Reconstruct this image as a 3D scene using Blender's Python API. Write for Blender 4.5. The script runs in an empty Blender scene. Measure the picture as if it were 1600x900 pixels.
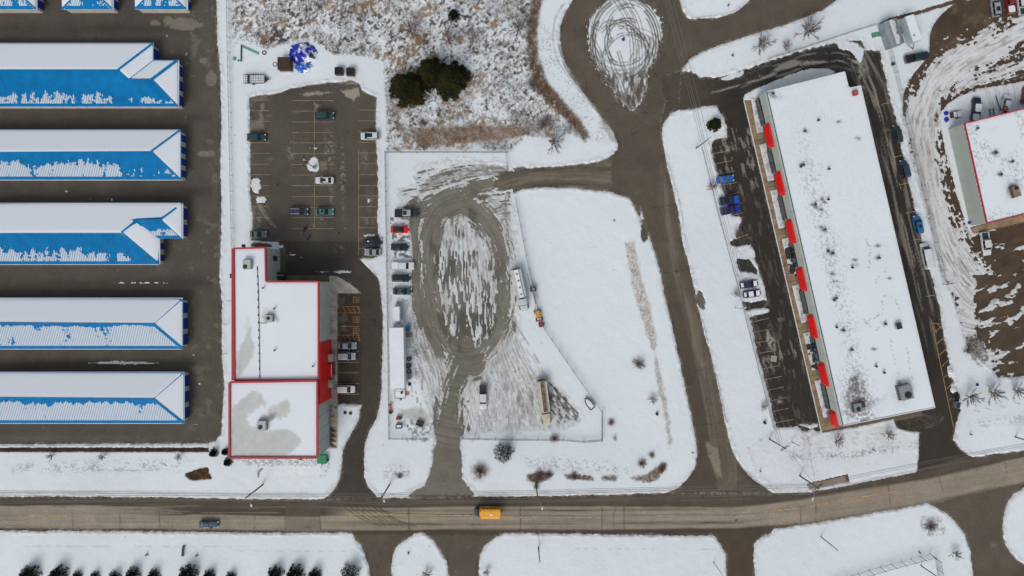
import bpy, bmesh, math, random
import numpy as np
from mathutils import Vector, Matrix

# ---------------------------------------------------------------- camera, sky, sun
SC = bpy.context.scene
C = SC.collection
H = 170.0            # flying height of the camera over the ground, metres
PPM = 6.2            # photo pixels per metre on the ground (photo is 1600 x 900)
cam = bpy.data.cameras.new('camera')
cam.sensor_width = 36.0
cam.lens = 18.0 / (800 / PPM / H)
cam.clip_start = 1.0
cam.clip_end = 9000
co = bpy.data.objects.new('camera', cam)
co.location = (0, 0, H)
C.objects.link(co)
SC.camera = co
SUN_ELEV, SUN_AZ = math.radians(46), math.radians(205)   # azimuth clockwise from north (+Y)
w = bpy.data.worlds.new('World'); SC.world = w
w.use_nodes = True
nt = w.node_tree
sky = nt.nodes.new('ShaderNodeTexSky'); sky.sky_type = 'NISHITA'; sky.sun_disc = False
sky.sun_elevation = SUN_ELEV; sky.sun_rotation = SUN_AZ
sky.air_density = 1.0; sky.dust_density = 3.0; sky.ozone_density = 1.0
hs = nt.nodes.new('ShaderNodeHueSaturation'); hs.inputs['Saturation'].default_value = 0.45   # cloud-veiled sky: paler than clear blue
nt.links.new(sky.outputs[0], hs.inputs['Color']); nt.links.new(hs.outputs[0], nt.nodes['Background'].inputs[0])
nt.nodes['Background'].inputs[1].default_value = 0.1
sl = bpy.data.lights.new('sun', 'SUN'); sl.energy = 0.8; sl.angle = math.radians(28); sl.color = (1.0, 0.96, 0.9)
so = bpy.data.objects.new('sun', sl); C.objects.link(so)
sd_ = Vector((math.sin(SUN_AZ) * math.cos(SUN_ELEV), math.cos(SUN_AZ) * math.cos(SUN_ELEV), math.sin(SUN_ELEV)))
so.rotation_euler = sd_.to_track_quat('Z', 'Y').to_euler()
so.location = (0, 0, 200)
SC.view_settings.view_transform = 'Standard'; SC.view_settings.look = 'None'
SC.view_settings.gamma = 1.0; SC.view_settings.use_curve_mapping = False
SC.view_settings.exposure = 0.34

rnd = random.Random(7)
PI = math.pi

def P(u, v, h=0.0):
    """surveyed map position (photo pixel of a point at height h) -> metres"""
    k = (H - h) / H / PPM
    return Vector(((u - 800) * k, (450 - v) * k, h))

# ---------------------------------------------------------------- materials
def _nt(name):
    m = bpy.data.materials.new(name); m.use_nodes = True
    return m, m.node_tree, m.node_tree.nodes['Principled BSDF']

def mat(name, col, rough=0.7, var=0.12, scale=3.0, bump=0.0, metal=0.0, col2=None, spec=0.5, coat=0.0, thr=None):
    m, t, b = _nt(name)
    tc = t.nodes.new('ShaderNodeTexCoord')
    n = t.nodes.new('ShaderNodeTexNoise'); n.inputs['Scale'].default_value = scale; n.inputs['Detail'].default_value = 6
    t.links.new(tc.outputs['Object'], n.inputs['Vector'])
    r = t.nodes.new('ShaderNodeValToRGB')
    lo = tuple(c * (1 - var) for c in col); hi = tuple(min(1, c * (1 + var)) for c in col)
    if col2: lo, hi = col, col2
    r.color_ramp.elements[0].position = 0.35 if thr is None else thr - 0.05
    r.color_ramp.elements[1].position = 0.65 if thr is None else thr + 0.05
    r.color_ramp.elements[0].color = (*lo, 1); r.color_ramp.elements[1].color = (*hi, 1)
    t.links.new(n.outputs[0], r.inputs[0]); t.links.new(r.outputs[0], b.inputs['Base Color'])
    b.inputs['Roughness'].default_value = rough; b.inputs['Metallic'].default_value = metal
    b.inputs['Specular IOR Level'].default_value = spec
    b.inputs['Coat Weight'].default_value = coat
    if bump:
        bp = t.nodes.new('ShaderNodeBump'); bp.inputs['Strength'].default_value = bump; bp.inputs['Distance'].default_value = 0.05
        n2 = t.nodes.new('ShaderNodeTexNoise'); n2.inputs['Scale'].default_value = scale * 6; n2.inputs['Detail'].default_value = 4
        t.links.new(tc.outputs['Object'], n2.inputs['Vector'])
        t.links.new(n2.outputs[0], bp.inputs['Height']); t.links.new(bp.outputs[0], b.inputs['Normal'])
    return m

def mat_attr(name, rough, grain, gamp, bump, spec=0.3, bdist=0.05):
    """surface whose wear map is a vertex attribute, with shader grain and relief on top"""
    m, t, b = _nt(name)
    a = t.nodes.new('ShaderNodeAttribute'); a.attribute_name = 'cover'
    g = t.nodes.new('ShaderNodeNewGeometry')
    n = t.nodes.new('ShaderNodeTexNoise'); n.inputs['Scale'].default_value = grain; n.inputs['Detail'].default_value = 5; n.inputs['Roughness'].default_value = 0.7
    t.links.new(g.outputs['Position'], n.inputs['Vector'])
    mr = t.nodes.new('ShaderNodeMapRange'); mr.inputs[1].default_value = 0.25; mr.inputs[2].default_value = 0.75
    mr.inputs[3].default_value = 1 - gamp; mr.inputs[4].default_value = 1 + gamp
    t.links.new(n.outputs[0], mr.inputs[0])
    vm = t.nodes.new('ShaderNodeVectorMath'); vm.operation = 'SCALE'
    t.links.new(a.outputs['Color'], vm.inputs[0]); t.links.new(mr.outputs[0], vm.inputs['Scale'])
    t.links.new(vm.outputs[0], b.inputs['Base Color'])
    b.inputs['Roughness'].default_value = rough; b.inputs['Specular IOR Level'].default_value = spec
    bp = t.nodes.new('ShaderNodeBump'); bp.inputs['Strength'].default_value = bump; bp.inputs['Distance'].default_value = bdist
    t.links.new(n.outputs[0], bp.inputs['Height']); t.links.new(bp.outputs[0], b.inputs['Normal'])
    return m

M = {}
M['snow_cover'] = mat_attr('snow_cover', 0.85, 1.6, 0.035, 0.35, 0.2, 0.12)
M['pave'] = mat_attr('pavement', 0.85, 3.0, 0.3, 0.4, 0.25)
M['roofsnow'] = mat_attr('roof_snow', 0.85, 2.5, 0.03, 0.2, 0.2)
M['snow'] = mat('fresh_snow', (0.74, 0.77, 0.8), 0.85, 0.03, 0.6, 0.2, col2=(0.8, 0.83, 0.86))
M['blue_roof'] = mat('blue_metal_roof', (0.0, 0.19, 0.46), 0.6, 0.10, 0.5, spec=0.15)
M['blue_door'] = mat('blue_rollup_door', (0.01, 0.045, 0.28), 0.5, 0.1, 1)
M['cream_wall'] = mat('cream_wall', (0.47, 0.44, 0.38), 0.8, 0.08, 0.8)
M['trim'] = mat('pale_trim', (0.66, 0.67, 0.66), 0.6, 0.05, 1)
M['green_wall'] = mat('grey_green_panel', (0.42, 0.46, 0.42), 0.6, 0.06, 0.4)
M['green_wall2'] = mat('grey_green_cladding', (0.36, 0.4, 0.36), 0.6, 0.05, 0.4)
M['joint'] = mat('panel_joint', (0.2, 0.22, 0.2), 0.7, 0.05, 1)
M['red'] = mat('red_panel', (0.62, 0.008, 0.006), 0.5, 0.08, 0.5)
M['red_cap'] = mat('red_coping', (0.42, 0.025, 0.04), 0.5, 0.1, 0.5)
M['concrete'] = mat('concrete', (0.3, 0.26, 0.2), 0.9, 0.25, 0.7, 0.3)
M['tan_conc'] = mat('tan_concrete', (0.27, 0.19, 0.115), 0.9, 0.3, 0.5, 0.3)
M['dusty_conc'] = mat('dusty_concrete', (0.42, 0.385, 0.32), 0.9, 0.28, 0.6, 0.3)
M['brown_curb'] = mat('brown_ramp', (0.13, 0.1, 0.065), 0.9, 0.2, 0.6, 0.3)
M['grey_metal'] = mat('grey_metal', (0.3, 0.31, 0.32), 0.45, 0.12, 2, metal=0.3)
M['galv'] = mat('galvanised_steel', (0.2, 0.21, 0.22), 0.5, 0.12, 2, metal=0.4)
M['dark'] = mat('dark_grey', (0.03, 0.03, 0.032), 0.6, 0.2, 3)
M['black'] = mat('black_plastic', (0.012, 0.012, 0.014), 0.5, 0.2, 3)
M['tire'] = mat('rubber', (0.015, 0.015, 0.016), 0.85, 0.2, 5)
M['rim'] = mat('rim_steel', (0.35, 0.35, 0.36), 0.35, 0.1, 5, metal=0.7)
M['glass'] = mat('tinted_glass', (0.012, 0.016, 0.02), 0.12, 0.1, 2, spec=0.6)
M['glass_l'] = mat('pale_glass', (0.1, 0.15, 0.16), 0.15, 0.15, 2, spec=0.6)
M['lamp'] = mat('headlamp_lens', (0.6, 0.6, 0.62), 0.2, 0.05, 2)
M['tail'] = mat('tail_lens', (0.3, 0.01, 0.01), 0.3, 0.1, 2)
M['wood'] = mat('pole_wood', (0.1, 0.085, 0.07), 0.9, 0.25, 3, 0.3)
M['bark'] = mat('bark', (0.13, 0.105, 0.09), 0.9, 0.2, 3)
M['twig'] = mat('twigs_grey', (0.22, 0.19, 0.175), 0.9, 0.2, 2)
M['twig_red'] = mat('twigs_red', (0.23, 0.15, 0.125), 0.9, 0.25, 2)
M['reed'] = mat('dry_reeds', (0.4, 0.28, 0.18), 0.95, 0.35, 0.7)
M['weed'] = mat('dry_weeds', (0.13, 0.09, 0.055), 0.95, 0.4, 0.5)
M['weedg'] = mat('grey_weeds', (0.14, 0.12, 0.11), 0.95, 0.3, 0.5)
M['needle'] = mat('conifer_needles', (0.012, 0.018, 0.007), 0.95, 0.3, 0.8, col2=(0.045, 0.036, 0.011), spec=0.1)
M['needle_d'] = mat('dark_needles', (0.007, 0.012, 0.008), 0.95, 0.3, 1.2, col2=(0.014, 0.019, 0.01), spec=0.1)
M['hedge'] = mat('dead_brown_brush', (0.2, 0.115, 0.06), 0.95, 0.4, 0.8)
M['yellow_line'] = mat('yellow_paint', (0.42, 0.26, 0.1), 0.8, 0.35, 1.0)
M['stall'] = mat('stall_paint', (0.3, 0.21, 0.11), 0.8, 0.35, 0.8)
M['orange_p'] = mat('orange_paint', (0.4, 0.19, 0.06), 0.8, 0.25, 1.2)
M['brown_p'] = mat('brown_fill_paint', (0.055, 0.03, 0.018), 0.9, 0.25, 1.2)
M['bus'] = mat('bus_yellow', (0.8, 0.36, 0.01), 0.45, 0.06, 1)
M['wire'] = mat('cable', (0.16, 0.15, 0.14), 0.6, 0.1, 1)
M['tarp'] = mat('blue_tarp', (0.005, 0.02, 0.35), 0.5, 0.3, 1.5, 0.5)
M['tarp_l'] = mat('light_blue_tarp', (0.01, 0.12, 0.5), 0.5, 0.3, 1.5, 0.5)
M['tarp_snow'] = mat('tarp_under_snow', (0.005, 0.02, 0.35), 0.7, 0.1, 0.55, 0.4, col2=(0.78, 0.8, 0.84), thr=0.53)
M['tarp_snow_l'] = mat('light_tarp_under_snow', (0.01, 0.12, 0.5), 0.7, 0.1, 0.7, 0.4, col2=(0.78, 0.8, 0.84), thr=0.55)
M['brown_box'] = mat('rusty_brown', (0.06, 0.03, 0.022), 0.8, 0.3, 1.5)
M['teal'] = mat('teal_pipe', (0.12, 0.4, 0.33), 0.6, 0.1, 1)
M['green'] = mat('green_bin', (0.01, 0.22, 0.1), 0.5, 0.15, 1)
M['cont_grey'] = mat('container_grey', (0.25, 0.29, 0.31), 0.5, 0.15, 0.7, metal=0.3)
M['trailer_w'] = mat('trailer_white', (0.66, 0.68, 0.66), 0.6, 0.05, 0.6)
M['cream'] = mat('cream_tank', (0.5, 0.47, 0.36), 0.5, 0.1, 0.8)
M['tankdirt'] = mat('tank_walkway', (0.15, 0.125, 0.08), 0.8, 0.3, 1)
M['yellow'] = mat('yellow_machine', (0.6, 0.36, 0.03), 0.5, 0.15, 1)
M['redm'] = mat('red_machine', (0.4, 0.02, 0.025), 0.5, 0.15, 1)
M['orange'] = mat('orange_pallet', (0.5, 0.27, 0.12), 0.8, 0.2, 1.2)
M['pallet'] = mat('brown_pallet', (0.25, 0.15, 0.09), 0.8, 0.2, 1.2)
M['bluem'] = mat('blue_crate', (0.02, 0.14, 0.36), 0.6, 0.15, 1)
M['skin'] = mat('skin', (0.5, 0.3, 0.22), 0.6, 0.05, 5)
M['cloth_k'] = mat('black_cloth', (0.015, 0.016, 0.02), 0.9, 0.2, 8)
M['cloth_g'] = mat('grey_lilac_cloth', (0.16, 0.14, 0.17), 0.9, 0.2, 8)
M['cloth_t'] = mat('dark_green_cloth', (0.02, 0.04, 0.035), 0.9, 0.2, 8)
M['denim'] = mat('denim', (0.03, 0.04, 0.07), 0.9, 0.2, 8)
M['hair'] = mat('hair', (0.03, 0.02, 0.012), 0.8, 0.2, 8)
M['mulch'] = mat('mulch', (0.08, 0.06, 0.04), 0.95, 0.4, 1)
def paint(name, col, rough=0.3):
    if name not in M: M[name] = mat(name, col, rough, 0.06, 1.0, coat=0.3)
    return M[name]

# ---------------------------------------------------------------- mesh helpers
class MB:
    def __init__(s): s.v = []; s.f = []; s.m = []; s.mats = []
    def mi(s, m):
        if m is None: m = s.mats[0] if s.mats else M['dark']
        if m not in s.mats: s.mats.append(m)
        return s.mats.index(m)
    def add(s, vs, fs, m=None):
        k = len(s.v); i = s.mi(m)
        s.v += [tuple(p) for p in vs]
        for f in fs: s.f.append([k + a for a in f]); s.m.append(i)
        return s
    def box(s, c, d, m=None, rz=0, taper=1.0, bev=0.0):
        """box centred at c with size d, sides bevelled by bev; top scaled by taper"""
        x, y, z = [a / 2 for a in d]; vs = []
        cr, sr = math.cos(rz), math.sin(rz)
        if bev:
            b = min(bev, x * .9, y * .9)
            ring = [(-x + b, -y), (x - b, -y), (x, -y + b), (x, y - b), (x - b, y), (-x + b, y), (-x, y - b), (-x, -y + b)]
        else: ring = [(-x, -y), (x, -y), (x, y), (-x, y)]
        n = len(ring)
        for zz, k in ((-z, 1), (z, taper)):
            for (a, b2) in ring:
                a2, b3 = a * k, b2 * k
                vs.append((c[0] + a2 * cr - b3 * sr, c[1] + a2 * sr + b3 * cr, c[2] + zz))
        fs = [[i, (i + 1) % n, n + (i + 1) % n, n + i] for i in range(n)] + [list(range(n - 1, -1, -1)), list(range(n, 2 * n))]
        return s.add(vs, fs, m)
    def prism(s, pts, z0, z1, m=None):
        a = sum(pts[i][0] * pts[(i + 1) % len(pts)][1] - pts[(i + 1) % len(pts)][0] * pts[i][1] for i in range(len(pts)))
        if a < 0: pts = pts[::-1]
        n = len(pts)
        vs = [(p[0], p[1], z0) for p in pts] + [(p[0], p[1], z1) for p in pts]
        fs = [[i, (i + 1) % n, n + (i + 1) % n, n + i] for i in range(n)] + [list(range(n - 1, -1, -1)), list(range(n, 2 * n))]
        return s.add(vs, fs, m)
    def tube(s, pts, r, m=None, n=6, r2=None, cap=True):
        pts = [Vector(p) for p in pts]; r2 = r if r2 is None else r2; vs = []; L = len(pts)
        for i, p in enumerate(pts):
            d = (pts[min(i + 1, L - 1)] - pts[max(i - 1, 0)]).normalized()
            a = d.orthogonal().normalized() if abs(d.z) > .9 else Vector((-d.y, d.x, 0)).normalized()
            b = d.cross(a); rr = r + (r2 - r) * i / max(1, L - 1)
            for k in range(n):
                t = 2 * PI * k / n; vs.append(p + a * math.cos(t) * rr + b * math.sin(t) * rr)
        fs = [[i * n + k, i * n + (k + 1) % n, (i + 1) * n + (k + 1) % n, (i + 1) * n + k] for i in range(L - 1) for k in range(n)]
        if cap: fs += [list(range(n - 1, -1, -1)), list(range((L - 1) * n, L * n))]
        return s.add(vs, fs, m)
    def cyl(s, c, r, h, m=None, n=10, axis='z', r2=None):
        c = Vector(c); d = {'z': Vector((0, 0, 1)), 'y': Vector((0, 1, 0)), 'x': Vector((1, 0, 0))}[axis] * h / 2
        return s.tube([c - d, c + d], r, m, n, r2)
    def quad(s, pts, m=None): return s.add(pts, [list(range(len(pts)))], m)
    def obj(s, name, parent=None, loc=None, rz=0, smooth=False, kind=None):
        me = bpy.data.meshes.new(name); me.from_pydata(s.v, [], s.f)
        for mm in s.mats: me.materials.append(mm)
        me.polygons.foreach_set('material_index', s.m)
        if smooth: me.polygons.foreach_set('use_smooth', [True] * len(s.f))
        me.update()
        o = bpy.data.objects.new(name, me); C.objects.link(o)
        if parent is not None: o.parent = parent
        if loc is not None: o.location = loc
        o.rotation_euler = (0, 0, rz)
        if kind: o['kind'] = kind
        return o

def thing(name, loc, label, cat, rz=0, group=None):
    o = bpy.data.objects.new(name, None); C.objects.link(o); o.location = loc; o.rotation_euler = (0, 0, rz)
    o.empty_display_size = 0.5
    return tag(o, label, cat, group)
def tag(o, label, cat, group=None):
    o['label'] = label; o['category'] = cat
    if group: o['group'] = group
    return o
def copytree(r, loc, rz, label, scale=None, group=None, mats=None):
    n = r.copy(); C.objects.link(n); n.location = loc; n.rotation_euler = (0, 0, rz); n['label'] = label
    if group: n['group'] = group
    if scale: n.scale = (scale,) * 3 if not hasattr(scale, '__len__') else scale
    def rec(a, b):
        for ch in a.children:
            c = ch.copy(); C.objects.link(c); c.parent = b; rec(ch, c)
    rec(r, n)
    return n

# ---------------------------------------------------------------- numpy map helpers (all in photo pixels on the ground)
class Noise:
    def __init__(s, seed):
        s.t = np.random.RandomState(seed).rand(256, 256).astype(np.float32)
    def __call__(s, x, y):
        xi = np.floor(x).astype(np.int32); yi = np.floor(y).astype(np.int32)
        fx = (x - xi).astype(np.float32); fy = (y - yi).astype(np.float32)
        fx = fx * fx * (3 - 2 * fx); fy = fy * fy * (3 - 2 * fy)
        a = s.t[xi & 255, yi & 255]; b = s.t[(xi + 1) & 255, yi & 255]
        c = s.t[xi & 255, (yi + 1) & 255]; d = s.t[(xi + 1) & 255, (yi + 1) & 255]
        return (a * (1 - fx) + b * fx) * (1 - fy) + (c * (1 - fx) + d * fx) * fy
_nz = [Noise(i) for i in range(24)]
def fbm(x, y, scale, seed=0, octs=4, ang=0.0, st=1.0, gain=0.55):
    """fractal noise 0..1, features of about `scale` px, stretched st times along direction ang"""
    if ang or st != 1:
        c, s_ = math.cos(ang), math.sin(ang)
        x, y = (x * c + y * s_) / st, -x * s_ + y * c
    r = 0; a = 1.0; t = 0; f = 1.0 / scale
    for o in range(octs):
        r = r + a * _nz[(seed + o * 5) % 24](x * f + seed * 13.7, y * f + seed * 7.1); t += a; a *= gain; f *= 2.03
    return r / t
def n01(x): return np.clip((x - 0.5) * 2.6 + 0.5, 0, 1)
def sst(a, b, x):
    t = np.clip((x - a) / (b - a), 0, 1); return t * t * (3 - 2 * t)
def catmull(pts, closed=False, n=6):
    pts = [np.array(p, float) for p in pts]; L = len(pts); out = []
    rng = range(L) if closed else range(L - 1)
    for i in rng:
        if closed: p0, p1, p2, p3 = pts[i - 1], pts[i], pts[(i + 1) % L], pts[(i + 2) % L]
        else: p0, p1, p2, p3 = pts[max(i - 1, 0)], pts[i], pts[i + 1], pts[min(i + 2, L - 1)]
        for k in range(n):
            t = k / n
            out.append(tuple(0.5 * (2 * p1 + (p2 - p0) * t + (2 * p0 - 5 * p1 + 4 * p2 - p3) * t * t + (3 * p1 - p0 - 3 * p2 + p3) * t ** 3)))
    if not closed: out.append(tuple(pts[-1]))
    return out
def seg_d2(U, V, a, b):
    ax, ay = a; bx, by = b; dx, dy = bx - ax, by - ay; l2 = dx * dx + dy * dy + 1e-9
    t = np.clip(((U - ax) * dx + (V - ay) * dy) / l2, 0, 1)
    return (U - ax - t * dx) ** 2 + (V - ay - t * dy) ** 2, t
def poly_sd(U, V, poly):
    d = np.full(U.shape, 1e9, np.float32); ins = np.zeros(U.shape, bool); n = len(poly)
    for i in range(n):
        a, b = poly[i], poly[(i + 1) % n]
        d = np.minimum(d, seg_d2(U, V, a, b)[0])
        if a[1] != b[1]:
            c = ((a[1] > V) != (b[1] > V)) & (U < (b[0] - a[0]) * (V - a[1]) / (b[1] - a[1]) + a[0]); ins ^= c
    d = np.sqrt(d); return np.where(ins, d, -d)
def guide(U, V, pts):
    """signed offset from a polyline and running length along it"""
    best = np.full(U.shape, 1e12, np.float32); off = np.zeros(U.shape, np.float32); run = np.zeros(U.shape, np.float32); L = 0
    for a, b in zip(pts[:-1], pts[1:]):
        d2, t = seg_d2(U, V, a, b); l = math.hypot(b[0] - a[0], b[1] - a[1])
        sgn = np.sign((b[0] - a[0]) * (V - a[1]) - (b[1] - a[1]) * (U - a[0]))
        m = d2 < best
        best = np.where(m, d2, best); off = np.where(m, np.sqrt(d2) * sgn, off); run = np.where(m, L + t * l, run); L += l
    return off, run
# ================================================================ THE GROUND
STEP = 1.5
out = [2, 4, 7, 10, 14, 19, 25, 33, 45, 70, 120, 250, 500, 1100, 2500, 6000, 16000]
us = np.array([-x for x in out[::-1]] + list(np.arange(0, 1600.1, STEP)) + [1600 + x for x in out], np.float32)
vs_ = np.array([-x for x in out[::-1]] + list(np.arange(0, 900.1, STEP)) + [900 + x for x in out], np.float32)
U, V = np.meshgrid(us, vs_, indexing='ij')
NU, NV = U.shape
def win(u0, v0, u1, v1):
    a, b = np.searchsorted(us, [u0, u1]); c, d = np.searchsorted(vs_, [v0, v1])
    return slice(max(a - 1, 0), min(b + 1, NU)), slice(max(c - 1, 0), min(d + 1, NV))
def pwin(pts, m=0):
    a = np.array(pts); return win(a[:, 0].min() - m, a[:, 1].min() - m, a[:, 0].max() + m, a[:, 1].max() + m)

LABELS = ['ground', 'main_road', 'side_road', 'storage_yard', 'parking_lot', 'service_driveway', 'gravel_yard', 'gravel_drive',
          'plaza_parking_lot', 'dirt_yard', 'office_driveway', 'warehouse_driveway', 'factory_driveway', 'corner_driveway', 'sidewalk', 'plaza_sidewalk', 'brush_field']
LAB = np.zeros((NU, NV), np.int8)
PAV = np.full((NU, NV), -60.0, np.float32)          # signed px distance into any cleared surface
CG = np.empty((NU, NV, 3), np.float32); CG[:] = (0.12, 0.085, 0.055)
CS = np.empty((NU, NV, 3), np.float32)
big = fbm(U, V, 160, 3, 3)[..., None]
fine = fbm(U, V, 9, 4, 4)[..., None]
CS[:] = np.array((0.73, 0.785, 0.81)) * (0.93 + 0.13 * big) * (0.98 + 0.04 * fine)
EXTRA = np.zeros((NU, NV), np.float32)              # added to the snow depth driver
THIN = np.zeros((NU, NV), np.float32)               # 0 deep snow .. 1 thin film
DZ = np.zeros((NU, NV), np.float32)                 # relief pressed into / heaped on the snow (m)
BANK = np.ones((NU, NV), np.float32)

def mixc(arr, sl, mask, col):
    m = np.clip(mask, 0, 1)[..., None]
    arr[sl] = arr[sl] * (1 - m) + np.array(col, np.float32) * m

# ---- cleared surfaces: outline, colour, how strongly they vary
R_MAIN = [(-20000, 777), (-60, 777), (0, 776), (100, 776), (250, 777), (400, 780), (515, 780), (640, 777), (740, 776), (830, 775), (960, 773), (1000, 771), (1110, 770), (1210, 770), (1262, 770), (1300, 762), (1345, 752), (1430, 737), (1490, 722), (1520, 714), (1560, 709), (1600, 704), (1660, 694), (20000, 1500 - 4000),
          (20000, 1560 - 4000), (1660, 740), (1600, 752), (1540, 764), (1500, 772), (1450, 786), (1400, 796), (1350, 804), (1300, 813), (1250, 820), (1200, 827), (1150, 834), (1100, 837), (1000, 836), (900, 834), (800, 833), (600, 832), (400, 832), (250, 830), (100, 829), (0, 829), (-60, 829), (-20000, 829)]
R_SIDE = ([(640 + 395, 772), (1062, 761), (1075, 748), (1085, 733), (1090, 712), (1088, 690), (1084, 670), (1074, 620), (1060, 555), (1048, 500), (1038, 460), (1033, 430), (1022, 392), (1013, 362), (1006, 345), (1003, 330), (990, 312), (960, 302), (958, 262), (964, 240), (966, 225), (958, 208), (948, 193), (930, 168), (912, 145), (893, 116), (880, 90), (875, 62), (876, 40), (884, 18), (896, 0), (900, -60), (905, -20000),
           (1000, -20000), (1045, -60), (1062, 0), (1066, 14), (1072, 25), (1078, 30), (1095, 29), (1120, 28), (1145, 21), (1160, 12), (1172, 0), (1200, -60), (1400, -60), (1308, 0), (1290, 14), (1250, 30), (1215, 42), (1190, 49), (1150, 62), (1120, 72), (1095, 82), (1077, 92), (1067, 106), (1059, 118), (1050, 140), (1043, 168), (1036, 190),
           (1034, 210), (1037, 235), (1044, 265), (1052, 300), (1060, 330), (1066, 375), (1078, 420), (1086, 455), (1093, 490), (1103, 530), (1115, 575), (1125, 620), (1134, 665), (1140, 690), (1148, 712), (1160, 733), (1178, 750), (1210, 771)])
R_STOR = [(-20000, -60), (336, -60), (338, 0), (340, 60), (344, 110), (346, 200), (344, 260), (346, 320), (345, 400), (342, 425), (347, 470), (347, 560), (350, 600), (348, 650), (345, 680), (338, 688), (325, 693), (200, 693), (0, 694), (-60, 694), (-20000, 694)]
R_LOT = [(390, 153), (400, 149), (430, 147), (455, 139), (480, 134), (520, 129), (550, 125), (562, 131), (566, 142), (580, 148), (588, 153), (587, 200), (590, 250), (591, 300), (590, 345), (593, 405), (563, 403), (440, 445), (436, 378), (392, 378), (395, 340), (391, 300), (390, 200)]
R_DRV = [(436, 380), (563, 380), (562, 404), (572, 412), (583, 424), (592, 438), (596, 460), (598, 500), (597, 560), (596, 600), (594, 630), (588, 655), (577, 672), (571, 690), (569, 715), (569, 745), (575, 760), (588, 775), (600, 782), (500, 782), (512, 776), (523, 765), (531, 748), (535, 720), (535, 708), (540, 693), (552, 672), (561, 655), (565, 632), (526, 632), (527, 458), (563, 458), (548, 444), (526, 432), (440, 440)]
R_GDRV = [(1000, 340), (1003, 345), (985, 310), (955, 300), (930, 297), (890, 293), (850, 292), (815, 296), (800, 302), (776, 306), (776, 262), (840, 262), (880, 259), (920, 256), (950, 247), (966, 232), (1005, 250)]
R_YARD = catmull([(655, 262), (700, 258), (745, 257), (795, 262), (797, 300), (806, 400), (810, 520), (835, 570), (880, 620), (905, 650), (880, 668), (800, 672), (725, 676), (722, 720), (722, 748), (735, 776), (640, 777), (662, 760), (672, 735), (680, 690), (676, 660), (660, 600), (640, 560), (640, 470), (645, 400), (638, 345), (628, 320), (625, 300), (650, 290)], True, 4)
R_PLAZA = [(1045, 165), (1050, 140), (1060, 112), (1080, 112), (1095, 120), (1120, 122), (1150, 113), (1200, 96), (1260, 77), (1320, 64), (1345, 63), (1352, 78), (1374, 80), (1380, 110), (1390, 150), (1402, 200), (1412, 250), (1424, 300), (1435, 350), (1444, 400), (1458, 440), (1468, 480), (1478, 540), (1488, 590), (1497, 620), (1500, 640), (1492, 665), (1490, 688), (1500, 702), (1520, 714), (1525, 730), (1430, 740), (1434, 712), (1436, 676), (1404, 668), (1402, 650), (1340, 660), (1250, 664), (1283, 676), (1282, 664),
           (1254, 676), (1246, 664), (1238, 668), (1214, 668), (1208, 650), (1202, 620), (1194, 590), (1186, 560), (1180, 535), (1172, 497), (1200, 486), (1197, 465), (1184, 415), (1178, 400), (1172, 380), (1148, 372), (1160, 340), (1143, 335), (1130, 300), (1122, 270), (1112, 240), (1110, 225), (1118, 218), (1137, 215), (1136, 200), (1130, 180), (1120, 166), (1105, 164), (1080, 170), (1060, 172), (1048, 178), (1036, 190)]
R_DIRT = [(1516, -60), (1516, 0), (1498, 3), (1480, 14), (1466, 28), (1457, 42), (1453, 55), (1452, 82), (1444, 96), (1430, 112), (1417, 130), (1411, 150), (1411, 185), (1418, 215), (1424, 245), (1437, 290), (1448, 330), (1458, 370), (1470, 420), (1484, 450), (1494, 480), (1502, 512), (1512, 540), (1530, 560), (1548, 575), (1560, 590), (1600, 588), (1660, 580), (16000, 580), (16000, -60)]
R_A = [(545, 826), (556, 842), (565, 852), (571, 868), (576, 885), (579, 905), (580, 960), (600, 960), (612, 905), (612, 885), (614, 868), (620, 855), (630, 845), (645, 836), (655, 826)]
R_B = [(655, 826), (670, 838), (681, 848), (689, 862), (698, 878), (702, 905), (704, 960), (746, 960), (748, 890), (750, 868), (757, 852), (770, 842), (790, 832), (800, 826)]
R_C = [(1096, 826), (1118, 838), (1128, 853), (1135, 868), (1136, 905), (1136, 960), (1178, 960), (1178, 900), (1177, 862), (1179, 848), (1190, 840), (1205, 832), (1215, 822)]
R_D = [(1440, 780), (1455, 789), (1478, 801), (1495, 817), (1508, 835), (1516, 862), (1522, 905), (1524, 960), (1660, 960), (1660, 885), (1600, 882), (1588, 874), (1575, 858), (1568, 840), (1567, 820), (1570, 800), (1574, 785), (1583, 772), (1600, 762), (1660, 756), (1600, 740), (1500, 760)]
ISLE = catmull([(975, -6), (1008, 3), (1028, 20), (1035, 45), (1033, 70), (1025, 92), (1013, 112), (1011, 135), (1003, 160), (988, 173), (974, 162), (957, 142), (941, 122), (929, 102), (920, 78), (917, 52), (924, 25), (945, 3)], True, 4)

def surface(poly, lab, col, edge=2.2, esc=5, seed=1):
    sl = pwin(poly, 60); u, v = U[sl], V[sl]
    d = poly_sd(u, v, poly)
    d = d + (fbm(u, v, esc, seed, 4) - 0.5) * edge * 2 + (fbm(u, v, esc * 6, seed + 3, 2) - 0.5) * edge
    PAV[sl] = np.maximum(PAV[sl], d)
    m = d > -3.2
    LAB[sl] = np.where(m, LABELS.index(lab), LAB[sl])
    mixc(CG, sl, m.astype(np.float32), col)
    return sl, d
BR = (0.106, 0.087, 0.064)        # dusty brown asphalt
surface(R_STOR, 'storage_yard', (0.091, 0.08, 0.065), 1.6, 6, 2)
surface(R_LOT, 'parking_lot', (0.09, 0.078, 0.062), 1.6, 5, 3)
surface(R_DRV, 'service_driveway', (0.062, 0.052, 0.041), 1.2, 5, 4)
surface(R_YARD, 'gravel_yard', (0.168, 0.157, 0.13), 3, 6, 5)
surface(R_GDRV, 'gravel_drive', (0.135, 0.115, 0.085), 2.2, 7, 6)
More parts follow.
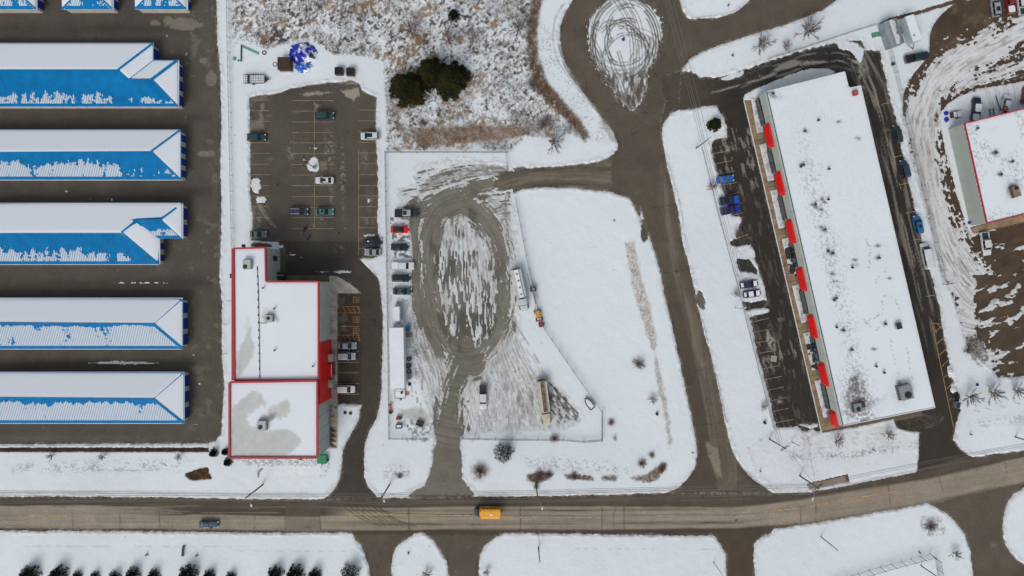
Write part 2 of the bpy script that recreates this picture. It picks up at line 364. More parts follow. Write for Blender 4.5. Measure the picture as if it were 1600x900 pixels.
surface(R_PLAZA, 'plaza_parking_lot', (0.034, 0.03, 0.026), 2.4, 5, 7)
surface(R_DIRT, 'dirt_yard', (0.078, 0.053, 0.034), 3, 6, 8)
surface(R_A, 'office_driveway', BR, 1.6, 6, 9); surface(R_B, 'warehouse_driveway', BR, 1.8, 6, 10)
surface(R_C, 'factory_driveway', (0.082, 0.058, 0.038), 2.2, 6, 11); surface(R_D, 'corner_driveway', BR, 1.6, 6, 12)
surface(R_SIDE, 'side_road', BR, 1.4, 6, 13)
surface(R_MAIN, 'main_road', (0.094, 0.074, 0.053), 1.8, 5, 14)

# ---- asphalt tone: mottling, wear
sl = win(-60, -60, 1660, 960); u, v = U[sl], V[sl]
mot = 0.80 + 0.4 * fbm(u, v, 45, 5, 5)[..., None]
CG[sl] *= mot
# storage yard: darker tracks between the buildings, pale salt blotches
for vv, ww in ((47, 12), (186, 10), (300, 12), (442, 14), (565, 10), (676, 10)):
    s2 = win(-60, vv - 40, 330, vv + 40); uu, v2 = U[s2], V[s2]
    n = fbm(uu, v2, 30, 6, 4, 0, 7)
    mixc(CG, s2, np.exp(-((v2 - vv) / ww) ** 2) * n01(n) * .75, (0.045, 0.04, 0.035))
    mixc(CG, s2, np.exp(-((v2 - vv - 9) / 5) ** 2) * n01(fbm(uu, v2, 22, 9, 4, 0, 9)) * .5, (0.13, 0.115, 0.09))
s2 = win(290, -60, 348, 700); uu, v2 = U[s2], V[s2]
mixc(CG, s2, sst(.62, .7, fbm(uu, v2, 12, 7, 3)) * sst(.45, .6, fbm(uu, v2, 60, 8, 2)) * .6, (0.17, 0.15, 0.12))
mixc(CG, s2, np.exp(-((uu - 322) / 9) ** 2) * .35 * n01(fbm(uu, v2, 30, 2, 3, PI / 2, 5)), (0.13, 0.115, 0.09))
for (a, b, ra, rb) in ((286, 38, 30, 10), (262, 31, 8, 6), (330, 122, 9, 13), (318, 95, 7, 5), (317, 240, 9, 5), (330, 240, 8, 5), (243, 36, 8, 5)):
    s2 = win(a - 50, b - 30, a + 50, b + 30); uu, v2 = U[s2], V[s2]
    q = ((uu - a) / ra) ** 2 + ((v2 - b) / rb) ** 2 + (fbm(uu, v2, 6, 3, 3) - .5) * 1.2
    mixc(CG, s2, (1 - sst(.7, 1.1, q)) * .75, (0.21, 0.19, 0.155))
# main road dust bands and ruts
GM = [(-60, 803), (0, 803), (400, 806), (800, 805), (1000, 805), (1150, 803), (1250, 794), (1350, 778), (1450, 762), (1540, 742), (1700, 708)]
s2 = win(-60, 690, 1660, 850); uu, v2 = U[s2], V[s2]
d, t = guide(uu, v2, GM); inr = (LAB[s2] == 1)
al = n01(fbm(t, d, 4, 3, 4, 0, 22)); al2 = n01(fbm(t, d, 2.2, 11, 3, 0, 60)); slow = fbm(t, d, 90, 12, 3)
beige = sst(-15, -11, d + (al - .5) * 5) * (1 - sst(20, 24, d + (al - .5) * 3))
left = sst(560, 500, uu) * sst(-60, 120, uu)
wedge = left * sst(-16, -12, d) * (1 - sst(-2, 1.0, d + (slow - .5) * 8)) * sst(150, 300, uu + (al2 - .5) * 100)
mixc(CG, s2, inr * beige * (0.7 + .28 * al), (0.315, 0.27, 0.205))
mixc(CG, s2, inr * np.clip(wedge, 0, 1), (0.075, 0.06, 0.046))
rt = sst(500, 560, uu) * sst(1240, 1100, uu)
for dd, ww, k in ((-8, 1.8, .75), (0.5, 1.3, .5), (12.5, 2.4, .8), (24.5, 2.5, .9), (-15, 2.2, .7)):
    mixc(CG, s2, inr * rt * np.exp(-((d - dd - (slow - .5) * 4) / ww) ** 2) * (.3 + .9 * al) * k, (0.07, 0.056, 0.043))
for dd in (-22, -19, -12, 9, 18):
    mixc(CG, s2, inr * np.exp(-((d - dd) / .9) ** 2) * al2 * .45, (0.2, 0.17, 0.13))
mixc(CG, s2, inr * sst(.62, .72, al2) * .35 * beige, (0.37, 0.32, 0.25))
mixc(CG, s2, inr * sst(22, 25, d) * .7, (0.07, 0.052, 0.035))
mixc(CG, s2, inr * (np.abs(d + 18) < 4) * al2 * .5, (0.045, 0.036, 0.028))
rt2 = sst(1180, 1300, uu)
mixc(CG, s2, inr * rt2 * sst(-17, -12, d) * .5, (0.28, 0.235, 0.175))
def poly_paint(poly, col, k=.8, soft=1.2, nsc=6, namp=1.5, arr=None, gate=None):
    s3 = pwin(poly, 20); q = poly_sd(U[s3], V[s3], poly) + (fbm(U[s3], V[s3], nsc, 5, 3) - .5) * namp * 2
    m = sst(-soft, soft, q) * k
    if gate is not None: m = m * gate(U[s3], V[s3])
    mixc(CG if arr is None else arr, s3, m, col); return s3, q
poly_paint([(446, 809), (500, 810), (500, 830), (446, 829)], (0.2, 0.175, 0.14), .9, .7, 6, .3)
poly_paint([(446, 788), (500, 786), (500, 808), (446, 808)], (0.1, 0.082, 0.062), .9, .7, 6, .3)
def stroke(pts, r, col, k=.8, arr=None, nse=0.0, gate=0.0, seed=2, soft=.7):
    s3 = pwin(pts, r + 6); uu, vv2 = U[s3], V[s3]
    d2 = np.full(uu.shape, 1e9, np.float32)
    for a, b in zip(pts[:-1], pts[1:]): d2 = np.minimum(d2, seg_d2(uu, vv2, a, b)[0])
    d_ = np.sqrt(d2) + (fbm(uu, vv2, 5, seed, 3) - .5) * nse * 2
    m = (1 - sst(r - soft, r + soft, d_)) * k
    if gate: m = m * sst(gate - .12, gate + .12, fbm(uu, vv2, 7, seed + 4, 3))
    if arr is not None: mixc(arr, s3, m, col)
    return s3, m
for pts in ([(249, 800), (250, 829)], [(325, 797), (326, 803)], [(398, 806), (398, 832)], [(445, 808), (445, 832)], [(500, 808), (501, 832)], [(639, 792), (639, 830)], [(813, 793), (813, 830)], [(940, 792), (941, 830)], [(975, 790), (975, 828)], [(962, 792), (962, 800)], [(959, 801), (959, 822)], [(113, 800), (114, 829)], [(188, 803), (188, 829)], [(1387, 753), (1392, 795)], [(1250, 790), (1252, 820)], [(1274, 770), (1276, 818)], [(1570, 722), (1574, 740)], [(1467, 742), (1474, 770)]):
    stroke(pts, .5, (0.06, 0.045, 0.035), .75, CG, .6)
for k in range(7):     # skid marks
    x0 = 535 + k * 9; stroke(catmull([(x0, 790), (x0 + 14, 800), (x0 + 32, 812), (x0 + 60, 822)]), .9, (0.07, 0.055, 0.042), .65, CG, .5)
for a, b in (((575, 790), (640, 803)), ((590, 791), (640, 818))): stroke(catmull([a, ((a[0] + b[0]) / 2 - 5, (a[1] + b[1]) / 2 + 3), b, (b[0] + 120, b[1] + 2)]), .8, (0.08, 0.055, 0.04), .7, CG, .4)
for m_ in ((638.5, 803, 2.4), (1150, 813, 2.4), (988, 790, 2)):
    s3, q = poly_paint([(m_[0] + m_[2] * math.cos(a), m_[1] + m_[2] * math.sin(a)) for a in np.arange(0, 6.28, .7)], (0.08, 0.065, 0.05), .7, .8, 5, .2)
# side road: pale dusty centre, cracks
G2 = [(1030, 262), (1035, 330), (1050, 400), (1063, 460), (1080, 530), (1097, 600), (1108, 660), (1118, 740)]
s2 = win(985, 250, 1150, 765); uu, v2 = U[s2], V[s2]; d, t = guide(uu, v2, G2)
al = n01(fbm(t, d, 5, 6, 4, 0, 12)); ir = (LAB[s2] == 2)
mixc(CG, s2, ir * np.exp(-((d + 4) / 6.5) ** 2) * (al * .8 + .1) * sst(235, 330, v2), (0.215, 0.18, 0.135))
mixc(CG, s2, ir * sst(1, 5, d) * sst(400, 500, v2) * .55 * (1 - sst(16, 20, d)) * 0, (0.16, 0.13, 0.1))
mixc(CG, s2, ir * (d < -3) * sst(430, 520, v2) * .6 * (.4 + .8 * al), (0.17, 0.14, 0.105))
mixc(CG, s2, ir * (d > 3) * sst(430, 520, v2) * .5, (0.07, 0.054, 0.038))
for pts in ([(1010, 328), (1030, 323), (1054, 320)], [(1034, 427), (1080, 421)], [(1080, 581), (1110, 575)], [(1098, 664), (1128, 661)], [(1094, 502), (1106, 600), (1120, 680), (1126, 720)], [(910, 115), (917, 130), (914, 150)], [(1048, 70), (1035, 90), (1030, 105)], [(1020, 100), (1025, 118), (1040, 125), (1056, 136)], [(947, 175), (962, 160)], [(970, 215), (1000, 205), (1036, 200)], [(1048, 40), (1045, 60), (1041, 75)], [(897, 40), (900, 55)], [(1103, 130), (1103, 150)], [(1050, 152), (1085, 152), (1115, 154), (1135, 146)]):
    stroke(catmull(pts, n=3), .5, (0.035, 0.03, 0.025), .6, CG, 1.0)
poly_paint([(1103, 690), (1122, 700), (1128, 745), (1118, 740), (1108, 715)], (0.26, 0.22, 0.17), .8, 2, 5, 3)
for m_ in ((1110, 708, 2), (1098, 776, 3), (1057, 424, 3)):
    poly_paint([(m_[0] + m_[2] * math.cos(a), m_[1] + m_[2] * math.sin(a)) for a in np.arange(0, 6.28, .7)], (0.05, 0.04, 0.03), .6, 1, 5, .4)
# gravel drive ruts
s2 = win(780, 225, 1010, 350); uu, v2 = U[s2], V[s2]
GD = [(780, 290), (830, 277), (900, 275), (960, 277), (1010, 250)]
d, t = guide(uu, v2, GD); al = n01(fbm(t, d, 4, 9, 4, 0, 12))
ir = LAB[s2] == 7
mixc(CG, s2, ir * sst(.4, .8, al) * .7, (0.2, 0.175, 0.13)); mixc(CG, s2, ir * np.exp(-((np.abs(d) - 13) / 4) ** 2) * .6, (0.06, 0.05, 0.035))
# parking lot stains and thin ice
def ice(poly, k=.8, col=(0.36, 0.32, 0.26), nsc=5, namp=3):
    poly_paint(poly, col, k, 1.2, nsc, namp)
ice([(533, 142), (560, 137), (562, 148), (552, 157), (540, 150)]); ice([(470, 147), (500, 143), (520, 144), (500, 148), (475, 150)], .7)
ice([(493, 163), (502, 165), (494, 170)], .6); ice([(410, 162), (413, 200), (404, 206), (392, 204), (392, 192), (404, 190)], .65, (0.24, 0.21, 0.17), 6, 5)
ice([(395, 152), (420, 148), (415, 156), (396, 160)], .5, (0.2, 0.17, 0.13))
ice([(525, 126), (560, 126), (560, 133), (530, 131)], .8, (0.3, 0.28, 0.25), 5, 2)
poly_paint([(498, 252), (510, 252), (512, 264), (500, 268)], (0.17, 0.15, 0.11), .9)
for (a, b, c_, d_) in ((515, 235, 8, 30), (455, 235, 5, 20), (535, 270, 3, 40), (518, 310, 3, 20), (577, 312, 5, 12), (575, 345, 12, 5), (502, 347, 4, 8), (536, 290, 3, 40), (530, 388, 8, 9), (452, 400, 8, 5), (400, 345, 8, 20), (570, 248, 4, 14)):
    s3 = win(a - 30, b - 60, a + 30, b + 60); uu, v2 = U[s3], V[s3]
    q = np.exp(-((uu - a) / c_) ** 2 - ((v2 - b) / d_) ** 2)
    mixc(CG, s3, q * sst(.5, .62, fbm(uu, v2, 3.2, 8, 3)) * .6, (0.3, 0.27, 0.23))
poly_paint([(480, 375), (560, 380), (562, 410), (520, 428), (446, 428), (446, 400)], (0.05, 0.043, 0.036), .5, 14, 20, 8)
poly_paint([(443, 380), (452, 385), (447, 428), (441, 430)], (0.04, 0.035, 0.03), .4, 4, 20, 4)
for a, b in ((434, 288), (537, 286), (530, 364), (585, 501)):
    poly_paint([(a + 2 * math.cos(t_), b + 2.2 * math.sin(t_)) for t_ in np.arange(0, 6.28, .8)], (0.02, 0.016, 0.013), .8, 1, 5, .3)
poly_paint([(527, 459), (563, 459), (565, 632), (527, 632)], (0.045, 0.034, 0.024), .65, 1.5, 10, 2)
for a, b in ((532, 470), (536, 495), (535, 512), (531, 500)): ice([(a - 4, b - 6), (a + 6, b - 5), (a + 7, b + 5), (a - 3, b + 6)], .55, (0.15, 0.13, 0.09), 4, 4)
# plaza lot streaks
s2 = win(1030, 50, 1530, 745); uu, v2 = U[s2], V[s2]; ir = LAB[s2] == 8
GP = [(1340, 80), (1368, 140), (1395, 250), (1420, 370), (1445, 480), (1470, 600)]
d, t = guide(uu, v2, GP); n = fbm(t, d, 4, 7, 4, 0, 14)
mixc(CG, s2, ir * (uu > 1330) * (v2 < 560) * np.exp(-(d / 17) ** 2) * sst(.48, .66, n) * sst(620, 400, v2), (0.25, 0.22, 0.18))
mixc(CG, s2, ir * (uu > 1330) * .45 * sst(520, 640, v2), (0.055, 0.043, 0.031))
GT = [(1060, 150), (1120, 138), (1180, 122), (1260, 96), (1310, 90), (1345, 100)]
d, t = guide(uu, v2, GT); n = fbm(t, d, 4, 8, 4, 0, 10)
mixc(CG, s2, ir * (v2 < 180) * (uu < 1360) * (uu > 1110) * np.exp(-(d / 12) ** 2) * sst(.5, .64, n) * .85, (0.36, 0.32, 0.28))
mixc(CG, s2, ir * sst(1150, 1080, uu) * sst(190, 160, v2), (0.075, 0.062, 0.045))
GL = [(1148, 180), (1180, 300), (1212, 430), (1245, 560), (1270, 670)]
d, t = guide(uu, v2, GL); n = fbm(t, d, 3.2, 10, 4, 0, 5)
mixc(CG, s2, ir * (v2 > 200) * (uu < 1300) * sst(.58, .7, n) * (np.exp(-(((v2 - 240) / 60) ** 2)) + np.exp(-(((v2 - 555) / 22) ** 2)) + .25) * .8 * (d > -22), (0.24, 0.22, 0.18))
s3 = win(1374, 510, 1380, 520)
for a, b, c_, d_ in ((1346, 118, 5, 20), (1205, 535, 6, 10), (1218, 625, 4, 5), (1200, 527, 2, 14)):
    s3 = win(a - 20, b - 50, a + 20, b + 50); q = np.exp(-((U[s3] - a) / c_) ** 2 - ((V[s3] - b) / d_) ** 2)
    mixc(CG, s3, q * sst(.42, .6, fbm(U[s3], V[s3], 4, 9, 3)), (0.4, 0.37, 0.31))

# ---- the snow driver: positive = snow depth, negative = cleared
S = -PAV
# extra cleared / covered patches.  add(poly, amount): amount>0 heaps snow, <0 clears it
def patch(poly, amt, soft=2.0, nsc=5, namp=2.0, thin=0.0, smooth=True, seed=6):
    pl = catmull(poly, True, 4) if smooth else poly
    s3 = pwin(pl, 12); q = poly_sd(U[s3], V[s3], pl) + (fbm(U[s3], V[s3], nsc, seed, 4) - .5) * namp * 2
    m = sst(-soft, soft, q)
    S[s3] = S[s3] * (1 - m) + np.sign(amt) * np.minimum(np.abs(q) + .4, abs(amt)) * m
    if thin: THIN[s3] = np.maximum(THIN[s3], m * thin)
    return s3, m
# roundabout island with donut tracks
s3, m = patch(ISLE, 6, 1, 5, 3, .5, False)
sI = pwin(ISLE, 16); isl = sst(-7, 4, poly_sd(U[sI], V[sI], ISLE))
r2 = random.Random(3)
MIX = (0.075, 0.06, 0.048)
def track(pts, gap=9, r=.85, k=.8, nse=.5, arr=CS, gate=.0, cut=3.0, sl_gate=None):
    for sgn in (-.5, .5):
        q = []
        for i, p in enumerate(pts):
            a = pts[max(i - 1, 0)]; b = pts[min(i + 1, len(pts) - 1)]
            l = math.hypot(b[0] - a[0], b[1] - a[1]) + 1e-6
            q.append((p[0] - (b[1] - a[1]) / l * gap * sgn, p[1] + (b[0] - a[0]) / l * gap * sgn))
        s4, m4 = stroke(q, r, (.1, .08, .06), k, None, nse, gate, r2.randint(0, 9))
        mixc(CS, s4, m4, MIX); DZ[s4] -= m4 * .03
for i in range(15):
    cx, cy, rr = 975 + r2.uniform(-16, 22), 68 + r2.uniform(-24, 34), r2.uniform(26, 54)
    a0 = r2.uniform(0, 6.28); a1 = a0 + r2.uniform(1.2, 3.2)
    pts = [(cx + rr * math.cos(a), cy + rr * 1.15 * math.sin(a)) for a in np.linspace(a0, a1, 18)]
    pts = [p for p in pts if 921 < p[0] < 1031 and p[1] < 170]
    if len(pts) > 3: track(pts, r2.choice([4, 7]), r2.uniform(.5, 1.0), r2.uniform(.6, .95), gate=.3)
for rr, a0, a1 in ((52, 1.9, 4.3), (49, 2.2, 3.7), (55, -1.1, .5), (51, -.9, .7), (47, -.7, .4)):
    track([(976 + rr * math.cos(a), 68 + rr * 1.3 * math.sin(a)) for a in np.linspace(a0, a1, 20)], 4, 1.0, .8)
for x0 in (985, 994, 1003):
    track(catmull([(x0 - 24, 0), (x0 - 6, 30), (x0 + 2, 70), (x0 + 2, 118)]), 5, .7, .7)
for x0 in (948, 962, 978): track(catmull([(x0 - 12, 80), (x0 - 4, 105), (x0 + 6, 125), (x0 + 16, 155)]), 4, .8, .75)
s4 = win(915, 90, 1040, 180); q = fbm(U[s4], V[s4], 6, 7, 4, PI * .55, 4)
im_ = sst(-3, 3, poly_sd(U[s4], V[s4], ISLE))
mixc(CS, s4, im_ * sst(100, 145, V[s4]) * sst(.42, .54, q) * .85, MIX)
mixc(CS, s4, im_ * sst(122, 150, V[s4]) * .3, (0.34, 0.29, 0.23))
q2 = fbm(U[s4], V[s4], 3.5, 17, 4, PI * .5, 4); mixc(CS, s4, im_ * sst(100, 122, V[s4]) * sst(.44, .54, q2) * .9, MIX)
rim_ = np.exp(-((poly_sd(U[s4], V[s4], ISLE) - 4) / 3.5) ** 2)
sJ = pwin(ISLE, 20); dj = poly_sd(U[sJ], V[sJ], ISLE); aj = np.arctan2(V[sJ] - 75, U[sJ] - 976)
fray = fbm(dj * 1.0, aj * 40, 2.2, 13, 3, PI / 2, 1); S[sJ] = np.where((dj > -6) & (dj < 8), np.where(dj > 0, np.minimum(S[sJ], (fray - .42) * 16 + dj * .55), (fray - .62 + .04 * dj) * 12), S[sJ])
# gravel yard: ring, drive, dusty tracks
s5 = win(600, 235, 945, 700); uu, v2 = U[s5], V[s5]
yd = poly_sd(uu, v2, R_YARD)
ring = [(722, 318), (742, 330), (764, 352), (780, 390), (786, 440), (784, 490), (770, 525), (748, 548), (730, 556), (706, 545), (688, 515), (676, 470), (670, 420), (672, 375), (684, 340), (702, 324), (722, 318)]
dr, tr = guide(uu, v2, catmull(ring, n=4))
flow = n01(fbm(tr, dr, 3.0, 5, 4, 0, 10)); flow2 = n01(fbm(tr, dr, 6, 15, 3, 0, 5))
halfw = 15 + 6 * np.clip((330 + 60 - v2) / 60, -0.6, .6) + 5 * (uu < 690)
g1 = halfw - np.abs(dr) + (flow - .5) * 12          # >0: bare gravel ring
arm = catmull([(655, 330), (690, 312), (720, 300), (760, 290), (800, 282)], n=4)
da, ta = guide(uu, v2, arm); g2 = 14 - np.abs(da) + (n01(fbm(ta, da, 3, 6, 4, 0, 9)) - .5) * 16
col_ = catmull([(728, 545), (738, 560), (742, 575)], n=4); dc, tc_ = guide(uu, v2, col_); g3 = 16 - np.abs(dc) + (flow2 - .5) * 8
sd3 = catmull([(734, 552), (722, 580), (708, 612), (701, 660), (700, 700), (697, 740), (692, 790)], n=4)
ds, ts = guide(uu, v2, sd3)
s5b = win(640, 560, 760, 790)
wd = 20 - 7 * np.exp(-((v2 - 612) / 22) ** 2) + 5 * sst(640, 700, v2)
g4 = (wd - np.abs(ds) + (n01(fbm(ts, ds, 2.6, 8, 4, 0, 9)) - .5) * (24 - 10 * sst(670, 700, v2)))
g1 = g1 - 6 * sst(.5, .7, fbm(tr, dr, 2.0, 7, 4, 0, 12)) - 9 * sst(.5, .72, fbm(tr, dr, 5, 21, 4, 0, 5)) - 5 * (uu > 745) * sst(.45, .7, fbm(tr, dr, 2.4, 2, 4, 0, 8)); g2 = g2 - 10 * sst(.45, .65, fbm(ta, da, 3, 4, 4, 0, 6))
bare = np.maximum.reduce([g1, g2, g3, np.where(v2 > 552, g4, -9)])
lw = catmull([(650, 320), (652, 400), (655, 450), (668, 500), (690, 545)], n=4)
dl, tl = guide(uu, v2, lw); bare = np.maximum(bare, 9 - np.abs(dl - 4) + (flow - .5) * 8)
isle2 = np.where(dr > 0, 1, 0)
inside = poly_sd(uu, v2, ring) > 0
inn = fbm(uu, v2, 2.4, 9, 5, PI / 2, 7); inn2 = fbm(uu, v2, 14, 10, 3, PI / 2, 3)
g5 = np.where(inside, (n01(inn) - .74 - .28 * sst(430, 370, v2) + .55 * (n01(inn2) - .5) + .30 * np.exp(-((uu - 722) / 22) ** 2) * sst(390, 440, v2)) * 14, -9)
outn = fbm(tr, dr, 2.0, 12, 4, 0, 9)
g6 = np.where(~inside, (n01(outn) - .93 - .012 * (np.abs(dr) - 20)) * 13, -9)
lane = fbm(uu, v2, 2.0, 13, 4, PI * .40, 10)
g7 = np.where((v2 > 560), (n01(lane) - 1.02) * 11, -9)
park = fbm(uu, v2, 2.0, 14, 4, PI / 2, 6)
g8 = np.full(uu.shape, -9.)
top = fbm(uu, v2, 2.4, 16, 5, -.18, 7)
g9 = np.where((v2 < 330), (n01(top) - .82 - .3 * sst(300, 270, v2) * sst(720, 780, uu) + .25 * np.exp(-((uu - 700) / 30) ** 2 - ((v2 - 268) / 14) ** 2)) * 14, -9)
bare = np.maximum.reduce([bare, g5, g6, g7, g8, g9])
edge_ = sst(-4, 7, yd)
S[s5] = np.where(yd > -5, np.where(yd > 2, -bare, np.maximum(-bare, -yd)), S[s5])
S[s5] = np.where((yd > -5), np.minimum(S[s5], 2.5), S[s5]); THIN[s5] = np.maximum(THIN[s5], edge_ * .85)
gcol = 0.85 + .35 * flow[..., None]
CG[s5] = np.where((LAB[s5] == 6)[..., None], CG[s5] * gcol, CG[s5])
# dirty film over the yard snow
film = n01(fbm(tr, dr, 2.0, 17, 4, 0, 14)) * edge_
mixc(CS, s5, film * sst(70, 15, np.abs(dr)) * .7, (0.3, 0.28, 0.24))
mixc(CS, s5, edge_ * .12, (0.45, 0.43, 0.4)); mixc(CS, s5, edge_ * sst(34, 16, np.abs(ds)) * (v2 > 560) * n01(fbm(ts, ds, 2.0, 5, 4, 0, 9)) * .7, (0.27, 0.25, 0.21))
west = sst(735, 705, uu); patchy = n01(fbm(uu, v2, 26, 18, 3))
mixc(CS, s5, edge_ * sst(.44, .62, lane) * sst(500, 560, v2) * (.25 + .5 * patchy) * (.6 + .4 * west), (0.24, 0.22, 0.19))
mixc(CS, s5, edge_ * sst(.50, .62, park) * (v2 > 580) * (uu > 745) * patchy * .55, (0.2, 0.18, 0.165))
for aa, bb in ((790, 608), (795, 655), (812, 622), (832, 612), (833, 625), (783, 625)):
    mixc(CS, s5, np.exp(-((uu - aa) / 4.5) ** 2 - ((v2 - bb) / 9) ** 2) * sst(.4, .55, park) * .8, (0.16, 0.15, 0.135))
mixc(CS, s5, edge_ * sst(.52, .64, top) * (v2 < 335) * .8, (0.1, 0.085, 0.07))
mixc(CS, s5, edge_ * inside * sst(.5, .64, inn) * .75, (0.12, 0.11, 0.1))
mixc(CG, s5, inside * sst(.5, .7, inn2) * .6, (0.06, 0.055, 0.045))
MIX = (0.2, 0.18, 0.155)
for k in range(9):      # long sweeping tracks at the east side of the yard
    o = k * 5
    track(catmull([(792 + o * .1, 300), (798 - o, 400), (800 - o * .8, 470), (812 - o, 540), (850 - o * 1.6, 600), (890 - o * 2.4, 650)]), 4, .7, .5, 1.2, gate=.45)
for k in range(6):
    track(catmull([(740 + k * 4, 560), (725 + k * 7, 600), (716 + k * 8, 650), (712 + k * 6, 690)]), 4, .7, .5, 1, gate=.42)
    track(catmull([(640 + k * 5, 470), (650 + k * 6, 540), (668 + k * 5, 590), (676 + k * 3, 640)]), 4, .8, .55, 1, gate=.45)
for k in range(5):
    track(catmull([(655 + k * 3, 300 - k * 4), (700, 282 - k * 4), (750, 272 - k * 3), (795, 270 - k * 2)]), 4, 1.1, .8, 1.2, gate=.4)
    track([(700 + k * 8, 345 + (k % 2) * 6), (706 + k * 7, 380), (700 + k * 9, 430)], 6, .6, .5, .6)
patch([(778, 268), (812, 266), (812, 294), (778, 298)], -6, 2, 5, 3, 0, False)
# dark triangular mess beside the tanker
s3, m = patch([(858, 600), (868, 604), (885, 622), (900, 640), (903, 650), (892, 655), (878, 662), (866, 655), (858, 640), (852, 620)], 3, 2, 5, 2, .8)
mess = fbm(U[s3], V[s3], 3.2, 3, 4, PI * .3, 2.5)
mixc(CS, s3, m * sst(.45, .55, mess) * .85, (0.05, 0.042, 0.035))
stroke(catmull([(858, 598), (880, 622), (897, 640), (903, 648), (899, 655)]), 1.6, (0.035, 0.03, 0.028), .85, CS, 1.2)
stroke(catmull([(866, 606), (876, 628), (888, 645)]), 1.2, (0.05, 0.04, 0.035), .8, CS, 1)
stroke(catmull([(800, 490), (808, 510), (830, 545), (855, 590)]), 1.2, (0.12, 0.11, 0.1), .6, CS, 1, .4)
poly_paint([(800, 500), (806, 505), (806, 520), (801, 516)], (0.05, 0.045, 0.04), .8, 1, 4, 1, CS)
# long dotted tyre rows in the trailer parking
for k in range(11):
    x0 = 775 + k * 8 + r2.uniform(-2, 2)
    stroke([(x0, 612 + r2.uniform(-6, 6)), (x0 + r2.uniform(-1, 1), 655 + r2.uniform(-8, 8))], .8, (0.2, 0.18, 0.17), .7, CS, .5, .53, k)
# west edge stall clutter (bare slots between the parked cars)
for a in ((612, 340, 650, 349), (614, 366, 640, 376), (615, 392, 643, 402)):
    s3 = win(*a); mixc(CS, s3, sst(.48, .56, fbm(U[s3], V[s3], 4, 5, 4)) * .85, (0.07, 0.06, 0.055))
s3 = win(636, 340, 665, 470); mixc(CS, s3, sst(.5, .6, fbm(U[s3], V[s3], 4, 6, 4)) * sst(636, 645, U[s3]) * .6, (0.2, 0.18, 0.16))
s3 = win(608, 462, 690, 690); uu, v2 = U[s3], V[s3]
mixc(CS, s3, sst(.53, .62, fbm(uu, v2, 3, 7, 4)) * sst(.45, .6, fbm(uu, v2, 18, 8, 2)) * .7 * sst(632, 640, uu), (0.12, 0.11, 0.1))
mixc(CS, s3, sst(660, 690, v2) * 0 + .0, (0.1, 0.1, 0.1))
poly_paint([(625, 640), (660, 636), (672, 650), (668, 664), (640, 655), (622, 650)], (0.42, 0.4, 0.35), .7, 4, 6, 4, CS)
for k in range(16):
    a, b = 645 + k % 4 * 4 + r2.uniform(-2, 2), 495 + k * 9
    stroke([(a, b), (a + r2.uniform(-1, 2), b + r2.uniform(8, 16))], 1.1, (0.16, 0.15, 0.13), .75, CS, 1, .4, k)
poly_paint([(624, 467), (636, 467), (640, 478), (632, 502), (625, 500)], (0.2, 0.19, 0.17), .6, 2, 3, 5, CS)

# ---- dirt yard on the right
s6 = win(1395, -60, 1660, 620); uu, v2 = U[s6], V[s6]; dd_ = poly_sd(uu, v2, R_DIRT)
GA = catmull([(1700, -6), (1640, 26), (1570, 60), (1510, 92), (1470, 122), (1446, 165), (1440, 210), (1448, 270), (1462, 330), (1480, 380), (1505, 420), (1530, 450)], n=4)
da, ta = guide(uu, v2, GA); st = n01(fbm(ta, da, 2.2, 4, 5, 0, 7)); st2 = fbm(ta, da, 14, 5, 4, 0, 2.2)
hw = 24 + 6 * sst(1560, 1480, uu)
bandA = (hw - np.abs(da)) * .55 + (n01(st2) - .5) * 9 + (st - .5) * 7 + (fbm(uu, v2, 4, 6, 4) - .5) * 22
bandA = np.where(v2 > 430, -9 + 0 * bandA, bandA)
GB = catmull([(1700, 75), (1640, 92), (1570, 112), (1530, 124), (1500, 134)], n=4)
db, tb = guide(uu, v2, GB); bandB = (12 - np.abs(db)) * .7 + (n01(fbm(tb, db, 2.4, 6, 4, 0, 6)) - .55) * 11 + (fbm(uu, v2, 4, 6, 4) - .5) * 16
fleck = (fbm(uu, v2, 9, 7, 4, -.35, 2.4) - .60 - .0015 * np.maximum(0, 395 - v2) * (uu > 1500)) * 60
fleck = np.where(v2 > 380, fleck, -9)
low = np.where((v2 > 380) & (v2 < 600), (26 - np.hypot((uu - 1495), (v2 - 428) * .8)) * .5 + (fbm(uu, v2, 9, 8, 4) - .5) * 22, -9)
low2 = (14 - np.abs(uu - (1504 + (v2 - 440) * .16))) * .5 + (fbm(uu, v2, 7, 9, 4) - .5) * 18
low2 = np.where((v2 > 400) & (v2 < 560), low2, -9)
low3 = (24 - np.hypot((uu - 1535), (v2 - 560) * 1.1)) * .5 + (fbm(uu, v2, 6, 9, 4) - .5) * 20
wh = np.maximum.reduce([bandA, bandB, fleck, low, low2, low3, -dd_])
wh = np.where(dd_ < 0, -dd_, np.maximum(wh, -6))
S[s6] = np.where(dd_ > -4, wh, S[s6]); THIN[s6] = np.maximum(THIN[s6], sst(-1, 3, dd_) * .8)
tn = sst(-1, 3, dd_)
mixc(CS, s6, tn * sst(.35, .9, n01(fbm(ta, da, 1.8, 10, 4, 0, 9))) * .7 * (.4 + .8 * n01(fbm(uu, v2, 20, 8, 3))), (0.2, 0.165, 0.13))
mixc(CS, s6, tn * .18, (0.5, 0.42, 0.33)); mixc(CS, s6, tn * sst(140, 230, v2) * sst(1478, 1440, uu) * .35, (0.42, 0.36, 0.28))
mixc(CG, s6, (LAB[s6] == 9) * sst(.5, .7, fbm(uu, v2, 16, 11, 4)) * .5 * (v2 < 100), (0.17, 0.13, 0.075))
mixc(CG, s6, (LAB[s6] == 9) * sst(.52, .66, n01(fbm(uu, v2, 5, 12, 4, -.5, 6))) * .3 * (v2 > 370), (0.13, 0.095, 0.062))
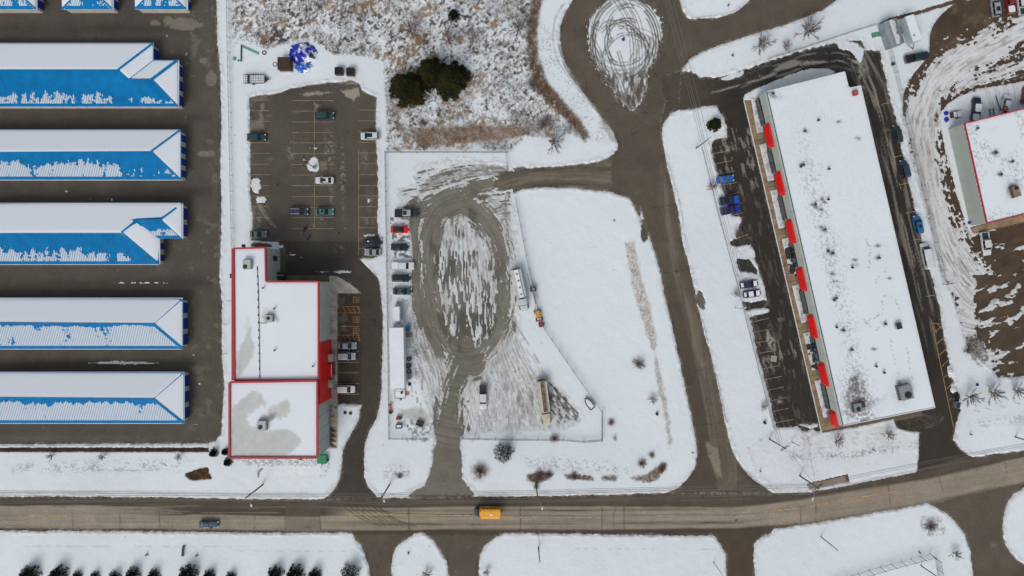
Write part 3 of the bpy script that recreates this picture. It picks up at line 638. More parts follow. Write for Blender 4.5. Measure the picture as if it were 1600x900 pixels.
mixc(CG, s6, (LAB[s6] == 9) * sst(.5, .7, fbm(uu, v2, 40, 13, 3)) * .4, (0.05, 0.032, 0.02))
poly_paint([(1512, 520), (1532, 525), (1538, 545), (1520, 560), (1508, 540)], (0.25, 0.22, 0.18), .6, 4, 4, 6, CS)
# snow around the building on the right
patch([(1466, 185), (1470, 172), (1482, 160), (1500, 148), (1540, 136), (1600, 126), (1700, 112), (1700, 330), (1560, 352), (1540, 348), (1560, 360), (1530, 366), (1518, 372), (1512, 362), (1500, 325), (1488, 280), (1474, 225)], 6, 1.5, 6, 1.5, .3, False)
sN = pwin([(1466, 112), (1700, 372)], 4); mN = sst(0, 4, poly_sd(U[sN], V[sN], [(1466, 185), (1470, 172), (1482, 160), (1500, 148), (1540, 136), (1600, 126), (1700, 112), (1700, 330), (1512, 362), (1500, 325), (1488, 280), (1474, 225)])); mixc(CS, sN, mN * .88, (0.73, 0.775, 0.8))
for k in range(4): track(catmull([(1540 + 14 * k, 136 - k * 3), (1545 + 14 * k, 150 - k * 3), (1552 + 12 * k, 172)]), 4, .6, .45, .6)

s3, m = patch([(1030, 120), (1066, 108), (1062, 168), (1046, 178), (1038, 192), (1030, 196), (1038, 160)], -4, 1, 4, .5, 0, False)
LAB[s3] = np.where((m > .02) & (LAB[s3] == 0), 2, LAB[s3]); mixc(CG, s3, m, (0.085, 0.069, 0.052))
for q_ in ((1036, 190, 12),): s3 = win(q_[0] - 12, q_[1] - 20, q_[0] + 30, q_[1] + 12); o_ = LAB[s3] == 0; CG[s3] = np.where(o_[..., None], np.array((0.085, 0.069, 0.052)), CG[s3]); LAB[s3] = np.where(o_, 2, LAB[s3])
for pl_, lb_, cc_ in (([(512, 432), (528, 432), (548, 444), (564, 458), (527, 458), (528, 700), (512, 700)], 14, (0.3, 0.27, 0.22)), ([(437, 386), (447, 386), (447, 430), (516, 430), (516, 440), (437, 440)], 14, (0.13, 0.1, 0.065)),
                      ([(1161, 152), (1188, 152), (1316, 668), (1284, 676)], 15, (0.2, 0.15, 0.1)), ([(1284, 668), (1440, 641), (1442, 650), (1286, 679)], 15, (0.15, 0.11, 0.08)), ([(1515, 355), (1640, 322), (1646, 337), (1521, 365)], 14, (0.25, 0.18, 0.11))):
    s3, m = patch(pl_, -5, .6, 5, .3, 0, False); LAB[s3] = np.where(m > .3, lb_, LAB[s3]); mixc(CG, s3, m, cc_)
s3 = win(1136, 362, 1215, 500); o_ = LAB[s3] == 0; CG[s3] = np.where(o_[..., None], np.array((0.034, 0.03, 0.026)), CG[s3]); LAB[s3] = np.where(o_, 8, LAB[s3])
# plaza specifics: cleared stalls, snow heaps, strip south of the lot
patch([(1160, 468), (1190, 463), (1200, 485), (1172, 494)], -3, 1, 4, 1.2); patch([(1150, 406), (1168, 402), (1184, 428), (1160, 430)], -3, 1, 4, 1.4, 0)
patch([(1164, 468), (1192, 466), (1196, 480), (1168, 484)], -3, .8, 4, 1); patch([(1142, 376), (1170, 369), (1173, 382), (1147, 386)], -3, 1, 4, 2)
patch([(1145, 388), (1172, 383), (1180, 402), (1152, 404)], 4, 1, 5, 1.2); patch([(1150, 428), (1186, 430), (1196, 466), (1160, 470)], 4, 1, 5, 1.5)
patch([(1166, 485), (1198, 481), (1200, 488), (1172, 494)], 4, 1, 5, .8)
patch([(1304, 62), (1330, 64), (1350, 76), (1344, 100), (1330, 82), (1312, 78)], 4, 2, 4, 3, .4)
patch([(1160, 158), (1163, 147), (1178, 139), (1200, 130), (1230, 117), (1258, 108), (1288, 105), (1306, 111), (1300, 120), (1200, 146), (1178, 158)], 5, 1.2, 5, 1.2, 0, False)
patch([(1128, 122), (1160, 110), (1160, 118), (1135, 126)], 2, 1, 5, 2, .5)
patch([(1262, 678), (1340, 666), (1400, 652), (1402, 668), (1436, 676), (1436, 712), (1432, 738), (1290, 766), (1215, 770), (1180, 740), (1165, 700), (1215, 668), (1246, 668), (1258, 690)], 6, 1.5, 5, 1.6, 0, False)
patch([(1398, 652), (1432, 648), (1470, 645), (1470, 660), (1436, 674), (1404, 670)], -3, 1.2, 6, 1)
patch([(1480, 572), (1487, 575), (1486, 590), (1481, 588)], 3, 1, 4, 1.5, .4); patch([(1486, 600), (1496, 602), (1494, 620), (1488, 616)], 3, 1, 4, 1.5, .4)
# snow pile / patches in the retail lot
patch([(480, 255), (488, 245), (497, 247), (498, 268), (484, 268), (479, 262)], 5, .8, 4, .8, .2, True)
for a in ((490, 232, 6, 2), (493, 242, 4, 1.5), (475, 250, 4, 2), (400, 290, 8, 14), (408, 312, 10, 6), (576, 313, 3, 5), (576, 368, 10, 4), (405, 370, 0, 0), (590, 395, 0, 0)):
    if a[2]: patch([(a[0] + a[2] * math.cos(t_), a[1] + a[3] * math.sin(t_)) for t_ in np.arange(0, 6.28, .8)], 1.6, 1.2, 4, 3.4 if a[2] > 5 else 1.2, .8)
stroke(catmull([(400, 315), (412, 335), (425, 352)]), .8, (0.4, 0.36, 0.3), .7, CG, 1)
stroke(catmull([(404, 316), (417, 336), (431, 356)]), .7, (0.4, 0.36, 0.3), .5, CG, 1)
patch([(565, 404), (580, 403), (612, 400), (612, 470), (597, 470), (592, 440), (583, 426), (568, 412)], 6, 1, 5, 1, 0)
patch([(392, 376), (420, 378), (437, 384), (438, 388), (415, 384), (388, 386)], 2, 1.0, 4, 1.5, .5)
patch([(396, 379), (420, 381), (424, 386), (394, 386)], -2, .7, 4, .8)
for a in ((440, 385, 5, 3), (458, 398, 6, 2), (470, 402, 4, 1), (535, 425, 16, 3), (505, 425, 12, 1.2)):
    patch([(a[0] + a[2] * math.cos(t_), a[1] + a[3] * math.sin(t_)) for t_ in np.arange(0, 6.28, .8)], 1.4, 1, 3, 1.6, .8)
patch([(100 + 120, 564), (175, 563), (125, 568), (200, 571), (255, 568)], 1.2, 1.2, 4, 1.0, .9)
for a in ((104, 299, 5, 2), (220, 442, 60, 1.4), (150, 311, 30, 1), (175, 312, 3, 2), (303, 555, 3, 2), (313, 600, 3, 2), (308, 313, 3, 1.5), (291, 85, 2, 3), (260, 57, 2, 3), (305, 663, 4, 2), (330, 104, 0, 0)):
    if a[2]: patch([(a[0] + a[2] * math.cos(t_), a[1] + a[3] * math.sin(t_)) for t_ in np.arange(0, 6.28, .8)], 1.2, 1, 4, 2.2, .9)
# bare soil strip along the storage yard, mown verge marks, brown hollow by the road
patch([(-60, 699), (327, 699), (327, 706), (-60, 706)], -3, .8, 4, 1.0, 0, False)
s3 = win(-60, 695, 335, 712); CG[s3] = np.where((LAB[s3] == 0)[..., None], np.array((0.05, 0.036, 0.02)), CG[s3])
s3 = win(295, 722, 335, 755); mixc(CG, s3, np.ones(U[s3].shape) * .9, (0.11, 0.058, 0.022))
patch([(289, 741), (300, 736), (312, 732), (325, 730), (326, 738), (332, 747), (322, 749), (298, 750)], -3, 1, 4, 2)
# brown banks
def soil(poly, amt=-2.5, col=(0.12, 0.07, 0.035), namp=3, nsc=4):
    s3, m = patch(poly, amt, 1.5, nsc, namp); g = LAB[s3] == 0
    mixc(CG, s3, m * g, col)
soil([(1002, 345), (1012, 346), (1013, 370), (1006, 380), (1001, 365)], col=(0.1, 0.08, 0.055)); soil([(1090, 455), (1098, 456), (1103, 480), (1094, 482), (1088, 465)], col=(0.15, 0.13, 0.1))
s3, m = patch([(1260, 755), (1325, 740), (1328, 753), (1264, 765)], -4, .7, 4, .5, 0, False); mixc(CG, s3, m, (0.3, 0.24, 0.18))
stroke([(1262, 755), (1325, 740.5)], 1.0, (0.07, 0.05, 0.035), .8, CG, .6); poly_paint([(1321, 744), (1326, 743), (1327, 751), (1322, 752)], (0.1, 0.03, 0.02), .9, .6, 4, .3); soil([(1375, 36), (1390, 27), (1430, 17), (1500, -4), (1520, -4), (1440, 22), (1385, 36)], -2, (0.12, 0.07, 0.05), 1.2)
poly_paint([(1262, 752), (1325, 739), (1325, 743), (1264, 757)], (0.07, 0.05, 0.035), .8, 1)
# retail front bed and verge speckle on snow
def speck(poly, k, col, thr=.52, nsc=2.6, ang=0, stch=1.6, seed=3, soft=8):
    s3 = pwin(poly, 14); q = sst(-soft, soft, poly_sd(U[s3], V[s3], poly))
    n = fbm(U[s3], V[s3], nsc * .62, seed, 2, ang, stch) + (fbm(U[s3], V[s3], 20, seed + 5, 3) - .5) * .5; thr = thr + .06
    m = q * sst(thr - .05, thr + .07, n) * k
    mixc(CS, s3, m, col); DZ[s3] += m * .05
BK = (0.2, 0.17, 0.15)
speck([(30, 726), (110, 722), (200, 718), (300, 718), (280, 734), (120, 738), (20, 736)], .55, BK, .56)
speck([(365, 716), (500, 716), (515, 700), (515, 730), (505, 745), (405, 742), (400, 730)], .7, BK, .5, 2.6, 0, 1.2, 4, 3)
poly_paint([(404, 730), (412, 727), (500, 728), (508, 738), (502, 742), (412, 744), (405, 738)], (0.76, 0.8, 0.84), .9, 1.5, 5, 1, CS)
stroke([(404, 745), (404, 738), (410, 732)], 1.4, (0.03, 0.03, 0.03), .8, CS, .6)
speck([(820, 716), (880, 716), (960, 722), (985, 730), (985, 742), (900, 738), (825, 728)], .6, BK, .5, 2.4, 0, 1.5, 5)
speck([(740, 590), (860, 590), (850, 660), (740, 680)], .3, BK, .5, 3, PI / 2, 3, 6)
speck([(1225, 704), (1300, 708), (1380, 698), (1430, 690), (1432, 700), (1330, 716), (1235, 720)], .65, BK, .5, 2.4, -.15, 1.3, 7, 4)
speck([(1225, 680), (1330, 672), (1390, 664), (1430, 680), (1430, 695), (1240, 710)], .35, (0.4, 0.36, 0.36), .48, 4, -.15, 2, 8)
speck([(598, 730), (615, 725), (640, 730), (640, 745), (600, 748)], .6, BK, .5, 2.4, 0, 1.5, 9, 4)
speck([(1515, 660), (1600, 645), (1600, 660), (1520, 670)], .4, BK, .54, 3, -.15, 2, 7)
speck([(1440, 806), (1475, 806), (1478, 835), (1450, 838), (1436, 822)], .6, (0.32, 0.25, 0.24), .44, 2.8, 0, 1.3, 10, 2)
speck([(662, 250), (720, 243), (780, 246), (780, 254), (665, 256)], .35, (0.3, 0.28, 0.27), .5, 3, 0, 2, 5, 3)
speck([(845, 40), (872, 40), (880, 110), (940, 195), (950, 225), (915, 215), (870, 140), (842, 95)], .4, BK, .58, 2.6, 0, 1.3, 6, 5)
stroke(catmull([(250, 733), (220, 735), (120, 733)]), .8, BK, .5, CS, 1.2, .45)
for vv in (766, 769.5): stroke([(0, vv), (480, vv + 1.5)], .5, (0.35, 0.33, 0.3), .45, CS, .5)
for vv, a, b in ((853, 40, 390), (860, 370, 540), (857, 900, 1120)): stroke([(a, vv), (b, vv + 1)], .7, (0.45, 0.42, 0.4), .5, CS, 1.0, .5, vv % 9)
# plough-thrown curb lines parallel to roads
def curb(pts, off, k=.7, w_=.6):
    stroke(catmull(pts, n=5), w_, (0.16, 0.15, 0.14), k, CS, .4, .3)
curb([(882, 5), (868, 30), (864, 60), (872, 95), (895, 130), (925, 165), (945, 190)], 0, .7); curb([(878, 8), (865, 32)], 0)
for o in (0, 3): curb([(872 + o, 70), (885 + o, 110), (910 + o, 143), (948 + o - 2, 186)], 0, .9, .9)
curb([(1042, 250), (1060, 310), (1072, 380)], 0, .5); curb([(1098, 500), (1112, 560), (1125, 610), (1133, 650), (1136, 660)], 0, .7, .8)
curb([(1080, 28), (1110, 25), (1140, 20), (1158, 10)], 0, .6); curb([(1067, 105), (1090, 90), (1150, 70)], 0, .3); curb([(1135, 690), (1150, 720), (1175, 745), (1200, 764)], 0, .8, .8)
curb([(612, 865), (612, 880), (614, 900)], 0, .5); curb([(686, 852), (697, 868)], 0, .5); curb([(552, 845), (566, 862)], 0, .3)
curb([(1060, 430), (1085, 470)], 0, .3); curb([(720, 740), (728, 762), (740, 772)], 0, .5); curb([(535, 707), (544, 685), (556, 668)], 0, .5, .5); curb([(585, 425), (594, 445), (596, 470)], 0, .6, .8)
# footsteps and little stones in clean snow
for k in range(90):
    a, b = r2.uniform(0, 1600), r2.uniform(0, 900)
    stroke([(a, b), (a + r2.uniform(-2, 2), b + r2.uniform(-1, 1))], r2.uniform(.5, .9), (0.3, 0.28, 0.27), r2.uniform(.3, .8), CS, .3)
for (a, b, n_) in ((973, 62, 1), (1137, 9, 1), (1144, 87, 1), (230, 866, 1), (308, 867, 1), (638, 863, 1), (959, 344, 1), (700, 868, 1), (230, 866, 1), (1082, 707, 1), (1026, 646, 1), (1194, 660, 1), (547, 744, 1)):
    stroke([(a, b), (a + 1, b)], 1.5, (0.03, 0.03, 0.03), .9, CS, .6)
# big brush field
FIELD = [(358, -20000), (862, -20000), (850, 0), (832, 30), (824, 60), (826, 95), (838, 130), (855, 155), (880, 172), (905, 190), (922, 215), (915, 222), (880, 205), (860, 215), (820, 214), (800, 235), (605, 235), (603, 150), (600, 96), (570, 88), (520, 86), (497, 68), (470, 62), (440, 72), (420, 78), (400, 70), (378, 66), (362, 74)]
sF = pwin([(358, -60), (925, 236)], 5); uu, v2 = U[sF], V[sF]; fd = poly_sd(uu, v2, FIELD)
fm = sst(-32, -14, v2) * sst(-3, 6, fd + (fbm(uu, v2, 8, 3, 3) - .5) * 10)
n1 = fbm(uu, v2, 3.3, 4, 4, -PI * .28, 1.8, .7); n2 = fbm(uu, v2, 40, 5, 3); n3 = fbm(uu, v2, 26, 6, 3)
dens = .505 - (n2 - .5) * .42 + .05 * sst(500, 800, uu) + .04 * sst(120, 180, v2)
n1b = fbm(uu, v2, 2.2, 14, 2, -PI * .28, 1.5)
mixc(CS, sF, fm * sst(dens + .02, dens + .08, n1 + (n1b - .5) * .25) * .8, (0.2, 0.155, 0.115))
mixc(CS, sF, fm * sst(dens + .10, dens + .16, n1 + (n1b - .5) * .3) * .85, (0.05, 0.035, 0.026))
mixc(CS, sF, fm * sst(.5, .7, n1b) * .25 * (1 - sst(dens, dens + .1, n1)), (0.3, 0.27, 0.25))
mixc(CS, sF, fm * sst(.57, .66, n3) * sst(.42, .52, n1) * .85, (0.3, 0.2, 0.12))
mixc(CS, sF, fm * sst(.57, .72, fbm(uu, v2, 50, 9, 3)) * .5 * sst(480, 640, uu), (0.3, 0.27, 0.27))
DZ[sF] += fm * (n1 - .5) * .5 + fm * .05
def smear(poly, k, col, thr=.4, nsc=5, soft=5, seed=8, arr=CS):
    s3 = pwin(poly, 20); q = sst(-soft, soft, poly_sd(U[s3], V[s3], poly) + (fbm(U[s3], V[s3], 9, seed, 3) - .5) * 10)
    mixc(arr, s3, q * (.35 + .65 * sst(thr - .1, thr + .12, fbm(U[s3], V[s3], nsc, seed, 4))) * k, col)
REED = (0.3, 0.19, 0.12)
smear([(642, 202), (700, 197), (760, 196), (820, 198), (815, 214), (760, 222), (700, 228), (655, 230)], .8, (0.27, 0.18, 0.135), .4)
smear([(834, -5), (848, -5), (842, 20), (838, 50), (840, 90), (855, 130), (880, 160), (905, 188), (920, 214), (912, 218), (888, 190), (862, 168), (838, 140), (825, 100), (822, 60), (826, 30)], .85, (0.17, 0.1, 0.06), .44, 3.5, 4.5)
smear([(818, 190), (850, 178), (872, 180), (865, 200), (840, 208), (820, 208)], .6, (0.2, 0.15, 0.14), .4)
smear([(975, 378), (990, 376), (1002, 430), (1016, 480), (1027, 540), (1018, 547), (1004, 500), (988, 450)], .5, (0.46, 0.36, 0.27), .4, 3, 3)
smear([(1022, 545), (1030, 580), (1042, 630), (1050, 690), (1045, 700), (1036, 640), (1026, 600)], .6, (0.36, 0.28, 0.23), .45, 3, 2.5)
smear([(825, 742), (845, 738), (866, 740), (860, 748), (842, 756), (826, 750)], .85, (0.14, 0.075, 0.05), .35, 3, 2.5)
smear([(882, 741), (920, 742), (928, 750), (885, 748)], .7, (0.2, 0.14, 0.11), .45, 3, 2); smear([(940, 744), (965, 743), (962, 750), (942, 750)], .6, (0.18, 0.14, 0.12), .5, 3, 2)
smear([(985, 746), (1010, 742), (1035, 722), (1044, 724), (1030, 745), (1015, 754), (990, 750)], .7, (0.33, 0.23, 0.17), .4, 3, 2.5)
smear([(735, 728), (758, 724), (768, 735), (755, 752), (738, 748)], .5, (0.25, 0.17, 0.14), .4, 3, 5)
smear([(616, 740), (630, 739), (634, 745), (620, 748)], .6, (0.25, 0.17, 0.16), .4, 3, 2)
smear([(935, 190), (945, 188), (958, 212), (966, 224), (955, 222)], .6, (0.2, 0.15, 0.1), .4, 3, 3)
LABF = (fm > .3) & (LAB[sF] == 0)
LAB[sF] = np.where(LABF, LABELS.index('brush_field'), LAB[sF])
mixc(CG, sF, LABF.astype(float), (0.11, 0.075, 0.045))
# snow dirt near cleared edges
e = np.clip(S, 0, 40)
dirt = np.exp(-e / 2.2) * sst(.3, .62, fbm(U, V, 4, 20, 4)) * .85 * (1 - THIN * .6)
CS = CS * (1 - dirt[..., None]) + np.array((0.3, 0.26, 0.22), np.float32) * dirt[..., None]
gz = np.exp(-e / 9.0)[..., None] * .05; CS = CS * (1 - gz) + np.array((0.35, 0.3, 0.25), np.float32) * gz
# strip of packed greyish snow beside the main road
s3 = win(0, 755, 1600, 785); mixc(CS, s3, sst(9.5, 7.5, S[s3]) * .22 * (S[s3] > 0), (0.45, 0.41, 0.36))
s3 = win(355, -60, 366, 385)

rough_ = (0.89 + .22 * fbm(U, V, 2.7, 21, 4, .5)) * (0.84 + .32 * fbm(U, V, 15, 22, 4)); CG *= rough_[..., None]
asph = (LAB >= 1) & (LAB != 6) & (LAB != 9) & (LAB < 14)
r7 = random.Random(5)
for k in range(90):
    a, b = r7.uniform(-10, 1610), r7.uniform(-10, 910); th = r7.choice([0, PI / 2, PI / 2]) + r7.uniform(-.35, .35); pts = [(a, b)]
    for q in range(r7.randint(3, 8)): th += r7.uniform(-.5, .5); a += 9 * math.cos(th); b += 9 * math.sin(th); pts.append((a, b))
    s3, m = stroke(pts, .35, (0, 0, 0), r7.uniform(.25, .55), None, .5); mixc(CG, s3, m * asph[s3], (0.03, 0.026, 0.022))
for k in range(260):
    a, b = r7.uniform(0, 1600), r7.uniform(0, 900); ra, rb = r7.uniform(1, 7), r7.uniform(.8, 3.5)
    s3 = win(a - 14, b - 14, a + 14, b + 14); q = ((U[s3] - a) / ra) ** 2 + ((V[s3] - b) / rb) ** 2 + (fbm(U[s3], V[s3], 3, k % 20, 3) - .5) * 2.5
    mixc(CG, s3, (1 - sst(.5, 1.1, q)) * asph[s3] * r7.uniform(.12, .5), r7.choice([(0.22, 0.2, 0.17), (0.2, 0.17, 0.13), (0.035, 0.03, 0.025)]))
fr = sst(-4.0, -.3, S) * sst(.42, .6, fbm(U, V, 3, 9, 3)) * (S < 0) * .5 * asph; CG = CG * (1 - fr[..., None]) + np.array((0.32, 0.3, 0.27), np.float32) * fr[..., None]
fr = sst(-6, -2, S) * sst(.5, .7, fbm(U, V, 20, 10, 2)) * (S < 0) * .45 * asph; CG = CG * (1 - fr[..., None]) + np.array((0.035, 0.028, 0.02), np.float32) * fr[..., None]
# ---- heights
CAP = 0.13 * (1 - .78 * THIN)
Z = np.where(S > 0, CAP * np.tanh(S / 3.0), np.maximum(S * 0.09, -0.10))
bank = np.exp(-((S - 3.2) / 2.2) ** 2) * (1 - THIN) * sst(.3, .75, fbm(U, V, 7, 18, 4))
far = (U > -40) & (U < 1640) & (V > -40) & (V < 940)
Z = Z + bank * .2 * far + np.where(S > 1.5, (fbm(U, V, 14, 19, 4) - .5) * .11 + (fbm(U, V, 3.5, 23, 2) - .5) * .035 + (fbm(U, V, 90, 1, 2) - .5) * .1, 0) * (1 - THIN * .7) * far
Z = Z + np.where(S > 0, DZ, 0); Z = np.where(S > .8, np.maximum(Z, .012), Z)
X = (U - 800) / PPM; Y = (450 - V) / PPM

def grid_object(name, cellmask, z, col, material, kind='structure', xx=None, yy=None, parent=None):
    xx = X if xx is None else xx; yy = Y if yy is None else yy
    nu, nv = xx.shape; vm = np.zeros((nu, nv), bool)
    vm[:-1, :-1] |= cellmask; vm[1:, :-1] |= cellmask; vm[:-1, 1:] |= cellmask; vm[1:, 1:] |= cellmask
    idx = np.full((nu, nv), -1, np.int32); n = int(vm.sum()); idx[vm] = np.arange(n)
    a = idx[:-1, :-1][cellmask]; b = idx[:-1, 1:][cellmask]; c_ = idx[1:, 1:][cellmask]; d = idx[1:, :-1][cellmask]
    loops = np.stack([a, b, c_, d], 1).ravel().astype(np.int32)     # v runs down the picture: a,b,c,d is counter-clockwise seen from above
    me = bpy.data.meshes.new(name); me.vertices.add(n); nf = len(a)
    zz = z if hasattr(z, 'shape') else np.full(xx.shape, z, np.float32)
    me.vertices.foreach_set('co', np.stack([xx[vm], yy[vm], zz[vm]], 1).astype(np.float32).ravel())
    me.loops.add(nf * 4); me.loops.foreach_set('vertex_index', loops)
    me.polygons.add(nf); me.polygons.foreach_set('loop_start', np.arange(nf, dtype=np.int32) * 4)
    me.polygons.foreach_set('loop_total', np.full(nf, 4, np.int32)); me.polygons.foreach_set('use_smooth', np.ones(nf, bool))
    me.update(calc_edges=True)
    at = me.attributes.new('cover', 'FLOAT_COLOR', 'POINT')
    cc = np.ones((n, 4), np.float32); cc[:, :3] = col[vm]; at.data.foreach_set('color', cc.ravel())
    me.materials.append(material)
    o = bpy.data.objects.new(name, me); C.objects.link(o)
    if kind: o['kind'] = kind
    if parent is not None: o.parent = parent
    return o
def cellany(m): return m[:-1, :-1] | m[1:, :-1] | m[:-1, 1:] | m[1:, 1:]
def cellall(m): return m[:-1, :-1] & m[1:, :-1] & m[:-1, 1:] & m[1:, 1:]
grid_object('snow_field', cellany(Z > -0.004), Z, CS, M['snow_cover'])
need = cellany(Z < 0.03)
lab = LAB[:-1, :-1]
for i, nme in enumerate(LABELS):
    m = need & (lab == i)
    if m.any(): grid_object(nme, m, 0.0, CG, M['pave'])
# one plain sheet of frozen soil below everything, out to the horizon
g = MB(); g.quad([(-2800, -2800, -.12), (2800, -2800, -.12), (2800, 2800, -.12), (-2800, 2800, -.12)], M['mulch']); g.obj('terrain', kind='structure')
# ================================================================ BUILDINGS
def face_frame(pts3):
    """plane z = ax+by+c through the (near planar) roof face"""
    A = np.array([(p[0], p[1], 1) for p in pts3]); z = np.array([p[2] for p in pts3])
    return np.linalg.lstsq(A, z, rcond=None)[0]
def unscale(p): return (p[0] * PPM + 800, 450 - p[1] * PPM)
def snow_sheet(name, pts3, driver, parent, col=(0.76, 0.81, 0.85), thick=0.10, step=0.28, lift=0.0, mat_=None, coverfn=None, base=None):
    """layer of snow lying on a roof face; driver(mx,my,sd) (metres) >0 where it lies"""
    a, b, c = face_frame(pts3); xs = [p[0] for p in pts3]; ys = [p[1] for p in pts3]
    gx = np.arange(min(xs) - step, max(xs) + 2 * step, step); gy = np.arange(min(ys) - step, max(ys) + 2 * step, step)
    xx, yy = np.meshgrid(gx.astype(np.float32), gy[::-1].astype(np.float32), indexing='ij')
    s = poly_sd(xx, yy, [(p[0], p[1]) for p in pts3])
    f = np.minimum(driver(xx, yy, s), s - .04)
    zz = a * xx + b * yy + c + np.where(f > 0, thick * np.tanh(f / .35), np.maximum(f * .5, -.16)) + lift
    cov = np.empty(xx.shape + (3,), np.float32); cov[:] = col
    if coverfn: coverfn(xx, yy, s, cov)
    return grid_object(name, cellany(f > -.02), zz, cov, mat_ or M['roofsnow'], None, xx, yy, parent)
def tri_up(pts):
    """face order so that the normal points up"""
    a = sum(pts[i][0] * pts[(i + 1) % len(pts)][1] - pts[(i + 1) % len(pts)][0] * pts[i][1] for i in range(len(pts)))
    return pts if a > 0 else pts[::-1]
def cap_strip(name, a, b, wid, parent, m, hgt=.06, lift=.05):
    a, b = Vector(a), Vector(b); d = (b - a); n = Vector((-d.y, d.x, 0)).normalized() * wid / 2
    g = MB(); z = Vector((0, 0, lift)); t = Vector((0, 0, hgt))
    v = [a + n + z - t, b + n + z - t, b - n + z - t, a - n + z - t, a + n + z, b + n + z, b - n + z, a - n + z, a + z + t, b + z + t]
    g.add(v, [[0, 1, 5, 4], [3, 7, 6, 2], [4, 5, 9, 8], [8, 9, 6, 7], [0, 4, 8, 7, 3], [1, 2, 6, 9, 5], [0, 3, 2, 1]], m)
    return g.obj(name, parent)

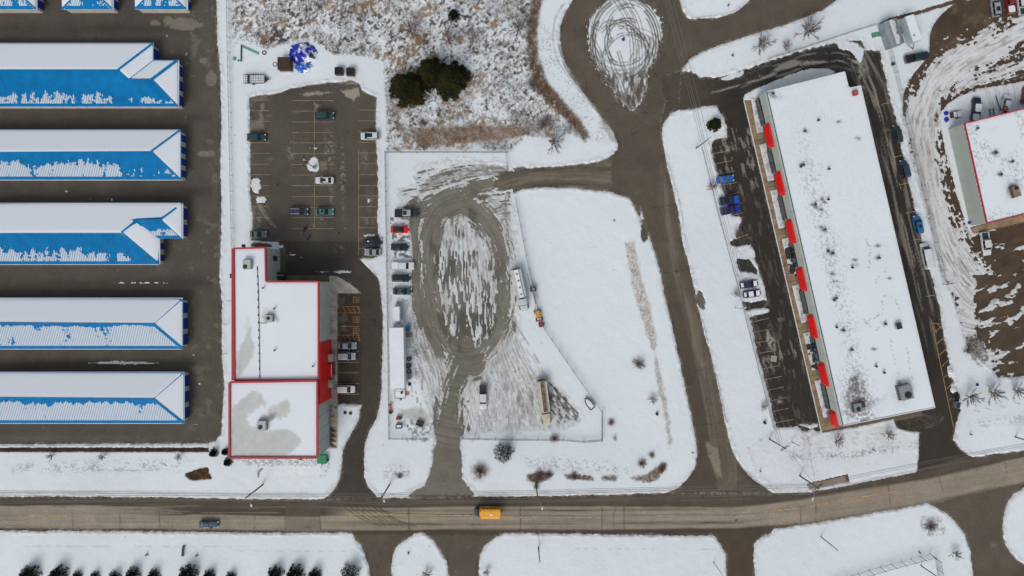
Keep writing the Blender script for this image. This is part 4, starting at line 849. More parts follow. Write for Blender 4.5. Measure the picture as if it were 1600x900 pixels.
EV, RG = 3.0, 4.7
def storage(label, eave, faces, caps, doors, ribs=True, south=None, name='storage_building'):
    """eave: outline px at eave height; faces: list (kind, [(u,v,h)...]); caps: [(p,q)]; doors: px edges (a,b,n) on the end walls"""
    cx, cy = P(*eave[0], 0).xy; t = thing(name, (0, 0, 0), label, 'storage building', group='rows of self storage units')
    er = [P(u, v, EV) for u, v in eave]
    # walls inset under the eaves
    n = len(er); cen = sum((Vector(p) for p in er), Vector()) / n
    ar = sum(er[i].x * er[(i + 1) % n].y - er[(i + 1) % n].x * er[i].y for i in range(n)); sg = 1 if ar > 0 else -1
    ins = []
    for i in range(n):
        p0, p1, p2 = er[i - 1].xy, er[i].xy, er[(i + 1) % n].xy
        d1, d2 = (p1 - p0).normalized(), (p2 - p1).normalized(); n1_, n2_ = Vector((-d1.y, d1.x)) * sg, Vector((-d2.y, d2.x)) * sg
        ins.append(p1 + (n1_ + n2_) * .35 / max(.5, 1 + n1_.dot(n2_)))
    wb = MB(); wb.prism([(p.x, p.y) for p in ins], -.1, EV - .02, M['cream_wall']); wb.obj('wall', t)
    fb = MB(); fb.prism([(p.x, p.y) for p in er], EV - .0, EV + .16, M['trim']); f_ = fb.obj('fascia', t)
    rb = MB()
    for kind, pts in faces:
        rb.add([P(u, v, h) + Vector((0, 0, .17)) for u, v, h in tri_up_px(pts)], [list(range(len(pts)))], M['blue_roof'])
    ro = rb.obj('roof', t)
    for q, (kind, pts) in enumerate(faces):
        p3 = [P(u, v, h) + Vector((0, 0, .17)) for u, v, h in pts]
        seed = int(abs(pts[0][1]) + abs(pts[0][0])) % 17
        if kind == 'full':
            snow_sheet('roof_snow', p3, lambda x, y, s, sd=seed: s - .03 + (fbm(x, y, 3, sd, 3) - .5) * .06, ro, step=.4)['kind'] = 'stuff'
        elif kind[0] == 'part':
            lo, hi, thr = kind[1], kind[2], kind[3]     # px rows between which the snow lies
            fx_ = kind[4] if len(kind) > 4 else 9999
            def dr_(x, y, s, sd=seed, lo=lo, hi=hi, thr=thr, fx_=fx_):
                h_ = 3.5; k = (H - h_) / H; vv_ = 450 - y * PPM / k; uu_ = 800 + x * PPM / k
                g_ = sst(lo, hi, vv_); n_ = fbm(x, y, 1.0, sd, 4, PI / 2 - .2, 4); n2_ = fbm(x, y, 7, sd + 3, 3, PI / 2, 3); n3_ = fbm(x, y, .45, sd + 6, 3)
                return (n01(n_) * .55 + n01(n2_) * .5 + (n3_ - .5) * .9 - thr - .42 * sst(fx_ - 25, fx_ + 25, uu_) + (g_ - 1) * 1.1 + .2 * g_) * 1.3 * (vv_ > lo - 4) + (vv_ <= lo - 4) * -2 - 3 * (y < float(y.min()) + .95)
            snow_sheet('roof_snow', p3, dr_, ro, thick=.035, step=.2, col=(0.62, 0.67, 0.69))['kind'] = 'stuff'
            a_, b_, c_ = face_frame(p3); xs = [p.x for p in p3]; g2_ = MB()
            poly2 = [(p.x, p.y) for p in p3]
            x = min(xs) + .2
            while x < max(xs):
                ys = []
                for i in range(len(poly2)):
                    (x1, y1), (x2, y2) = poly2[i], poly2[(i + 1) % len(poly2)]
                    if (x1 > x) != (x2 > x): ys.append(y1 + (x - x1) / (x2 - x1) * (y2 - y1))
                ys.sort()
                for y1, y2 in zip(ys[::2], ys[1::2]):
                    if y2 - y1 > .3:
                        z1, z2 = a_ * x + b_ * y1 + c_, a_ * x + b_ * y2 + c_
                        w2 = .035; g2_.add([(x - w2, y1, z1), (x + w2, y1, z1), (x + w2, y2, z2), (x - w2, y2, z2), (x - w2, y1, z1 + .075), (x + w2, y1, z1 + .075), (x + w2, y2, z2 + .075), (x - w2, y2, z2 + .075)],
                                           [[0, 1, 5, 4], [1, 2, 6, 5], [2, 3, 7, 6], [3, 0, 4, 7], [4, 5, 6, 7]], M['blue_roof'])
                x += .42
            g2_.obj('standing_seam', ro, kind='stuff')
    for c_ in caps:
        cap_strip('ridge_cap', P(*c_[0]) + Vector((0, 0, .2)), P(*c_[1]) + Vector((0, 0, .2)), c_[2] if len(c_) > 2 else .35, ro, M['blue_roof'], .05, .12)
    if south:
        g3 = MB(); a, b = P(south[0], south[2], EV), P(south[1], south[2], EV); g3.box(((a.x + b.x) / 2, a.y - .08, EV + .1), (b.x - a.x, .14, .16), M['trim']); g3.obj('gutter', ro)
    # roll-up doors with pilasters on the end walls; a row of them on the long walls
    for (a, b, nd) in doors:
        A, B = P(*a, EV), P(*b, EV); d = (B - A); L = d.xy.length; d = Vector((d.x, d.y, 0)).normalized(); nrm = Vector((d.y, -d.x, 0))
        if (A - cen).xy.dot(nrm.xy) < 0: nrm = -nrm
        for k in range(nd):
            ce = A + d * (L * (k + .5) / nd) - nrm * .35; w_ = L / nd - 1.15
            g4 = MB(); rz = math.atan2(d.y, d.x); g4.box((0, 0, 1.15), (w_, .12, 2.3), M['blue_door'])
            for zz in range(1, 8): g4.box((0, 0, zz * .31), (w_ - .06, .17, .03), M['blue_door'])
            dd_ = g4.obj('rollup_door', t, (ce.x, ce.y, 0), rz)
            g5 = MB(); g5.box((0, 0, 2.6), (w_ + .24, .2, .16), M['trim']); g5.box((-w_ / 2 - .1, 0, 1.26), (.14, .2, 2.52), M['trim']); g5.box((w_ / 2 + .1, 0, 1.26), (.14, .2, 2.52), M['trim']); g5.obj('door_frame', dd_)
    tr_ = MB()
    for (a, b, nd) in doors:
        A, B = P(*a, EV), P(*b, EV); d = (B - A).normalized(); nrm = Vector((d.y, -d.x, 0))
        if (A - cen).xy.dot(nrm.xy) < 0: nrm = -nrm
        m_ = (A + B) / 2 - nrm * .25; tr_ = MB(); tr_.box((m_.x, m_.y, 2.85), ((B - A).length, .1, .25), M['trim'], math.atan2(d.y, d.x)); tr_.obj('end_trim', t)
    return t
def tri_up_px(pts):
    a = sum(pts[i][0] * pts[(i + 1) % len(pts)][1] - pts[(i + 1) % len(pts)][0] * pts[i][1] for i in range(len(pts)))
    return pts if a < 0 else pts[::-1]
XW = -60
storage('long blue roofed storage building with stepped north east corner, topmost of the long rows', [(XW, 68), (240, 68), (240, 94.5), (278, 94.5), (279, 167), (XW, 167)],
        [('full', [(XW, 68, EV), (240, 68, EV), (186, 109, RG), (XW, 109, RG)]), ('full', [(186, 109, RG), (240, 68, EV), (240, 94.5, EV), (202, 124.5, 4.2)]),
         ('full', [(202, 124.5, 4.2), (240, 94.5, EV), (278, 94.5, EV), (238, 124.5, 4.2)]), ('full', [(238, 124.5, 4.2), (278, 94.5, EV), (279, 167, EV)]),
         (('part', 118, 160, .46, 165), [(XW, 109, RG), (186, 109, RG), (202, 124.5, 4.3), (238, 124.5, 4.2), (279, 167, EV), (XW, 167, EV)])],
        [((240, 68, EV), (186, 109, RG), .5), ((278, 94.5, EV), (238, 124.5, 4.2), .7), ((202, 124.5, 4.25), (238, 124.5, 4.25), .3), ((279, 167, EV), (238, 124.5, 4.2), .3)],
        [((240, 70), (240, 94), 1), ((278, 96), (279, 166), 3)], south=(XW, 279, 167))
storage('blue roofed storage building, second of the long rows from the top', [(XW, 203), (283, 203), (283, 281), (XW, 281)],
        [('full', [(XW, 203, EV), (283, 203, EV), (237, 237, RG), (XW, 238, RG)]), ('full', [(237, 237, RG), (283, 203, EV), (283, 281, EV)]),
         (('part', 238, 268, .42, 212), [(XW, 238, RG), (237, 237, RG), (283, 281, EV), (XW, 281, EV)])],
        [((283, 203, EV), (237, 237, RG), .45), ((283, 281, EV), (237, 237, RG), .3)], [((283, 205), (283, 279), 4)], south=(XW, 283, 281))
storage('blue roofed storage building with a notch at its south east corner', [(XW, 318), (285, 318), (285, 373), (248, 373), (249, 413), (XW, 413)],
        [('full', [(XW, 318, EV), (285, 318, EV), (252, 343, 4.2), (215, 344, 4.2), (191, 363, RG), (XW, 364, RG)]), ('full', [(252, 343, 4.2), (285, 318, EV), (285, 373, EV)]),
         (('part', 346, 362, .7), [(215, 344, 4.2), (252, 343, 4.2), (285, 373, EV), (248, 373, EV)]), ('full', [(191, 363, RG), (215, 344, 4.2), (248, 373, EV), (249, 413, EV)]),
         (('part', 366, 404, .44, 178), [(XW, 364, RG), (191, 363, RG), (249, 413, EV), (XW, 413, EV)])],
        [((215, 344, 4.25), (191, 363, RG), .45), ((276, 325, EV + .3), (252, 343, 4.2), .45), ((215, 344, 4.25), (252, 343, 4.25), .3), ((249, 413, EV), (191, 363, RG), .3)],
        [((285, 320), (285, 372), 2), ((248.5, 375), (249, 411), 2)], south=(XW, 249, 413))
storage('blue roofed storage building heavily dusted with snow, fourth of the long rows', [(XW, 467), (286, 467), (286, 545), (XW, 545)],
        [('full', [(XW, 467, EV), (286, 467, EV), (240, 506, RG), (XW, 504, RG)]), ('full', [(240, 506, RG), (286, 467, EV), (286, 545, EV)]),
         (('part', 504, 512, .07), [(XW, 504, RG), (240, 506, RG), (286, 545, EV), (XW, 545, EV)])],
        [((286, 545, EV), (240, 506, RG), .6), ((240, 506, RG), (XW, 504, RG), .3)], [((286, 469), (286, 543), 3)], south=(XW, 286, 545))
storage('blue roofed storage building nearest the main road, last of the long rows', [(XW, 582), (288, 582), (288, 661), (XW, 661)],
        [('full', [(XW, 582, EV), (288, 582, EV), (240, 623, RG), (XW, 621, RG)]), ('full', [(240, 623, RG), (288, 582, EV), (288, 661, EV)]),
         (('part', 620, 635, .06), [(XW, 621, RG), (240, 623, RG), (288, 661, EV), (XW, 661, EV)])],
        [((288, 661, EV), (240, 623, RG), .6), ((240, 623, RG), (XW, 621, RG), .3)], [((288, 584), (288, 659), 3)], south=(XW, 288, 661))
for (x0, x1, lb) in ((-30, 57, 'leftmost of the three blue hip roofed storage buildings at the top edge'), (97, 176, 'middle of the three blue hip roofed storage buildings at the top edge'), (211, 291, 'blue hip roofed storage building at the top edge, nearest the snowy field')):
    xm = (x0 + x1) / 2; hw_ = (x1 - x0) / 2; vt = -110; yb = 15
    storage(lb, [(x0, vt), (x1, vt), (x1, yb), (x0, yb)],
            [(('part', -25, 2, .72), [(x0, yb, EV), (xm - 4, yb - 36, RG), (xm + 4, yb - 36, RG), (x1, yb, EV)]), ('full', [(x1, yb, EV), (xm + 4, yb - 36, RG), (xm + 4, vt + 36, RG), (x1, vt, EV)]),
             ('full', [(x0, yb, EV), (x0, vt, EV), (xm - 4, vt + 36, RG), (xm - 4, yb - 36, RG)]), ('full', [(x0, vt, EV), (x1, vt, EV), (xm + 4, vt + 36, RG), (xm - 4, vt + 36, RG)])],
            [((x0, yb, EV), (xm - 4, yb - 36, RG), .3), ((x1, yb, EV), (xm + 4, yb - 36, RG), .3)], [((x1, yb - 2), (x1, vt), 6)])

def parapet(poly, h, parent, m, wid=.35, hgt=.55):
    for i in range(len(poly)):
        a, b = Vector(poly[i]), Vector(poly[(i + 1) % len(poly)]); d = b - a
        if d.length < .3: continue
        u_ = d.normalized(); c_ = (a + b) / 2
        g = MB(); g.box((0, 0, hgt / 2), (d.length - wid * .5, wid, hgt), m); g.obj('parapet', parent, (c_.x, c_.y, h), math.atan2(u_.y, u_.x))
def shrink(poly, k):
    n = len(poly); ar = sum(poly[i][0] * poly[(i + 1) % n][1] - poly[(i + 1) % n][0] * poly[i][1] for i in range(n)); sg = 1 if ar > 0 else -1; o = []
    for i in range(n):
        p0, p1, p2 = Vector(poly[i - 1]), Vector(poly[i]), Vector(poly[(i + 1) % n]); d1, d2 = (p1 - p0).normalized(), (p2 - p1).normalized()
        a, b = Vector((-d1.y, d1.x)) * sg, Vector((-d2.y, d2.x)) * sg; o.append(tuple(p1 + (a + b) * k / max(.5, 1 + a.dot(b))))
    return o
def ac_unit(px, h, size, rz, label, fan=(0.0, 0.0), m='green_wall', dark_fan=True, hz=1.2):
    p = P(px[0], px[1], h); t = thing('rooftop_unit', p, label, 'rooftop unit', rz, 'air handling units on the roofs')
    g = MB(); g.box((0, 0, hz / 2), (size[0], size[1], hz), M[m], bev=.08); g.box((0, 0, .06), (size[0] + .25, size[1] + .25, .12), M['galv']); g.obj('housing', t)
    g = MB(); r = min(size) * .27; g.cyl((fan[0], fan[1], hz + .08), r, .16, M['black'], 14)
    for k in range(4): g.box((fan[0], fan[1], hz + .17), (r * 1.7, .1, .02), M['dark'], k * PI / 4)
    g.obj('fan', t)
    g = MB()
    for k in range(5): g.box((-size[0] / 2 - .02, -size[1] / 2 + (k + .5) * size[1] / 5, hz * .5), (.05, size[1] / 6.5, hz * .6), M['dark'])
    g.obj('louvre', t); return t
def vent(px, h, label, r=.28, hh=.6):
    p = P(px[0], px[1], h); g = MB(); g.cyl((0, 0, hh / 2), r * .7, hh, M['galv'], 8); g.cyl((0, 0, hh + .05), r, .14, M['dark'], 8)
    return tag(g.obj('roof_vent', None, p), label, 'roof vent', 'vent pipes on the roofs')

# ---- recreation hall with red coping
HB = 10.0
t = thing('retail_hall', (0, 0, 0), 'large flat roofed white hall outlined in red with grey green walls', 'building')
UP = [(365, 388), (415, 387), (416, 440), (498, 440), (498, 594), (366.5, 594)]; LOW = [(359, 597), (496, 595), (496, 715), (359, 715)]
up = [tuple(P(u, v, HB).xy) for u, v in UP]; lo = [tuple(P(u, v, HB + .6).xy) for u, v in LOW]
g = MB(); g.prism(up, -.1, HB - .25, M['green_wall']); g.obj('wall', t)
lo2 = [(p[0], p[1]) for p in lo]
g = MB(); g.prism(lo2, -.1, HB + .35, M['green_wall2']); g.obj('wall', t)['label'] = 'wall of the taller south block'
def hallcov(blobs):
    def f(x, y, s, cov):
        k = (H - HB) / H; uu_ = 800 + x * PPM / k; vv2_ = 450 - y * PPM / k
        n_ = (fbm(uu_, vv2_, 14, 4, 4) - .5) * 14
        for pl, col, kk in blobs:
            q = poly_sd(uu_, vv2_, catmull(pl, True, 4)) + n_ * .8 + (fbm(uu_, vv2_, 3.5, 9, 3) - .5) * 5
            mm_ = sst(-2.5, 3, q) * kk * (.72 + .45 * fbm(uu_, vv2_, 7, 8, 4)) + np.exp(-(q / 1.1) ** 2) * .18
            m_ = np.clip(mm_, 0, 1)[..., None]; cov[:] = cov * (1 - m_) + np.array(col) * m_
        cov *= (.97 + .06 * fbm(uu_, vv2_, 60, 3, 3))[..., None]
    return f
pond = (0.48, 0.48, 0.44)
snow_sheet('roof_snow', [(*p, HB - .2) for p in up], lambda x, y, s: s - .1, t, coverfn=hallcov([([(374, 545), (383, 525), (390, 512), (395, 530), (392, 560), (382, 580), (371, 588), (370, 570)], pond, .8), ([(383, 512), (388, 495), (391, 510), (388, 520)], (0.6, 0.62, 0.6), .5), ([(410, 493), (424, 492), (436, 497), (432, 502), (416, 504), (410, 500)], (0.42, 0.42, 0.38), .9),
            ([(412, 485), (416, 480), (417, 492), (411, 493)], (0.6, 0.6, 0.58), .6)]), thick=.12, step=.3, lift=.05)
snow_sheet('roof_snow', [(*p, HB + .4) for p in lo], lambda x, y, s: s - .1, t, coverfn=hallcov([([(363, 645), (378, 628), (395, 612), (410, 617), (416, 628), (400, 640), (386, 655), (400, 668), (425, 672), (445, 668), (462, 675), (470, 690), (455, 705), (425, 713), (385, 714), (363, 705)], pond, .8),
            ([(430, 632), (445, 626), (454, 636), (443, 655), (428, 650), (420, 645)], (0.5, 0.5, 0.45), .8), ([(421, 652), (430, 643), (433, 648), (424, 656)], (0.2, 0.2, 0.2), .8), ([(404, 655), (418, 650), (422, 662), (415, 672), (404, 670)], (0.4, 0.42, 0.38), .7)]), thick=.12, step=.3, lift=.05)
parapet(up[:1] + up[1:], HB - .26, t, M['red_cap'], .38, .62); parapet(lo, HB + .34, t, M['red_cap'], .42, .62)
g = MB(); a, b = P(364.5, 388, HB), P(366.5, 594, HB); g.box(((a.x + b.x) / 2 - .2, (a.y + b.y) / 2, HB + .33), (.5, abs(a.y - b.y), .1), M['red_cap'], 0); g.obj('coping', t)
# east wall of the hall: panels, joints, red entrance
def wall_x(px, h): return P(px, 450, h).x
xe = up[3][0]; xe2 = lo[1][0]
k = 0
for v0 in np.arange(442, 536, 18.6):
    y0, y1 = P(0, v0, HB).y, P(0, min(v0 + 18.6, 536), HB).y
    g = MB(); g.box((xe + .05, (y0 + y1) / 2, HB / 2 - .2), (.1, abs(y1 - y0) - .09, HB - .5), M['green_wall']); g.obj('wall_panel', t)
for v0 in np.arange(633, 714, 20):
    y0, y1 = P(0, v0, HB + .5).y, P(0, min(v0 + 20, 714), HB + .5).y
    g = MB(); g.box((xe2 + .05, (y0 + y1) / 2, HB / 2), (.1, abs(y1 - y0) - .09, HB), M['green_wall2']); g.obj('wall_panel', t)
for v0 in np.arange(389, 436, 17):
    y0, y1 = P(0, v0, HB).y, P(0, min(v0 + 17, 438), HB).y
    g = MB(); g.box((up[1][0] + .06, (y0 + y1) / 2, HB / 2 - .2), (.1, abs(y1 - y0) - .09, HB - .5), M['green_wall']); g.obj('wall_panel', t)
y0, y1 = P(0, 536, HB).y, P(0, 632, HB).y
g = MB(); g.box((xe + .22, (y0 + y1) / 2, HB / 2), (.3, y0 - y1, HB), M['red']); g.obj('red_wall_panel', t)
y2, y3 = P(0, 566, 4).y, P(0, 592, 4).y
en = MB(); en.box((xe + .75, (y2 + y3) / 2, 1.9), (1.1, (y2 - y3) * .75, 3.8), M['red']); eo = en.obj('entrance_porch', t)
g = MB(); g.box((xe + 1.33, (y2 + y3) / 2, 1.3), (.08, (y2 - y3) * .6, 2.4), M['glass']); g.obj('door', eo)
g = MB(); g.box((xe + 1.33, (y2 + y3) / 2, 3.7), (.1, (y2 - y3) * .76, .2), M['trim']); g.obj('trim_band', eo)
for v_ in (560, 600):
    yy_ = P(0, v_, 3).y; g = MB(); g.box((xe + .75, yy_, 1.6), (.9, 1.9, 3.2), M['dusty_conc']); g.obj('entrance_pier', t)
g = MB(); p = P(428, 398, 6); g.box((up[1][0] + .16, P(0, 404, 3).y, 4), (.1, 1.2, 2.8), M['dark']); g.obj('louvre', t)
g = MB(); g.box((up[1][0] + .9, P(0, 430, 3).y, 1.4), (1.4, 1.6, 2.8), M['dark'], bev=.1); g.box((up[1][0] + 1.0, P(0, 430, 3).y, 2.9), (1.9, .12, .1), M['trim']); g.obj('service_hatch', t)
g = MB(); p = P(364, 431, HB); g.box((p.x - .3, p.y, HB - .4), (.9, 1.1, .9), M['dark'], bev=.1); g.obj('scupper', t)
g = MB(); p = P(469, 716, HB); g.box((p.x, p.y - .2, HB - .3), (.6, .5, .6), M['dark']); g.obj('scupper', t)
g = MB(); p = P(379, 385, HB); g.box((p.x, p.y + .2, HB - .6), (.7, .7, .7), M['dark'], bev=.1); g.obj('wall_lamp', t)
# gas pipe over the roof on sleepers
pp = [P(402, 416, HB + .1), P(403.5, 450, HB + .1), P(405, 520, HB + .1), P(406, 592, HB + .1)]
g = MB(); g.tube(pp, .07, M['dark'], 5)
for v_ in range(420, 592, 12): q = P(402 + (v_ - 416) * .022, v_, HB + .05); g.box(q, (.25, .5, .1), M['dark'])
g.tube([P(404.5, 505, HB + .1), P(417, 505, HB + .1)], .05, M['dark'], 5)
tag(g.obj('gas_pipe'), 'thin dark pipe running north to south across the hall roof', 'pipe')
ac_unit((388, 413), HB, (1.8, 2.1), 0, 'pale square rooftop unit near the north end of the hall roof', (-.3, -.6))
ac_unit((422, 497), HB, (1.6, 1.5), 0, 'rooftop unit with dark fan standing in a melted patch mid hall', (0, 0))
ac_unit((411, 664), HB + .7, (1.9, 2.2), 0, 'rooftop unit on the red edged south block of the hall', (-.2, -.3))
for px, lb in (((429.5, 482), 'small dark vent north of the fan unit on the hall roof'), ((430, 547), 'small dark vent in the middle of the hall roof'), ((490, 572), 'small vent near the south east corner of the hall roof'), ((412, 450), 'small pale vent near the inner corner of the hall roof')): vent(px, HB, lb, .22)
# walkways round the hall
def slab(name, poly, m, z0=.0, z1=.12, label=None):
    g = MB(); g.prism([tuple(P(u, v, 0).xy) for u, v in poly], z0 - .1, z1, m); o = g.obj(name); o['kind'] = 'structure'; return o
def paved(name, poly, m, n, z1=.12, gap=.03, wiggle=.0):
    """strip of n concrete slabs between two long edges poly=[a0,a1,b1,b0], joints recessed"""
    root = MB(); root.prism([tuple(P(u, v, 0).xy) for u, v in poly], -.1, z1 - .03, M['mulch']); o = root.obj(name); o['kind'] = 'structure'
    a0, a1, b1, b0 = [Vector(P(u, v, 0).xy) for u, v in poly]
    for k in range(n):
        t0, t1 = k / n, (k + 1) / n; e_ = gap / ((a1 - a0).length + 1e-6); t0 += e_; t1 -= e_
        g = MB(); g.prism([tuple(a0.lerp(a1, t0)), tuple(a0.lerp(a1, t1)), tuple(b0.lerp(b1, t1)), tuple(b0.lerp(b1, t0))], 0, z1 + rnd.uniform(-.005, .008), m); g.obj('paving_slab', o)
    return o
paved('hall_sidewalk', [(513, 440), (516.5, 698), (527.5, 698), (526.5, 440)], M['dusty_conc'], 17)
slab('loading_ramp', [(437, 388), (445.5, 388), (446, 431), (515, 431), (515, 438.5), (437, 438.5)], M['brown_curb'], 0, .14)
slab('corner_apron', [(515, 431), (527, 432), (548, 444), (563.5, 457.5), (527, 458), (515, 441)], M['dusty_conc'], 0, .13)
slab('step_landing', [(513, 698), (527, 698), (527, 699), (513, 699)], M['dusty_conc'], 0, .1)
for k, v_ in enumerate((671, 679, 687, 695)):
    g = MB(); a = P(517, v_, .12); g.add([(0, -.55, 0), (0, .55, 0), (1.25, -.55, 0), (0, -.55, .25), (0, .55, .25), (1.25, -.55, .25)], [[0, 2, 1], [3, 4, 5], [0, 1, 4, 3], [1, 2, 5, 4], [2, 0, 3, 5]], M['mulch'])
    tag(g.obj('door_step', None, a), ('northernmost', 'second', 'third', 'southernmost')[k] + ' of the small brown wedge steps on the hall walk', 'step', 'brown wedge steps along the hall walk')

# ---- plaza
HP = 6.5
rp = [(1197.5, 143), (1320, 112), (1325, 133), (1330, 137), (1345, 134), (1461, 637), (1317, 665.5)]
pl = [tuple(P(u, v, HP).xy) for u, v in rp]
t = thing('shopping_plaza', (0, 0, 0), 'long flat roofed strip plaza with red awnings along its west front', 'building')
wl = shrink(pl, .12); g = MB(); g.prism(wl, -.1, HP - .4, M['cream_wall']); g.obj('wall', t)
def plcov(x, y, s, cov):
    k = (H - HP) / H; uu_ = 800 + x * PPM / k; vv_ = 450 - y * PPM / k
    cov *= (.95 + .08 * fbm(uu_, vv_, 70, 3, 3))[..., None]
    ax = (uu_ - (1198 + (vv_ - 143) * .2286)); sp = fbm(uu_, vv_, 2.3, 4, 3); cl = fbm(uu_, vv_, 26, 5, 3)
    gate = np.exp(-((ax - 40) / 17) ** 2) * sst(150, 330, vv_) * .62 + sst(560, 400, vv_) * .12 + np.exp(-((ax - 30) / 26) ** 2) * sst(560, 610, vv_) * .75
    m_ = np.clip(sst(.62 - .15 * gate, .72 - .14 * gate, sp) * gate * (.4 + .9 * cl), 0, 1)[..., None] * .85
    cov[:] = cov * (1 - m_) + np.array((0.22, 0.19, 0.19)) * m_
    def blob(a, b, ra, rb, kk, col=(0.07, 0.065, 0.065), ang=0, nz=1.0, thr=.48):
        dx, dy = uu_ - a, vv_ - b; c_, s_ = math.cos(ang), math.sin(ang); q = ((dx * c_ + dy * s_) / ra) ** 2 + ((-dx * s_ + dy * c_) / rb) ** 2
        m_ = (np.exp(-q) * sst(thr - .1, thr + .1, fbm(uu_, vv_, 3, 7, 3) + .25 * np.exp(-q * 3)) * kk * .62 * nz)[..., None]; m_ = np.clip(m_, 0, 1)
        cov[:] = cov * (1 - m_) + np.array(col) * m_
    blob(1338, 607, 15, 22, 1.1, (0.1, 0.085, 0.085)); blob(1345, 636, 30, 7, 1.2, (0.14, 0.115, 0.12), -.35); blob(1327, 630, 10, 24, 1.0, (0.15, 0.13, 0.11), -.1); blob(1336, 592, 6, 6, 1.2)
    blob(1411, 612, 13, 16, .9, (0.12, 0.12, 0.12)); blob(1405, 600, 5, 8, 1); blob(1204, 144, 8, 4, 1.3, (0.04,) * 3, .5); blob(1210, 150, 10, 5, .9)
    for a, b in ((1254, 258), (1259, 205), (1270, 320), (1285, 311), (1289, 315), (1275, 323), (1283, 327), (1284, 355), (1288, 360), (1293, 393), (1300, 396), (1301, 428), (1304, 440), (1336, 406), (1337, 415), (1303, 468), (1317, 516), (1330, 547), (1382, 506), (1403, 508), (1372, 403), (1390, 435), (1310, 190), (1341, 216), (1366, 545), (1372, 384)): blob(a, b, 4.5, 3.0, 1.4, (0.06, 0.055, 0.06), 0, 1, .45)
    r5 = random.Random(11)
    for pts in ([(1378, 470), (1379, 490), (1367, 495), (1352, 505)], [(1383, 462), (1400, 470), (1404, 485)], [(1393, 531), (1397, 560), (1405, 590), (1406, 610)], [(1418, 545), (1420, 570), (1425, 590)], [(1354, 375), (1360, 395), (1357, 420)], [(1385, 420), (1368, 440)], [(1388, 505), (1370, 515), (1350, 500)]):
        pc = catmull(pts, n=5)
        for q_ in pc: blob(q_[0] + r5.uniform(-1.5, 1.5), q_[1] + r5.uniform(-2, 2), r5.uniform(.7, 1.5), 1.2, 1.2, (0.2, 0.2, 0.21), 0, 1, .35) if r5.random() < .75 else None
snow_sheet('roof_snow', [(*p, HP - .3) for p in pl], lambda x, y, s: s - .08, t, coverfn=plcov, thick=.1, step=.24, lift=.12)
for a, b in ((0, 1), (1, 2), (3, 4), (4, 5), (5, 6)):
    A, B = Vector(pl[a]), Vector(pl[b]); c_ = (A + B) / 2; d = B - A; g = MB(); g.box((0, 0, .2), (d.length, .2, .42), M['trim']); g.obj('parapet', t, (c_.x, c_.y, HP - .4), math.atan2(d.y, d.x))
A, B = Vector(pl[0]), Vector(pl[6]); d = (B - A).normalized(); nr = Vector((d.y, -d.x));
if nr.x > 0: nr = -nr
Lw = (B - A).length; rz = math.atan2(d.y, d.x)
def pz(s_, out_, z): q = A + d * s_ + nr * out_; return (q.x, q.y, z)
for k in range(14):      # fascia boards, butt jointed
    l_ = Lw / 14; c_ = A + d * (l_ * (k + .5)) + nr * .25
    g = MB(); g.box((0, 0, 0), (l_ - .05, .5, 3.4), M['green_wall']); g.obj('fascia_panel', t, (c_.x, c_.y, HP - 1.62), rz)
g = MB(); c_ = A + d * (Lw / 2); g.box((0, 0, 0), (Lw, .16, .06), M['dark']); g.obj('flashing', t, (c_.x + nr.x * .0, c_.y + nr.y * 0, HP + .12), rz)
# awning positions (pixel centres), shop fronts between
aw = [(1199, 212), (1216.5, 287), (1233.5, 362), (1251, 437), (1268.5, 511), (1286, 586), (1303, 656)]
ws = []
for (u, v) in aw:
    q = Vector(P(u, v, 4.6).xy); ws.append((q - A).dot(d))
for k, s_ in enumerate(ws):
    hl = 3.0 if k < 6 else 2.1
    g = MB(); prof = [(.5, 5.5), (.85, 5.45), (1.35, 3.3), (1.35, 3.1)]
    v_ = []
    for side, ch in ((-1, 0), (1, 0)):
        pass
    rows = [(-hl, .25), (-hl + .8, 1.0), (hl - .8, 1.0), (hl, .25)]
    for (ss, kk) in rows:
        for (o, z) in prof: v_.append(pz(s_ + ss, .5 + (o - .5) * kk, 3.2 + (z - 3.2) * (1 if kk == 1 else .92)))
        v_.append(pz(s_ + ss, .5, 3.2))
    n_ = len(prof) + 1; fs = [[i * n_ + j, i * n_ + (j + 1) % n_, (i + 1) * n_ + (j + 1) % n_, (i + 1) * n_ + j] for i in range(3) for j in range(n_)] + [list(range(n_)), list(range(3 * n_, 4 * n_))[::-1]]
    g.add(v_, fs, M['red']); g.obj('awning', t)
edges = [0.4] + sum([[s_ - 3.1, s_ + 3.1] for s_ in ws[:-1]], []) + [ws[-1] - 2.2]
for a, b in zip(edges[::2], edges[1::2]):
    l_ = b - a; g = MB(); c_ = Vector(pz((a + b) / 2, .62, 1.5)); g.box((0, 0, 0), (l_, .12, 2.9), M['glass']); wn = g.obj('shop_window', t, c_, rz)
    nn = max(2, int(l_ / 1.5))
    for j in range(nn + 1):
        g = MB(); g.box((0, 0, 0), (.07, .16, 2.94), M['galv']); g.obj('mullion', wn, (-l_ / 2 + j * l_ / nn, 0, .01))
    g = MB(); g.box((0, 0, 0), (l_, .22, .12), M['galv']); g.obj('sill', wn, (0, 0, -1.2))
for s_ in ws:
    g = MB(); c_ = Vector(pz(s_, .64, 1.2)); g.box((0, 0, 0), (1.8, .12, 2.3), M['glass_l']); g.obj('shop_door', t, c_, rz)
